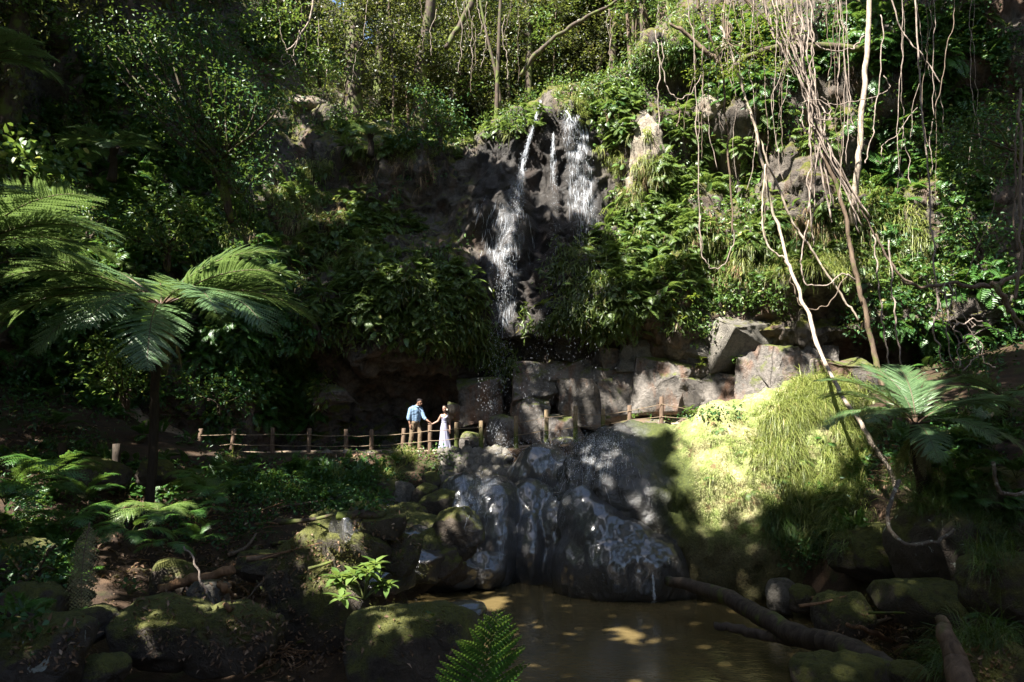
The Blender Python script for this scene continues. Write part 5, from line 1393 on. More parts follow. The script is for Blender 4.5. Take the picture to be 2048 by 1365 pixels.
grass_on('grass', 'grass tufts hanging from the cliff ledges in sun and shade', [(600, 390, 60, 55, 420), (650, 350, 60, 30, 220), (690, 500, 55, 60, 420), (620, 480, 50, 60, 220), (740, 500, 40, 40, 140), (1235, 290, 50, 60, 360), (1280, 350, 50, 110, 520), (1330, 390, 40, 60, 200), (1250, 430, 40, 50, 200), (1480, 500, 110, 60, 560), (1400, 500, 50, 60, 240), (1740, 450, 100, 80, 800), (1640, 480, 60, 50, 260), (1700, 530, 110, 30, 400), (1820, 500, 60, 60, 260), (1600, 530, 90, 30, 260), (560, 220, 50, 40, 120), (640, 160, 60, 30, 160), (1180, 215, 50, 25, 160), (1090, 175, 50, 20, 160), (430, 500, 90, 60, 260), (150, 260, 60, 40, 160), (1340, 90, 70, 60, 300), (1200, 560, 60, 90, 240), (800, 300, 120, 22, 220), (960, 260, 60, 30, 160)], .75, .022, 'grass', .35, 3.4, .6, 1.1, 6)
grass_on('grass', 'tufts of arching grass on the bank below the couple', [(808, 915, 30, 16, 45), (775, 955, 25, 20, 35), (680, 960, 20, 15, 20), (460, 925, 25, 15, 20)], .55, .016, 'grass', .9, 2.4, 1, 1, 8)
grass_on('dead_grass', 'brown dead grass and roots hanging under the cliff ledges', [(560, 470, 60, 40, 120), (1300, 420, 60, 90, 200), (1650, 445, 60, 30, 200), (1240, 230, 30, 30, 80), (1420, 470, 40, 40, 100), (610, 60, 60, 60, 260), (640, 420, 60, 30, 160), (800, 350, 100, 30, 160), (1700, 480, 60, 40, 120), (1450, 550, 60, 30, 100)], .75, .018, 'dry', -.3, 3.5, .6, 1.1, 6)

def cover(name, label, regions, L, W, mat, off=(.02, .28), shape=0, down=0.0, keep=.65, sc=.9, per=1, up=.5):
    P, N, X = scatter(regions, 1.5, label.startswith('brown'))
    if keep < 1:
        m = clumpify(P, sc, 93, keep); P, N = P[m], N[m]
    if per > 1:
        P = np.repeat(P, per, 0) + rng.normal(size=(len(P) * per, 3)) * .10; N = np.repeat(N, per, 0)
    k = len(P)
    P = P + N * rng.uniform(off[0], off[1], k)[:, None]
    D = unit(N * .6 + rng.normal(size=(k, 3)) * .7 + np.array([0, 0, -down]))
    Nn = unit(N * .5 + np.array([0, 0, up]) + rng.normal(size=(k, 3)) * .45)
    V, fs = leaves(P, D, Nn, L * rng.uniform(.5, 1.25, k), W * rng.uniform(.7, 1.2, k), shape)
    stuff(name, V, fs, mat, label)
cover('hanging_plants', 'mass of long leaved plants hanging from the overhang beside the falling water', [(850, 590, 110, 80, 1500), (770, 600, 90, 80, 700), (900, 660, 70, 60, 700), (950, 690, 50, 50, 450), (1170, 560, 80, 90, 1100), (1220, 610, 70, 60, 700), (1120, 640, 60, 30, 300), (1080, 640, 50, 30, 350), (660, 640, 60, 70, 350), (560, 700, 60, 80, 350), (590, 780, 70, 70, 500), (1380, 640, 60, 30, 260), (1180, 640, 70, 40, 400), (1000, 720, 40, 40, 250)], .32, .075, 'tongue', (.03, .25), 0, 1.1, .75, 1.0, 2, .15)
cover('creeper_leaves', 'small leaves of creepers covering the upper cliff and slopes', [(260, 240, 240, 170, 2600), (120, 500, 130, 170, 1200), (420, 520, 130, 130, 1500), (640, 420, 90, 90, 800), (740, 440, 60, 40, 400), (500, 680, 100, 130, 900), (800, 250, 200, 45, 1400), (640, 110, 90, 90, 900), (1000, 200, 80, 60, 700), (1220, 200, 70, 60, 600), (1300, 130, 90, 110, 800), (1310, 460, 90, 130, 1500), (1430, 330, 90, 110, 700), (1450, 500, 90, 120, 1200), (1600, 380, 110, 120, 900), (1600, 120, 180, 90, 900), (1800, 300, 130, 250, 1800), (1950, 350, 110, 250, 1700), (1830, 560, 130, 70, 900), (1500, 600, 90, 50, 500), (1420, 620, 60, 70, 400), (660, 220, 60, 40, 200), (350, 330, 200, 150, 1600), (880, 480, 60, 60, 200)], .17, .085, 'leaf_mid', (.02, .32), 0, .2, .6, .8, 2)
cover('creeper_leaves', 'dark leafy growth covering the shaded slopes at both sides', [(250, 640, 300, 160, 4200), (120, 250, 150, 220, 2000), (560, 640, 90, 110, 900), (60, 700, 100, 160, 1200), (1880, 300, 190, 260, 2400), (1920, 80, 140, 80, 1500), (1700, 80, 130, 90, 1300), (1500, 160, 120, 120, 1100), (1950, 650, 110, 120, 1200), (1780, 640, 90, 60, 500), (480, 60, 160, 80, 1200), (850, 400, 90, 60, 300)], .17, .085, 'leaf_dark', (.02, .4), 0, .3, .8, .8, 2)
cover('creeper_leaves', 'grassy ferny growth on the sloping rock right of the waterfall lip', [(1260, 100, 90, 80, 1300), (1180, 190, 70, 40, 500), (1330, 60, 80, 60, 700), (1400, 120, 80, 60, 500), (920, 240, 100, 40, 700), (1000, 240, 60, 30, 300)], .2, .06, 'leaf_mid', (.02, .45), 0, .5, .85, .8, 2)
cover('ground_cover', 'low dark green leafy ground cover on the banks', [(400, 1050, 150, 50, 700), (560, 970, 150, 45, 1700), (700, 960, 90, 60, 1000), (840, 935, 60, 40, 500), (470, 930, 70, 30, 400), (300, 960, 90, 40, 500), (640, 1010, 110, 30, 500), (730, 1000, 60, 40, 400), (700, 880, 70, 14, 300), (770, 885, 40, 12, 150), (200, 820, 140, 80, 900), (80, 920, 90, 60, 500), (420, 850, 70, 50, 500), (1350, 838, 60, 12, 160), (1450, 835, 50, 12, 120), (1900, 900, 130, 50, 800), (1780, 880, 60, 50, 260), (1990, 850, 70, 60, 500), (1700, 960, 50, 50, 200), (60, 1130, 90, 80, 500), (140, 1030, 120, 50, 500), (60, 1230, 70, 40, 250), (1620, 1100, 70, 30, 260), (1590, 1010, 60, 40, 160)], .11, .06, 'leaf_dark', (.02, .2), 0, 0, .62, 1.1, 2)
def fern_cover(name, label, regions, L, mat, keep=.7, sc=.7, up=.5, bend=1.6, npn=11):
    P, N, X = scatter(regions)
    m = clumpify(P, sc, 95, keep); P, N = P[m], N[m]
    m2 = rng.random(len(P)) < .72; P, N = P[m2], N[m2]
    P = np.repeat(P, 3, 0) + rng.normal(size=(len(P) * 3, 3)) * .04; N = np.repeat(N, 3, 0)
    n = len(P); Ln = L * rng.uniform(.5, 1.25, n)
    d = unit(N * .8 + np.array([0, 0, up]) + rng.normal(size=(n, 3)) * .55)
    pts, dirs = [], []
    q = P.copy()
    for i in range(npn):
        q = q + d * (Ln / npn)[:, None]
        pts.append(q.copy()); dirs.append(d.copy())
        d = unit(d + np.array([0, 0, -1.0]) * (bend / npn))
    A, D, U, LL = [], [], [], []
    side0 = unit(np.cross(dirs[0], np.array([0, 0, 1.0]) + rng.normal(size=(n, 3)) * .25))
    for i in range(1, npn):
        l = Ln * .36 * np.interp(i / (npn - 1), [0, .25, .5, 1], [.6, 1, .85, .15])
        up_ = unit(np.cross(side0, dirs[i]))
        for sd in (-1, 1):
            A.append(pts[i]); D.append(side0 * sd * .9 + dirs[i] * .5 - up_ * .12); U.append(up_ + rng.normal(size=(n, 3)) * .12); LL.append(l)
    A = np.concatenate(A); LL = np.concatenate(LL)
    V, fs = leaves(A, np.concatenate(D), np.concatenate(U), LL, LL * .34 + .012, 0, .12, .2)
    stuff(name, V, fs, mat, label)
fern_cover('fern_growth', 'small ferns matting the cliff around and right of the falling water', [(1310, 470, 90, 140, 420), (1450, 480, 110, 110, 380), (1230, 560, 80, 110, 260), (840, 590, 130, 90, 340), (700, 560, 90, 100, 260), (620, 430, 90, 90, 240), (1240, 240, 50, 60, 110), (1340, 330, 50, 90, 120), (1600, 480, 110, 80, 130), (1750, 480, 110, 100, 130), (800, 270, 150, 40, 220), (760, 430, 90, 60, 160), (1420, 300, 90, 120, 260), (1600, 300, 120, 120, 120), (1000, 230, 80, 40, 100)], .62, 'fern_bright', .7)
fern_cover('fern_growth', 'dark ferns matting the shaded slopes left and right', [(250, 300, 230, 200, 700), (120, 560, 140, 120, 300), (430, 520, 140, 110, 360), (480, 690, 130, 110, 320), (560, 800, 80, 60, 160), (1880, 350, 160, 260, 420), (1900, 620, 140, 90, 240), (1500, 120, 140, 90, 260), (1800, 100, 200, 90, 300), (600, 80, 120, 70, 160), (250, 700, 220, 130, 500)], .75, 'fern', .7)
fern_cover('fern_growth', 'low ferns and seedlings covering the banks', [(560, 960, 150, 40, 260), (300, 960, 90, 40, 120), (120, 950, 120, 60, 200), (80, 1110, 90, 70, 160), (690, 970, 90, 50, 160), (1900, 890, 120, 50, 200), (1980, 1000, 60, 70, 100), (1640, 1020, 110, 60, 90), (1700, 930, 50, 50, 50), (60, 1230, 70, 40, 80), (430, 860, 70, 50, 120)], .36, 'fern', .7)
cover('creeper_leaves', 'larger soft leaves dotted through the undergrowth', [(250, 300, 240, 220, 420), (430, 560, 160, 150, 300), (650, 430, 110, 110, 160), (1320, 470, 110, 150, 260), (1480, 450, 130, 120, 200), (1800, 350, 200, 260, 360), (840, 620, 130, 90, 160), (560, 790, 100, 70, 140), (1240, 240, 90, 90, 120)], .34, .20, 'leaf_mid', (.05, .35), 1, .35, .8, .8, 1)
cover('fallen_leaves', 'brown fallen leaves littering the forest floor', [(400, 1000, 200, 60, 700), (300, 1120, 160, 60, 400), (500, 1180, 160, 80, 700), (560, 1290, 120, 60, 250), (1760, 920, 110, 60, 700), (1880, 900, 80, 40, 350), (1760, 1290, 140, 60, 400), (90, 900, 120, 60, 400), (640, 1010, 90, 40, 300), (1700, 960, 50, 40, 200), (700, 920, 80, 12, 120), (300, 950, 100, 30, 150)], .11, .055, 'litter', (.005, .03), 0, 0, 1, 1, 1, 1.2)
cover('fallen_leaves', 'scattered dead leaves and needles caught on boulders and bank', [(400, 1230, 180, 90, 320), (650, 1120, 90, 60, 40), (830, 1270, 120, 60, 40), (560, 1290, 140, 70, 350), (520, 1130, 160, 70, 500), (300, 1040, 160, 50, 400), (1750, 1290, 150, 60, 450), (1960, 1330, 70, 30, 90), (1760, 920, 100, 60, 500), (790, 1060, 90, 60, 150), (120, 1290, 100, 50, 120)], .075, .035, 'litter', (.004, .02), 0, 0, 1, 1, 1, 1.2)
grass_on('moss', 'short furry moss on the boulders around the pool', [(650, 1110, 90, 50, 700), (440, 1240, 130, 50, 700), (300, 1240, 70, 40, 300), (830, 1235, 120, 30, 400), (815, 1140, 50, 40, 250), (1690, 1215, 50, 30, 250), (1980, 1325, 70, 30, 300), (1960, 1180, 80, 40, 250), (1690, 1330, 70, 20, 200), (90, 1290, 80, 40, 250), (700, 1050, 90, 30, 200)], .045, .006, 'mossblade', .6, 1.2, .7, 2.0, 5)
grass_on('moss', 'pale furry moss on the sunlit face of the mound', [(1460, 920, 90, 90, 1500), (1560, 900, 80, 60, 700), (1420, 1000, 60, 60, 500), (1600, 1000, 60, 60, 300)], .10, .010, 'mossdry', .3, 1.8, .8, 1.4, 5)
# twigs in the litter
mb = MB()
P, N, X = scatter(floor=True, regions=[(430, 1100, 170, 90, 120), (560, 1280, 110, 60, 110), (1760, 1280, 150, 70, 120), (1770, 920, 100, 50, 70), (100, 900, 100, 60, 40)])
for p, n in zip(P, N):
    a = R.uniform(0, 6.3); l = R.uniform(.15, .6); d = np.array([math.cos(a), math.sin(a), R.uniform(-.1, .25)])
    V, fs = tube(smooth_path([p + n * .02, p + d * l * .5 + rng.normal(size=3) * .03, p + d * l], 5), np.linspace(.010, .004, 5), 4, False); mb.add(V, fs)
tag(link('fallen_twigs', mb.mesh('fallen_twigs', [M['rotten']])), 'thin twigs and splinters scattered through the leaf litter', 'twigs', kind='stuff')
# ------------------------------------------------------------------ vines, lianas, roots
def strand(name, label, cat, pts, D, r, mat, group=None, n=None, wob=.03, parent=None, k=6):
    """pts: (px, py) or (px, py, D) along the stem"""
    Q = [at(p[0], p[1], p[2] if len(p) > 2 else D) for p in pts]
    n = n or max(14, 7 * len(Q))
    P = smooth_path(Q, n)
    o = R.uniform(0, 99)
    s = np.arange(n)[:, None] * .35
    wv = np.concatenate([fbm(np.concatenate([s + o + 31 * c, s * 0, s * 0], 1), 3, 6)[:, None] for c in range(3)], 1)
    P = P + wv * wob * 2.2
    rr = np.interp(np.linspace(0, 1, n), np.linspace(0, 1, len(np.atleast_1d(r))), np.atleast_1d(r)) if np.ndim(r) else np.full(n, r)
    rr = rr * (.66 if name in ('liana', 'strand', 'hanging_vine', 'root') else 1) * (1 + (.18 if k < 8 else .07) * fbm(np.concatenate([s * 2.2 + o, s * 0, s * 0], 1), 2, 8))
    base = P[0].copy()
    V, fs = tube(P - base, rr, k)
    me = mk_mesh(name, V, fs, True, [M[mat]])
    if parent is not None:
        return link(name, me, parent=parent, loc=base - np.array(parent.location))
    return tag(link(name, me, loc=base), label, cat, group)

GV = 'vines hanging on the right side'
VN = [
 ('liana', 'dark forked liana hanging from the yellow green branch past the dark niche', 20, (.075, .06, .05, .045, .04), 'bark_brown', [(1392, -30), (1398, 15), (1408, 32), (1425, 80), (1440, 120), (1446, 165), (1450, 230), (1457, 300), (1462, 380), (1467, 470)]),
 ('liana', 'pale root hanging straight just left of the forked liana', 20.3, .026, 'vine', [(1374, -30), (1384, 60), (1389, 110), (1392, 190), (1395, 300), (1398, 420), (1400, 505)]),
 ('liana', 'thin vine sagging in a deep loop across the dark niche', 20.6, .024, 'vine', [(1326, 60), (1325, 110), (1328, 155), (1340, 182), (1356, 197), (1382, 187), (1405, 152)]),
 ('liana', 'short kinked root dropping from the sagging loop', 20.6, .03, 'vine_dark', [(1356, 197), (1354, 208), (1360, 218), (1357, 235), (1354, 255)]),
 ('liana', 'white barked stem leaning down to the mossy mound, longest pale stem on the right', 19.5, (.055, .06, .065, .07, .075, .07, .07), 'bark_pale', [(1440, 55), (1462, 110), (1483, 165), (1505, 235), (1520, 300), (1538, 380), (1556, 455), (1572, 512, 19), (1590, 560, 18.6), (1612, 620, 18), (1634, 690, 17), (1662, 752, 16.2), (1690, 800, 15.5), (1730, 860, 15), (1765, 920, 14.6), (1800, 985, 14.2)]),
 ('liana', 'pale stem forking off the white stem and running down to the brown overhang', 19.7, (.045, .05, .04), 'bark_pale', [(1512, 262), (1530, 310), (1558, 375), (1585, 440), (1612, 480), (1650, 545), (1690, 602), (1716, 642)]),
 ('liana', 'short white side stem rejoining the white barked stem from the left', 19.3, .04, 'bark_pale', [(1532, 330), (1527, 400), (1527, 455), (1536, 494), (1556, 510), (1574, 522)]),
 ('liana', 'brown trunk like stem slanting below the vine bundle to the right fern', 20, (.07, .09, .11, .13, .12), 'bark_brown', [(1640, 290), (1665, 350), (1690, 430), (1700, 500), (1716, 570), (1732, 640), (1748, 705), (1764, 770), (1780, 840), (1792, 900)]),
 ('liana', 'grey stem beside the slanting brown trunk stem', 20.2, .05, 'vine_dark', [(1650, 290), (1680, 345), (1715, 400), (1740, 455), (1755, 480), (1790, 540), (1830, 570)]),
 ('liana', 'long twisting pale vine hanging in front of the black gap down to the right fern', 17.5, .032, 'vine', [(1832, -30), (1836, 80), (1841, 150), (1845, 220), (1853, 320), (1860, 430), (1866, 500), (1872, 560), (1876, 620), (1867, 660), (1879, 700), (1886, 728)]),
 ('liana', 'vine slanting down right from the top edge towards the leafy bough', 18, .026, 'vine', [(1778, -20), (1797, 50), (1816, 82), (1836, 105), (1862, 135), (1880, 168)]),
 ('liana', 'thin vine hanging left of the pale straight trunk', 20, .022, 'vine', [(1676, -20), (1682, 40), (1690, 110), (1695, 170), (1703, 230), (1712, 262)]),
 ('liana', 'dark thin vine above the bare lit rock right of the bundle', 20, .02, 'vine', [(1672, -10), (1678, 70), (1680, 120), (1677, 170), (1676, 215)]),
 ('liana', 'vine sagging in a shallow loop between the bundle and the pale straight trunk', 20.5, .035, 'vine', [(1612, 62), (1634, 92), (1664, 102), (1700, 99), (1716, 88), (1728, 70)]),
 ('liana', 'thin dark vine falling left of the bundle in front of shaded rock', 20.8, .022, 'vine_dark', [(1500, 20), (1518, 70), (1527, 120), (1530, 180), (1536, 270), (1533, 350), (1529, 440), (1528, 480)]),
 ('liana', 'u shaped vine hanging below the forked liana', 20, .024, 'vine', [(1400, 430), (1402, 490), (1412, 526), (1430, 538), (1452, 524), (1466, 490), (1468, 440)]),
 ('liana', 'loop of vine caught on the white barked stem', 18.8, .024, 'vine_dark', [(1572, 520), (1582, 560), (1592, 590), (1605, 612), (1635, 618), (1665, 602), (1692, 556)]),
 ('liana', 'bent vine rising from the brown trunk stem to the bundle', 19.6, .03, 'vine', [(1617, 440), (1606, 500), (1604, 530), (1614, 567), (1650, 572), (1672, 555), (1692, 549), (1712, 560)]),
 ('liana', 'pale vine dropping just left of the twisting vine', 17.5, .03, 'vine', [(1745, 470), (1752, 500), (1755, 555), (1762, 600), (1765, 655), (1772, 700), (1778, 745)]),
 ('liana', 'knotted vine ending over the right fern crown', 17.2, .03, 'vine', [(1778, 480), (1782, 545), (1788, 600), (1792, 650), (1800, 710), (1806, 765)]),
 ('branch', 'brown branch crossing the black gap to the right frame edge', 16, (.03, .045, .06, .07), 'bark_brown', [(1800, 560), (1840, 574), (1890, 567), (1940, 572), (1985, 571), (2015, 562), (2070, 530)]),
 ('branch', 'bent brown branch dropping at the right frame edge', 15.8, (.06, .055, .06), 'bark_brown', [(1985, 568), (2003, 590), (2020, 625), (2040, 648), (2060, 665)]),
 ('liana', 'reddish rope like root at the right frame edge', 15, .05, 'vine_dark', [(2044, 180), (2040, 260), (2042, 340), (2041, 430), (2038, 520), (2030, 600)]),
 ('liana', 'second rope like root hugging the reddish one', 15.2, .03, 'vine_dark', [(2036, 250), (2032, 300), (2034, 380), (2028, 440), (2032, 500)]),
 ('liana', 'slack vine slanting across the black gap under the leafy bough', 17, .016, 'vine_dark', [(2030, 280), (2000, 360), (1985, 420), (1960, 480), (1930, 560)]),
 ('liana', 'thin dark vine slanting from top towards the twisting vine', 18, .016, 'vine_dark', [(1912, -10), (1898, 80), (1885, 160), (1872, 220), (1858, 290)]),
 ('liana', 'wiry vine wandering right of the pale straight trunk', 20, .018, 'vine', [(1835, 215), (1812, 240), (1795, 270), (1772, 285), (1763, 300), (1765, 322), (1750, 325)]),
 ('liana', 'wiry vine hanging from the wandering one', 19.8, .016, 'vine', [(1806, 255), (1810, 290), (1818, 320), (1820, 370)]),
 ('liana', 'vine dangling between straight trunk and twisting vine', 19.5, .024, 'vine', [(1762, 30), (1764, 100), (1760, 160), (1752, 220), (1746, 260), (1735, 310), (1730, 330)]),
 ('liana', 'side shoot running left from the dangling vine to the bundle', 19.9, .02, 'vine', [(1768, 150), (1778, 172), (1762, 190), (1725, 200), (1690, 205), (1655, 212)]),
 ('liana', 'pale root hanging from the mossy ledge above the niche', 24, .035, 'vine', [(1312, 60), (1318, 110), (1321, 150), (1315, 185), (1317, 240), (1316, 270)]),
 ('liana', 'thin line of vine in front of the thick brown trunk', 29, .022, 'vine', [(738, -20), (730, 50), (722, 90), (712, 110), (705, 150), (698, 190), (688, 215)]),
 ('branch', 'dark branch slanting up right across the gap above the fall', 31, (.11, .10, .08, .06), 'bark_dark', [(1042, 150), (1085, 95), (1130, 62), (1180, 32), (1225, 8), (1260, -20)]),
 ('branch', 'dark leaning trunk left of the gap above the fall', 31, (.12, .15, .16), 'bark_dark', [(892, 96), (912, 62), (932, 30), (955, -20)]),
 ('branch', 'pale twisted twig in sun at the top left of the thick trunk', 28.5, (.05, .035), 'vine', [(628, -10), (622, 30), (606, 62), (594, 85), (570, 104)]),
 ('liana', 'tangled root loop over the orange earth bank', 28.4, .03, 'vine', [(600, 60), (590, 100), (583, 120), (568, 130), (560, 118), (575, 108), (592, 130), (585, 155)]),
 ('liana', 'bare root standing in front of the orange earth bank', 28.2, .03, 'vine', [(653, 140), (650, 170), (644, 195), (638, 212)]),
 ('branch', 'mossy arching branch above the dark shaded rock right of the niche', 23, (.09, .12, .13), 'bark_dark', [(1460, 140), (1490, 118), (1540, 98), (1600, 92), (1680, 96), (1760, 100)]),
 ('branch', 'brown branch crossing down right to the niche', 22.5, (.05, .08, .09), 'bark_brown', [(1340, 45), (1375, 70), (1400, 92), (1420, 110), (1440, 128)]),
]
for nm, lab, D, r, mt, pts in VN:
    strand(nm, lab, nm if nm == 'branch' else 'vine', pts, D, r, mt, GV if nm == 'liana' and pts[0][0] > 1380 else None)
tr_ = thing('pale_tree', 'slim straight pale trunked tree standing on the right ledge', 'tree', at(1712, 372, 22.2))
strand('trunk', None, None, [(1705, 450, 23.0), (1709, 400, 22.5), (1716, 330), (1720, 280), (1727, 190), (1733, 110), (1738, 40), (1742, -40)], 22.2, (.13, .10, .09, .085, .08), 'bark_pale', wob=.02, parent=tr_, k=10)
# the bundle: one thing, its strands are parts
bd = thing('vine_bundle', 'thick bundle of pinkish vines gathered like a rope in the sun on the right', 'vines', at(1612, 195, 20))
for k in range(18):
    u = (k % 9) / 8
    top = 1520 + 88 * u + R.uniform(-8, 8); mid = 1606 + 24 * u + R.uniform(-5, 5); low = 1618 + 30 * u + R.uniform(-6, 6)
    end = R.choice([(1618 + R.uniform(-8, 8), R.uniform(380, 520)), (1672 + R.uniform(-15, 15), R.uniform(380, 470)), (1725 + R.uniform(-15, 15), R.uniform(420, 470)), (low + R.uniform(-20, 12), R.uniform(250, 330))])
    strand('strand', None, None, [(top, -40), (top + 12, 40), ((top * .45 + mid * .55), 110), (mid, 180), (low, 250), ((low + end[0]) / 2, (250 + end[1]) / 2), end], 20 + R.uniform(-.3, .3), R.uniform(.022, .045), 'vine', wob=.05, parent=bd)
for a in ([(1604, 205), (1640, 200), (1660, 220), (1655, 240), (1630, 235)], [(1606, 215), (1604, 240), (1612, 262)], [(1640, 195), (1655, 205), (1662, 225), (1645, 226)]):
    strand('strand', None, None, a, 19.8, .022, 'vine', wob=.02, parent=bd)
# tangle of roots hanging at the right middle
tg = thing('root_tangle', 'tangle of thin roots hanging from the brown branch on the right', 'roots', at(1900, 575, 16))
for a in ([(1885, 568), (1892, 610), (1905, 650), (1918, 690), (1922, 740)], [(1900, 570), (1905, 620), (1912, 660), (1935, 690), (1955, 700)], [(1912, 575), (1918, 610), (1930, 640), (1946, 655), (1940, 640)], [(1890, 575), (1896, 640), (1900, 700), (1912, 740)], [(1905, 640), (1940, 660), (1960, 690), (1978, 730), (1992, 735)], [(1880, 570), (1878, 600), (1885, 650)],
          [(1915, 690), (1940, 670), (1975, 660), (2010, 665)], [(1925, 740), (1950, 720), (1957, 700), (1950, 680)], [(1985, 590), (2020, 620), (2035, 660)], [(1900, 650), (1930, 645), (1965, 640)]):
    strand('root', None, None, a, 15.9 + R.uniform(-.2, .2), R.uniform(.014, .026), 'vine', wob=.04, parent=tg)
# loose thin vines
for k in range(36):
    x = R.choice([R.uniform(1480, 1600), R.uniform(1640, 1880), R.uniform(1750, 2000), R.uniform(1380, 1480)])
    y1 = R.uniform(120, 420); D = R.uniform(18, 22.5)
    pts = [(x, -20)]; xx = x
    for j in range(1, 6):
        xx += R.gauss(0, 7); pts.append((xx, -20 + (y1 + 20) * j / 5))
    strand('hanging_vine', where(xx, y1, 'thin hanging vine ending'), 'vine', pts, D, R.uniform(.008, .017), R.choice(['vine', 'vine_dark', 'vine']), 'thin hanging vines')
for k in range(26):
    x = R.uniform(560, 1420); y0 = R.uniform(-30, 40); y1 = y0 + R.uniform(70, 170); D = R.uniform(28.5, 31)
    pts = [(x, y0)]; xx = x
    for j in range(1, 6):
        xx += R.gauss(0, 4); pts.append((xx, y0 + (y1 - y0) * j / 5))
    strand('hanging_vine', where(xx, min(y1, 195), 'thin vine among the upper trees, ending'), 'vine', pts, D, R.uniform(.012, .028), R.choice(['vine', 'vine', 'vine_dark']), 'thin vines among the upper trees')

# lichen covered roots, log, sticks
strand('root', 'curved pale spotted root bowed around the lichen patched boulder', 'root', [(1800, 960, 12.2), (1784, 1000, 12), (1776, 1035, 11.8), (1786, 1068, 11.7), (1812, 1089, 11.6), (1850, 1087, 11.6), (1885, 1078, 11.6), (1908, 1060, 11.7)], 11.7, (.055, .05, .05, .035), 'root', wob=.012, k=8)
strand('root', 'white spotted root hooked at the right edge under the hanging grass', 'root', [(1988, 925), (1992, 960), (2004, 985), (2030, 990), (2060, 978)], 11.2, (.04, .05, .04), 'root', wob=.012, k=8)
lg = thing('fallen_log', 'long dark fallen log slanting from the pool to the bottom right', 'log', at(1340, 1164, 15.8))
def part_strand(name, pts, r, mat, parent, k=12, wob=.02): return strand(name, None, None, pts, 10, r, mat, wob=wob, parent=parent, k=k)
part_strand('trunk', [(1336, 1160, 15.9), (1420, 1181, 14.6), (1500, 1220, 13.1), (1570, 1260, 11.9), (1640, 1283, 11.0), (1700, 1302, 10.2), (1770, 1340, 9.4), (1850, 1395, 8.6)], (.11, .15, .165, .17, .16, .175, .17, .18), 'log', lg, wob=.025)
part_strand('branch', [(1612, 1282, 11.4), (1570, 1280, 11.9), (1520, 1270, 12.3), (1470, 1258, 12.6), (1428, 1250, 12.8)], (.10, .09, .085, .08, .06), 'log', lg)
strand('broken_stump', 'splintered reddish broken trunk leaning in the bottom right', 'stump', [(1880, 1238, 6.9), (1895, 1275, 6.75), (1912, 1320, 6.6), (1932, 1395, 6.4)], 6.8, (.05, .08, .10, .12), 'bark_brown', wob=.012, k=9)
for lab, pts, r, mt, D in [
    ('brown stick lying between mossy stone and fallen log', [(1690, 1249), (1740, 1262), (1790, 1285), (1840, 1306)], (.035, .05, .04), 'rotten', 10.2),
    ('short broken stick poking out at the mound foot', [(1592, 1193), (1620, 1197), (1656, 1203)], (.05, .04), 'rotten', 14.5),
    ('thin pale stick propped against the square stone', [(368, 1092), (390, 1130), (408, 1175), (436, 1228)], (.010, .014, .016), 'vine', 9.6),
    ('mossy rotten log lying left of the propped stick', [(322, 1178), (370, 1162), (425, 1152), (468, 1138)], (.06, .075, .06), 'rotten', 10.2),
    ('reddish curled root on the ground right of the square stone', [(440, 1166), (452, 1180), (462, 1200), (455, 1218), (445, 1200)], (.04, .05, .02), 'rotten', 9.7),
    ('forked red root beside the curled one', [(448, 1172), (468, 1168), (484, 1176), (500, 1192)], (.045, .03, .02), 'rotten', 9.9),
    ('dark curved branch resting on the big mossy boulder', [(476, 1112), (510, 1098), (545, 1088), (600, 1082)], (.035, .045, .035), 'bark_dark', 11.8),
    ('dark wet pole lying across the gully', [(676, 1032), (715, 1030), (770, 1031)], (.07, .07, .06), 'bark_dark', 16.5),
    ('long thin stick in the bottom centre left litter', [(485, 1358), (520, 1335), (560, 1318)], (.014, .02, .014), 'rotten', 8.4),
    ('rotten branch lying behind the undercut rock', [(520, 1278), (560, 1285), (610, 1284)], (.03, .035, .02), 'bark_dark', 9.3),
    ('sun caught piece of branch on the bank below the tree fern', [(262, 968), (300, 975), (345, 984)], (.05, .06, .04), 'vine', 13.2),
    ('dark stick leaning in the hollow by the mossy boulder', [(500, 1150), (530, 1185), (545, 1210)], (.015, .02, .02), 'bark_dark', 10.6),
    ('bare stick slanting over the driftwood', [(490, 1200), (520, 1170), (560, 1125)], (.012, .012, .01), 'vine_dark', 10.8),
    ('branch lying in the leaf litter on the right bank', [(1690, 930), (1730, 950), (1790, 960), (1820, 985)], (.03, .04, .03), 'bark_brown', 14.0),
    ('small pale branch on the earth right of the mound', [(1820, 905), (1850, 900), (1885, 905)], (.025, .03, .02), 'vine', 15.5)]:
    if 'propped' not in lab and 'slanting' not in lab:
        q2 = []
        for (x, y) in pts:
            h, n = hit(x, y); q2.append((x, y, h.y - .02))
        pts = q2
    strand('fallen_branch', lab, 'branch', pts, D, r, mt, 'sticks and branches on the ground', wob=.015, k=7)

for k in range(20):
    x, y = R.uniform(370, 690), R.uniform(1020, 1150)
    if k > 13: x, y = R.uniform(1640, 1850), R.uniform(1210, 1330)
    h, n = hit(x, y)
    if h is None: continue
    l, a = R.uniform(.5, 1.5), R.gauss(0, .5)
    d = np.array([math.cos(a), math.sin(a) * .6, R.uniform(-.05, .2)]) * l
    b = np.array(h) + [0, 0, R.uniform(.03, .15)]
    r0 = R.uniform(.012, .045)
    P = smooth_path([b - d * .5, b + rng.normal(size=3) * .05, b + d * .5 + [0, 0, R.uniform(-.1, .2)]], 10)
    V, fs = tube(P - b, np.linspace(r0, r0 * .5, 10) * (1 + .25 * fbm(P * 9, 2, 3)), 6)
    tag(link('fallen_branch', mk_mesh('fallen_branch', V, fs, True, [M[R.choice(['rotten', 'bark_dark', 'bark_brown', 'vine_dark'])]]), loc=b), where(x, y, 'dead branch lying in the litter'), 'branch', 'sticks and branches on the ground')

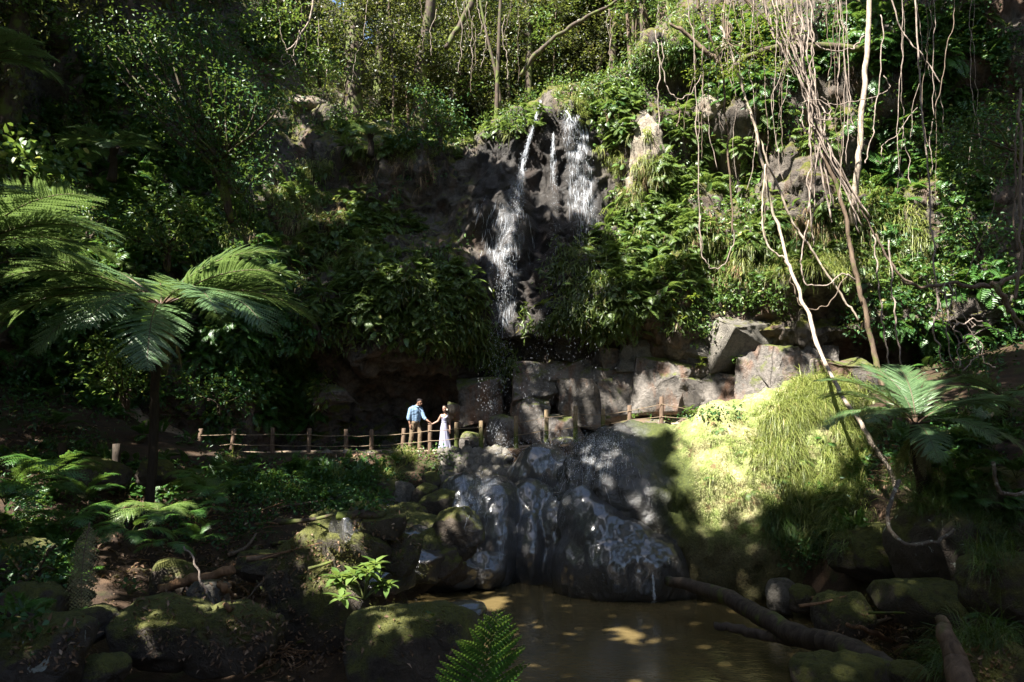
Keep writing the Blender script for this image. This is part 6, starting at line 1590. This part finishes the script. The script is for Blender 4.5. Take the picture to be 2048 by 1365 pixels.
# ------------------------------------------------------------------ falling water
t = NT('falling_water')
p_ = t.bsdf((.80, .84, .90), .12, .6, None)
tr_n = t.n('ShaderNodeBsdfTransparent'); mx = t.n('ShaderNodeMixShader'); mx.inputs[0].default_value = .42
tl = t.n('ShaderNodeBsdfTranslucent'); tl.inputs[0].default_value = (.8, .84, .9, 1)
m2 = t.n('ShaderNodeMixShader'); m2.inputs[0].default_value = .35
t.l(p_, m2.inputs[1]); t.l(tl.outputs[0], m2.inputs[2])
t.l(tr_n.outputs[0], mx.inputs[1]); t.l(m2.outputs[0], mx.inputs[2])
M['fall'] = t.done(mx.outputs[0])
OV = np.array([[1, 0, 0], [-1, 0, 0], [0, 1, 0], [0, -1, 0], [0, 0, 1], [0, 0, -1.0]])
OF = np.array([[0, 2, 4], [2, 1, 4], [1, 3, 4], [3, 0, 4], [2, 0, 5], [1, 2, 5], [3, 1, 5], [0, 3, 5]])
def drops(P, r, ln):
    n = len(P); r = np.broadcast_to(r, (n,)); ln = np.broadcast_to(ln, (n,))
    S_ = np.stack([r, r, r * ln], 1)
    V = (OV[None] * S_[:, None] + P[:, None]).reshape(-1, 3)
    return V, [(OF[None] + (np.arange(n) * 6)[:, None, None]).reshape(-1, 3)]
def streaks(mb, regions, ln=(8, 34), r=(.003, .009), off=.03):
    for cx, cy, rx, ry, n, sl in regions:
        for _ in range(int(n * .5)):
            a = R.uniform(0, 6.283); q = math.sqrt(R.random())
            x, y = cx + rx * q * math.cos(a), cy + ry * q * math.sin(a)
            l = R.uniform(*ln); pts = []
            for j in range(6):
                h, nn = hit(x, y + l * j / 5)
                if h is None: break
                if pts and (h - pts[-1]).length > .9: break
                pts.append(h + nn * off)
                x += sl * l / 5 + R.gauss(0, .6)
            if len(pts) > 2:
                rr = R.uniform(*r)
                V, fs = tube(np.array(pts), rr * np.sin(np.linspace(.35, PI - .2, len(pts))), 4, False); mb.add(V, fs)
def fall(label, path, wid, ndrop, tubes, rdrop=(.003, .0085), lead=.25, st=()):
    """free falling stream: path in pixels, wid: half width in pixels along it"""
    Ds = []
    for x, y in path:
        h, _n = hit(x, y); Ds.append((h.y if h is not None else 27) - lead - .5 * min(1, max(0, (y - 430) / 120)))
    for i in range(1, len(Ds)): Ds[i] = min(Ds[i], Ds[i - 1])
    Q = [at(x, y, d) for (x, y), d in zip(path, Ds)]
    n = 90; P = smooth_path(Q, n); W = np.interp(np.linspace(0, 1, n), np.linspace(0, 1, len(wid)), wid) * 26 / F
    mb = MB()
    q = rng.uniform(0, 1, ndrop) * (n - 1); i = q.astype(int).clip(0, n - 2); f = (q - i)[:, None]
    C = P[i] * (1 - f) + P[i + 1] * f
    C = C + np.stack([rng.normal(size=ndrop) * W[i] * .6, rng.normal(size=ndrop) * W[i] * .35, rng.normal(size=ndrop) * .05], 1)
    V, fs = drops(C, rng.uniform(*rdrop, ndrop), rng.uniform(1.2, 5, ndrop)); mb.add(V, fs)
    for a, b, r0 in tubes:
        for _ in range(4):
            i0, i1 = int(a * (n - 1)), int(b * (n - 1))
            Pp = P[i0:i1] + np.stack([fbm(np.stack([np.arange(i1 - i0) * .25 + R.uniform(0, 99), np.zeros(i1 - i0), np.zeros(i1 - i0)], 1), 3, 4)] * 3, 1) * W[i0:i1, None] * np.array([1.2, .5, .1])
            V, fs = tube(Pp, np.linspace(r0, r0 * .5, len(Pp)) * (1 + .5 * fbm(Pp * 9, 2, 3)), 6); mb.add(V, fs)
    if st: streaks(mb, st)
    me = mb.mesh('waterfall', [M['fall']], True)
    return tag(link('waterfall', me), label, 'waterfall')
fall('thin left stream of the upper fall arching off the lip and breaking into drops', [(1082, 203), (1074, 228), (1064, 262), (1054, 292), (1047, 325), (1040, 370), (1030, 420), (1018, 480), (1010, 540), (1006, 600), (1001, 660), (996, 730), (991, 800), (990, 872)], (2, 3, 4, 5, 7, 10, 15, 20, 16, 18, 22, 26, 26, 24), 3000, [(0, .30, .018), (.30, .44, .010)],
     st=[(1010, 470, 60, 70, 150, .1), (1010, 590, 22, 50, 130, 0), (985, 450, 45, 60, 80, -.3), (1000, 690, 18, 40, 40, 0)])
fall('broad right veil of the upper fall sliding down a bare rock face', [(1132, 222), (1142, 250), (1152, 285), (1158, 330), (1162, 380), (1168, 440), (1172, 500), (1165, 580), (1150, 670), (1130, 760), (1115, 850)], (8, 16, 22, 22, 24, 30, 36, 50, 60, 70, 60), 1200, [(0, .10, .02)], st=[(1150, 270, 26, 45, 240, .15), (1160, 370, 26, 80, 240, .05), (1172, 460, 26, 50, 90, 0)])
fall('narrow middle trickle of the upper fall beside a rusty rib', [(1107, 268), (1105, 300), (1108, 350), (1112, 420), (1106, 520), (1090, 640), (1070, 740), (1050, 850)], (3, 4, 6, 9, 16, 26, 34, 40), 800, [(0, .22, .010)], st=[(1107, 310, 6, 45, 50, 0)])
mb = MB()
streaks(mb, [(960, 985, 45, 30, 90, -.15), (930, 960, 50, 14, 40, 0), (1002, 1060, 8, 70, 50, -.1), (1160, 925, 70, 40, 110, -.15), (1215, 900, 50, 40, 60, .05), (1110, 990, 30, 70, 70, -.4), (1240, 960, 60, 40, 40, .2), (1010, 920, 25, 20, 80, -.3), (960, 1020, 30, 30, 50, -.25)], (8, 30), (.0015, .0045), .015)
P_, N_, X_ = scatter([(1140, 890, 110, 12, 900), (1010, 900, 40, 20, 350), (1180, 930, 80, 50, 700), (960, 990, 50, 40, 300), (1110, 980, 40, 80, 300)])
P_ = P_ + np.abs(rng.normal(size=(len(P_), 3))) * np.array([.05, -.1, .18])
V, fs = drops(P_, rng.uniform(.004, .011, len(P_)), 1.5); mb.add(V, fs)
tag(link('waterfall', mb.mesh('waterfall', [M['fall']])), 'lower cascade of thin water spreading over the dark rocks into the pool', 'waterfall')
fall('little spout of water dripping off the black boulder into the pool', [(1306, 1150), (1307, 1165), (1308, 1185), (1309, 1203)], (1.2, 1.5, 2, 3), 60, [(0, .95, .010)], (.004, .01), .12)

# clinging films of water: thin sheets laid on the rock they run over
t = NT('water_film')
p = t.pos((9, 9, .55)); n1 = t.noise(p, 1.0, 5, .65); n2 = t.noise(t.pos((30, 30, 1.6)), 1.0, 4, .6); n3 = t.noise(t.pos(), .9, 3, .6)
al = t.ramp(t.math('ADD', t.math('MULTIPLY', n1, .45), t.math('ADD', t.math('MULTIPLY', n2, .3), t.math('MULTIPLY', n3, .25))), [(.42, .0), (.56, .09), (.70, .32)])
at_ = t.n('ShaderNodeAttribute', attribute_name='edge')
al = t.math('MULTIPLY', al, at_.outputs['Fac'])
pb = t.bsdf((.62, .66, .72), .16, .6, t.bump(n2, .5, .03))
trn = t.n('ShaderNodeBsdfTransparent'); mx = t.n('ShaderNodeMixShader')
t.l(al, mx.inputs[0]); t.l(trn.outputs[0], mx.inputs[1]); t.l(pb, mx.inputs[2])
M['film'] = t.done(mx.outputs[0])
def film(label, line, half, rows=60, cols=22, off=.05):
    L = np.array(line, float); tt = np.linspace(0, len(L) - 1, rows); i0 = tt.astype(int).clip(0, len(L) - 2); f = (tt - i0)[:, None]
    C = L[i0] * (1 - f) + L[i0 + 1] * f; hw_ = np.interp(tt, np.arange(len(L)), half)
    G = np.zeros((rows, cols, 3)); E = np.zeros((rows, cols))
    for i in range(rows):
        for j in range(cols):
            u = j / (cols - 1) * 2 - 1
            h, n = hit(C[i, 0] + u * hw_[i], C[i, 1])
            G[i, j] = np.array(h + n * off) if h is not None else G[i - 1, j]
            E[i, j] = max(0, 1 - abs(u) ** 2.5) * min(1, i / 3.0) * min(1, (rows - 1 - i) / 12.0)
    for _ in range(2):
        G[1:-1, 1:-1] = (G[1:-1, 1:-1] * 2 + G[:-2, 1:-1] + G[2:, 1:-1] + G[1:-1, :-2] + G[1:-1, 2:]) / 6
    G[:, :, 1] -= .03
    ii = (np.arange(rows - 1)[:, None] * cols + np.arange(cols - 1)).ravel()
    me = mk_mesh('water_film', G.reshape(-1, 3), [np.stack([ii, ii + cols, ii + cols + 1, ii + 1], 1)], True, [M['film']])
    a_ = me.attributes.new('edge', 'FLOAT', 'POINT'); a_.data.foreach_set('value', E.ravel().astype(np.float32))
    return tag(link('water_film', me), label, 'waterfall')
film('translucent sheet of water clinging to the rock under the right veil', [(1130, 218), (1150, 270), (1160, 340), (1168, 420), (1176, 520)], [14, 26, 30, 32, 30])
film('film of water spreading over the sunlit rock under the left stream', [(1042, 330), (1022, 420), (1008, 520), (1006, 620), (1000, 720)], [8, 30, 40, 26, 24])
film('veil of water sliding over the top of the cascade beside the splash boulder', [(1185, 875), (1165, 915), (1140, 970), (1110, 1040)], [50, 60, 45, 30])
film('sheet of water falling over the left cascade ledge', [(965, 955), (955, 1000), (945, 1060), (940, 1120)], [45, 40, 26, 16])
film('thin run of water between the lobes of the cascade ledge', [(1005, 980), (1000, 1050), (1003, 1150)], [14, 12, 10])
P_, N_, X_ = scatter([(1250, 1270, 260, 70, 60), (1450, 1300, 120, 50, 25), (1020, 1185, 60, 14, 12)])
k = len(P_)
V, fs = leaves(P_ + [0, 0, .012], rng.normal(size=(k, 3)) * [1, 1, .03], np.array([[0, 0, 1.0]]) + rng.normal(size=(k, 3)) * .06, rng.uniform(.03, .09, k), rng.uniform(.015, .035, k), 0, .05, .05)
stuff('floating_leaves', V, fs, 'litter', 'small dead leaves floating on the muddy pool')

# ------------------------------------------------------------------ sun, sky, added shade canopy, camera
SUN = unit(np.array([-.47, -.50, .93]))
el = math.asin(SUN[2]); rot = math.atan2(SUN[0], SUN[1])
sd = bpy.data.lights.new('sun', 'SUN'); sd.energy = 5.0; sd.angle = math.radians(.5); sd.color = (1.0, .955, .87)
so = bpy.data.objects.new('sun', sd); COL.objects.link(so)
so.rotation_euler = Vector(SUN).to_track_quat('Z', 'Y').to_euler()
wd = bpy.data.worlds.new('World'); SC.world = wd; wd.use_nodes = True
wt = wd.node_tree; bg = wt.nodes['Background']
sk = wt.nodes.new('ShaderNodeTexSky'); sk.sky_type = 'NISHITA'; sk.sun_disc = False; sk.sun_elevation = el; sk.sun_rotation = rot
wt.links.new(sk.outputs[0], bg.inputs[0]); bg.inputs[1].default_value = SKY

# holes cut in the added leaf canopy: where the photograph shows sunlight, (px, py, rx, ry, strength)
LIT = [(1050, 90, 210, 110, .5), (760, 90, 120, 120, .16), (1330, 60, 130, 90, .85), (950, 60, 60, 60, .7), (620, 90, 55, 90, .62), (640, 185, 70, 28, .6), (555, 240, 60, 40, .85), (620, 212, 45, 15, 1), (700, 235, 40, 45, .5), (1340, 70, 80, 70, .85), (1240, 110, 50, 80, .55), (1610, 140, 60, 180, .6), (1460, 50, 110, 70, .8), (1725, 260, 22, 120, .9),
       (1960, 70, 45, 45, .6), (1420, 225, 45, 32, .9), (1295, 290, 45, 110, 1.3), (1270, 400, 32, 55, .85), (1240, 260, 40, 60, .6), (1160, 320, 34, 110, .62), (1150, 250, 30, 40, .85), (1178, 430, 30, 50, .5), (1065, 245, 18, 45, .9), (1012, 470, 46, 80, .8), (955, 480, 40, 30, .7), (1040, 560, 40, 50, .7), (1008, 580, 18, 90, 1), (1055, 640, 36, 26, 1), (1000, 690, 25, 35, .7),
       (480, 430, 80, 50, .85), (340, 425, 75, 55, 1.1), (390, 495, 130, 45, 1.0), (440, 210, 150, 90, .30), (350, 330, 150, 60, .32), (110, 420, 115, 32, 1.1), (180, 475, 60, 32, .7), (60, 320, 70, 40, .25), (330, 590, 260, 90, .95), (300, 690, 110, 60, .85), (470, 575, 90, 28, .9), (400, 560, 120, 30, .8), (130, 540, 140, 40, .6), (235, 735, 60, 45, .85), (180, 620, 110, 30, .35), (555, 370, 28, 50, .8), (605, 385, 50, 55, .65), (700, 430, 65, 36, .6),
       (830, 590, 80, 60, .6), (920, 660, 60, 50, .35), (770, 665, 65, 50, .9), (1220, 540, 70, 70, .6), (1310, 470, 65, 100, 1.05), (1290, 560, 65, 28, .8), (1345, 615, 42, 40, .7), (1475, 470, 75, 60, .85), (1740, 450, 90, 80, 1.1), (1640, 450, 70, 50, .6), (1600, 400, 60, 40, .5), (1490, 660, 100, 70, 1.0), (1400, 660, 60, 60, .7), (1340, 680, 55, 50, .55), (1400, 735, 80, 35, .65), (1555, 745, 45, 45, .6), (1440, 340, 50, 70, .4),
       (1640, 600, 70, 30, .45), (1690, 650, 50, 30, .55), (1062, 835, 25, 40, .8), (1112, 855, 50, 35, .8), (1150, 800, 40, 26, .5), (1310, 850, 80, 24, 1), (1320, 780, 50, 60, .9), (1400, 800, 60, 40, .7), (1340, 750, 150, 80, .66), (1120, 800, 90, 60, .45), (1525, 780, 55, 60, .8), (960, 800, 26, 40, .4),
       (1640, 800, 95, 55, 1.3), (1560, 870, 110, 50, 1.3), (1450, 915, 90, 85, 1.3), (1580, 930, 100, 60, 1.2), (1405, 960, 40, 70, 1), (1480, 1010, 45, 50, .85), (1650, 960, 60, 45, .8), (1440, 1035, 55, 34, .65), (1690, 880, 40, 70, .9), (1370, 900, 25, 30, .5),
       (1760, 745, 130, 60, .95), (1830, 765, 75, 45, .8), (1740, 795, 90, 32, 1), (1850, 690, 55, 55, .6), (1950, 860, 70, 30, .35), (1760, 915, 70, 40, .5), (1860, 885, 70, 24, .45), (1970, 885, 60, 24, .4), (860, 850, 62, 62, 1.3), (805, 880, 16, 32, 1), (618, 880, 14, 26, .9), (1260, 830, 16, 28, 1), (1323, 820, 16, 36, 1),
       (865, 930, 70, 34, .72), (742, 916, 40, 14, 1), (825, 965, 60, 36, .5), (700, 960, 60, 40, .25), (450, 908, 60, 8, 1), (545, 904, 40, 6, .7), (1012, 905, 30, 24, .8), (955, 985, 55, 45, .5), (1200, 915, 60, 46, .45), (1215, 965, 34, 36, .6), (1295, 1000, 40, 56, .6), (925, 1030, 46, 40, .5), (990, 1075, 40, 40, .45), (890, 1185, 32, 15, .9), (1290, 1335, 50, 20, .9), (1560, 1265, 90, 16, .3), (1430, 1250, 34, 9, .35), 
       (312, 1015, 60, 30, 1.3), (60, 1005, 80, 60, .85), (255, 1075, 60, 36, .42), (340, 1090, 40, 30, .4), (680, 1095, 85, 40, 1.1), (640, 1120, 80, 80, .6), (575, 965, 50, 36, .5), (735, 1175, 70, 56, .85), (985, 1290, 65, 70, .85), (310, 975, 42, 10, .8), (420, 1195, 55, 32, .8), (400, 1250, 130, 36, .45), (300, 1240, 60, 40, .4), (540, 1270, 80, 40, .4), (300, 1110, 90, 50, .4), (400, 970, 90, 40, .6), (110, 960, 90, 40, .5), (190, 1150, 50, 90, .7), (800, 1150, 50, 26, .3), (1555, 1190, 26, 28, .6), (1450, 1180, 100, 24, .25), (1900, 1290, 30, 50, .6), (1980, 1330, 60, 30, .4), (1690, 1215, 40, 30, .35), (1700, 1310, 140, 30, .25), (560, 1240, 40, 26, .3), (830, 1250, 110, 30, .45), (815, 1140, 50, 40, .5), (1640, 1050, 90, 40, .28), (640, 950, 100, 40, .42), (480, 950, 70, 30, .35),
       (1800, 150, 100, 100, .26), (1900, 260, 90, 60, .28), (640, 500, 90, 60, .2), (250, 520, 80, 40, .4), (540, 790, 90, 50, .22), (1560, 330, 60, 60, .35), (60, 120, 60, 40, .2), (200, 290, 60, 40, .25), (760, 250, 90, 40, .4), (870, 215, 50, 40, .55), (60, 1315, 50, 30, .3), (1885, 1055, 26, 22, .4)]
LA = np.array(LIT)
def lit(px, py):
    d = ((px - LA[:, 0]) / LA[:, 2]) ** 2 + ((py - LA[:, 1]) / LA[:, 3]) ** 2
    return float(np.max(LA[:, 4] * np.exp(-.5 * np.maximum(d - .35, 0) * 1.5)))
# stems in mid air that stand in the sun: (px, py, D, radius m, strength)
LIT3 = [(725, 1190, 9.9, .55, 1.1), (690, 1100, 11.2, .5, .9), (395, 960, 14.5, .7, .9), (110, 960, 11.5, .6, .8), (315, 1030, 10.5, .6, 1.2), (262, 1068, 9.8, .35, .7), (1610, 60, 20, 1.2, .8), (1615, 160, 20, .9, .9), (1632, 240, 20, .8, .9), (1650, 310, 20, .7, .75), (1500, 220, 19.5, .5, .9), (1535, 340, 19.5, .6, .9), (1560, 440, 19.5, .6, .9), (1585, 530, 18.8, .5, .9), (1610, 620, 18, .35, .7), (1650, 730, 16.5, .35, .7), (1700, 810, 15.3, .4, .5), (1450, 50, 20, 1.5, .8), (1460, 130, 19.6, 1.0, .7), (1725, 220, 22.2, .6, .9), (1716, 320, 22.2, .5, .9), (1460, 330, 20, .3, .7), (1395, 200, 20.3, .3, .6), (1850, 300, 17.5, .35, .7), (1866, 480, 17.5, .3, .6), (1872, 600, 17.4, .3, .6), (1765, 640, 17.4, .35, .7), (1792, 650, 17.2, .3, .7), (1910, 630, 15.9, .5, .6), (1700, 560, 20, .4, .5), (1990, 580, 15.9, .3, .6),
        (833, 850, 24, 1.0, 1.5), (890, 850, 24, .95, 1.5), (860, 840, 24, .8, 1.5), (805, 880, 23.3, .35, 1), (618, 880, 23.3, .3, .9), (1259, 830, 23.3, .35, 1), (1323, 825, 23.3, .45, 1), (1066, 245, 26.5, .4, .9), (1050, 310, 26, .4, .7), (1010, 590, 25, .5, 1), (100, 420, 11.5, 1.0, 1.1), (190, 470, 11.5, .6, .7), (985, 1290, 4.5, .75, 1.5), (310, 1015, 10.5, .6, 1.3), (30, 1010, 9, .6, .6), (1750, 730, 13.6, .7, 1), (1720, 790, 13.4, .6, 1), (1830, 760, 13.6, .6, .7), (620, 100, 28.5, 1.2, .6)]
su = unit(np.cross(SUN, [0, 0, 1.0])); sv = np.cross(su, SUN)
C3 = np.array([list(at(a, b, c)) for a, b, c, d, e in LIT3]); C3a, C3b = C3 @ su, C3 @ sv
R3 = np.array([[d, e] for a, b, c, d, e in LIT3])
bpy.context.view_layer.update()
geo = list(ALLGEO)
for o in SC.objects:
    if o.name.startswith('frond') and o.parent and o.parent.name.startswith('tree_fern'):
        mw = np.array(o.parent.matrix_world @ o.matrix_basis); V = co(o.data) @ mw[:3, :3].T + mw[:3, 3]
        o.data.calc_loop_triangles(); tt = np.empty(len(o.data.loop_triangles) * 3, np.int32); o.data.loop_triangles.foreach_get('vertices', tt)
        geo.append((V, tt.reshape(-1, 3)))
B_SUN = merged_bvh(geo)
STEP = .17
Aw = np.arange(-27, 30, STEP); Bw = np.arange(-24, 22, STEP)
SV = Vector(SUN)
LP, seen = [], 0
jit = np.random.default_rng(5)
base_pts = []
for a in Aw:
    for b in Bw:
        a2, b2 = a + jit.uniform(-.5, .5) * STEP, b + jit.uniform(-.5, .5) * STEP
        o = Vector(su * a2 + sv * b2) + SV * 90
        h = B_SUN.ray_cast(o, -SV, 220)
        if h[0] is None: continue
        base_pts.append((h[0].x, h[0].y, h[0].z, a2, b2))
BP = np.array(base_pts)
hx, hy, hw = proj(BP[:, :3])
inb = ((hw > 2) & (hx > -260) & (hx < 2300) & (hy > -250) & (hy < 1560)) | ((BP[:, 1] > -12) & (BP[:, 1] < 12) & (np.abs(BP[:, 0]) < 16))
hx = np.where(hw > 1, hx, -900.); hy = np.where(hw > 1, hy, -900.)
BP, hx, hy = BP[inb], hx[inb], hy[inb]
dap = fbm(np.stack([hx / 30, hy / 30, hx * 0], 1), 3, 55) * .5 + .5 + .10 * fbm(np.stack([hx / 9, hy / 9, hx * 0], 1), 2, 56)
dap = np.clip((dap - .5) * 1.25 + .5, 0, 1)
ml = np.array([lit(x, y) for x, y in zip(hx, hy)])
d3 = (((BP[:, 3:4] - C3a) ** 2 + (BP[:, 4:5] - C3b) ** 2) / R3[:, 0] ** 2)
m3 = np.max(R3[:, 1] * np.exp(-.5 * np.maximum(d3 - .5, 0) * 2.5), axis=1)
ml = np.maximum(ml, m3)
keepm = ~(ml > dap * .95 + .02)
BP = BP[keepm]
H = BP[:, :3]
# height of the added leaf canopy: the lowest place along the sun ray that is well above the picture
ts = np.arange(3, 60, 1.0)
Q = H[:, None] + SUN * ts[None, :, None]
inside = (Q[:, :, 1] > -3) & (Q[:, :, 2] < .86 * np.maximum(Q[:, :, 1], 0) + 2.6) & (np.abs(Q[:, :, 0]) < .95 * np.maximum(Q[:, :, 1], 0) + 3)
last = np.where(inside.any(1), ts[inside.shape[1] - 1 - inside[:, ::-1].argmax(1)], 3) + 1
last = np.where(H[:, 0] < 7.5, np.maximum(last, np.clip((H[:, 0] + 5.5) / .39, 0, 34)), last)
P3 = []
for layer in range(4):
    P3.append(H + SUN * (last + .6 + jit.uniform(0, 3.5, len(H)))[:, None] + jit.normal(size=H.shape) * .05)
n2 = 26000                                   # extra unseen leaves added over the right side to darken it
ox = jit.uniform(9, 22, n2); oy = jit.uniform(13, 31, len(ox))
P3.append(np.stack([ox, oy, .80 * oy + 4.2 + .12 * np.abs(ox) + jit.uniform(0, 3, len(ox))], 1))
P3 = np.concatenate(P3)
k = len(P3)
V, fs = leaves(P3 - SUN * .0, unit(jit.normal(size=(k, 3)) * [1, 1, .35]), unit(SUN + [0, 0, .4] + jit.normal(size=(k, 3)) * .45), jit.uniform(.28, .46, k), jit.uniform(.19, .31, k), 0, .1, .1)
me = mk_mesh('unseen_shade_canopy', V, fs, True, [M['leaf_far']])  # unseen leaf screen, added and holed to shape shade and sun flecks
tag(link('unseen_shade_canopy', me), 'unseen leaf canopy above the frame, holed to shape the sun flecks', 'canopy', kind='stuff')
print('canopy leaves', k)

cd = bpy.data.cameras.new('camera'); cd.sensor_width = 36; cd.lens = 36 * F / 2048; cd.clip_end = 500; cd.clip_start = .05
cam = bpy.data.objects.new('camera', cd); COL.objects.link(cam)
cam.rotation_euler = (PI / 2 + TH, 0, 0)
SC.camera = cam
SC.view_settings.view_transform = 'Standard'; SC.view_settings.look = 'None'; SC.view_settings.exposure = EXPO; SC.view_settings.gamma = 1
SC.cycles.use_denoising = True
SC.cycles.max_bounces = 5; SC.cycles.diffuse_bounces = 3; SC.cycles.glossy_bounces = 2; SC.cycles.transmission_bounces = 3; SC.cycles.transparent_max_bounces = 8
SC.cycles.sample_clamp_indirect = 4
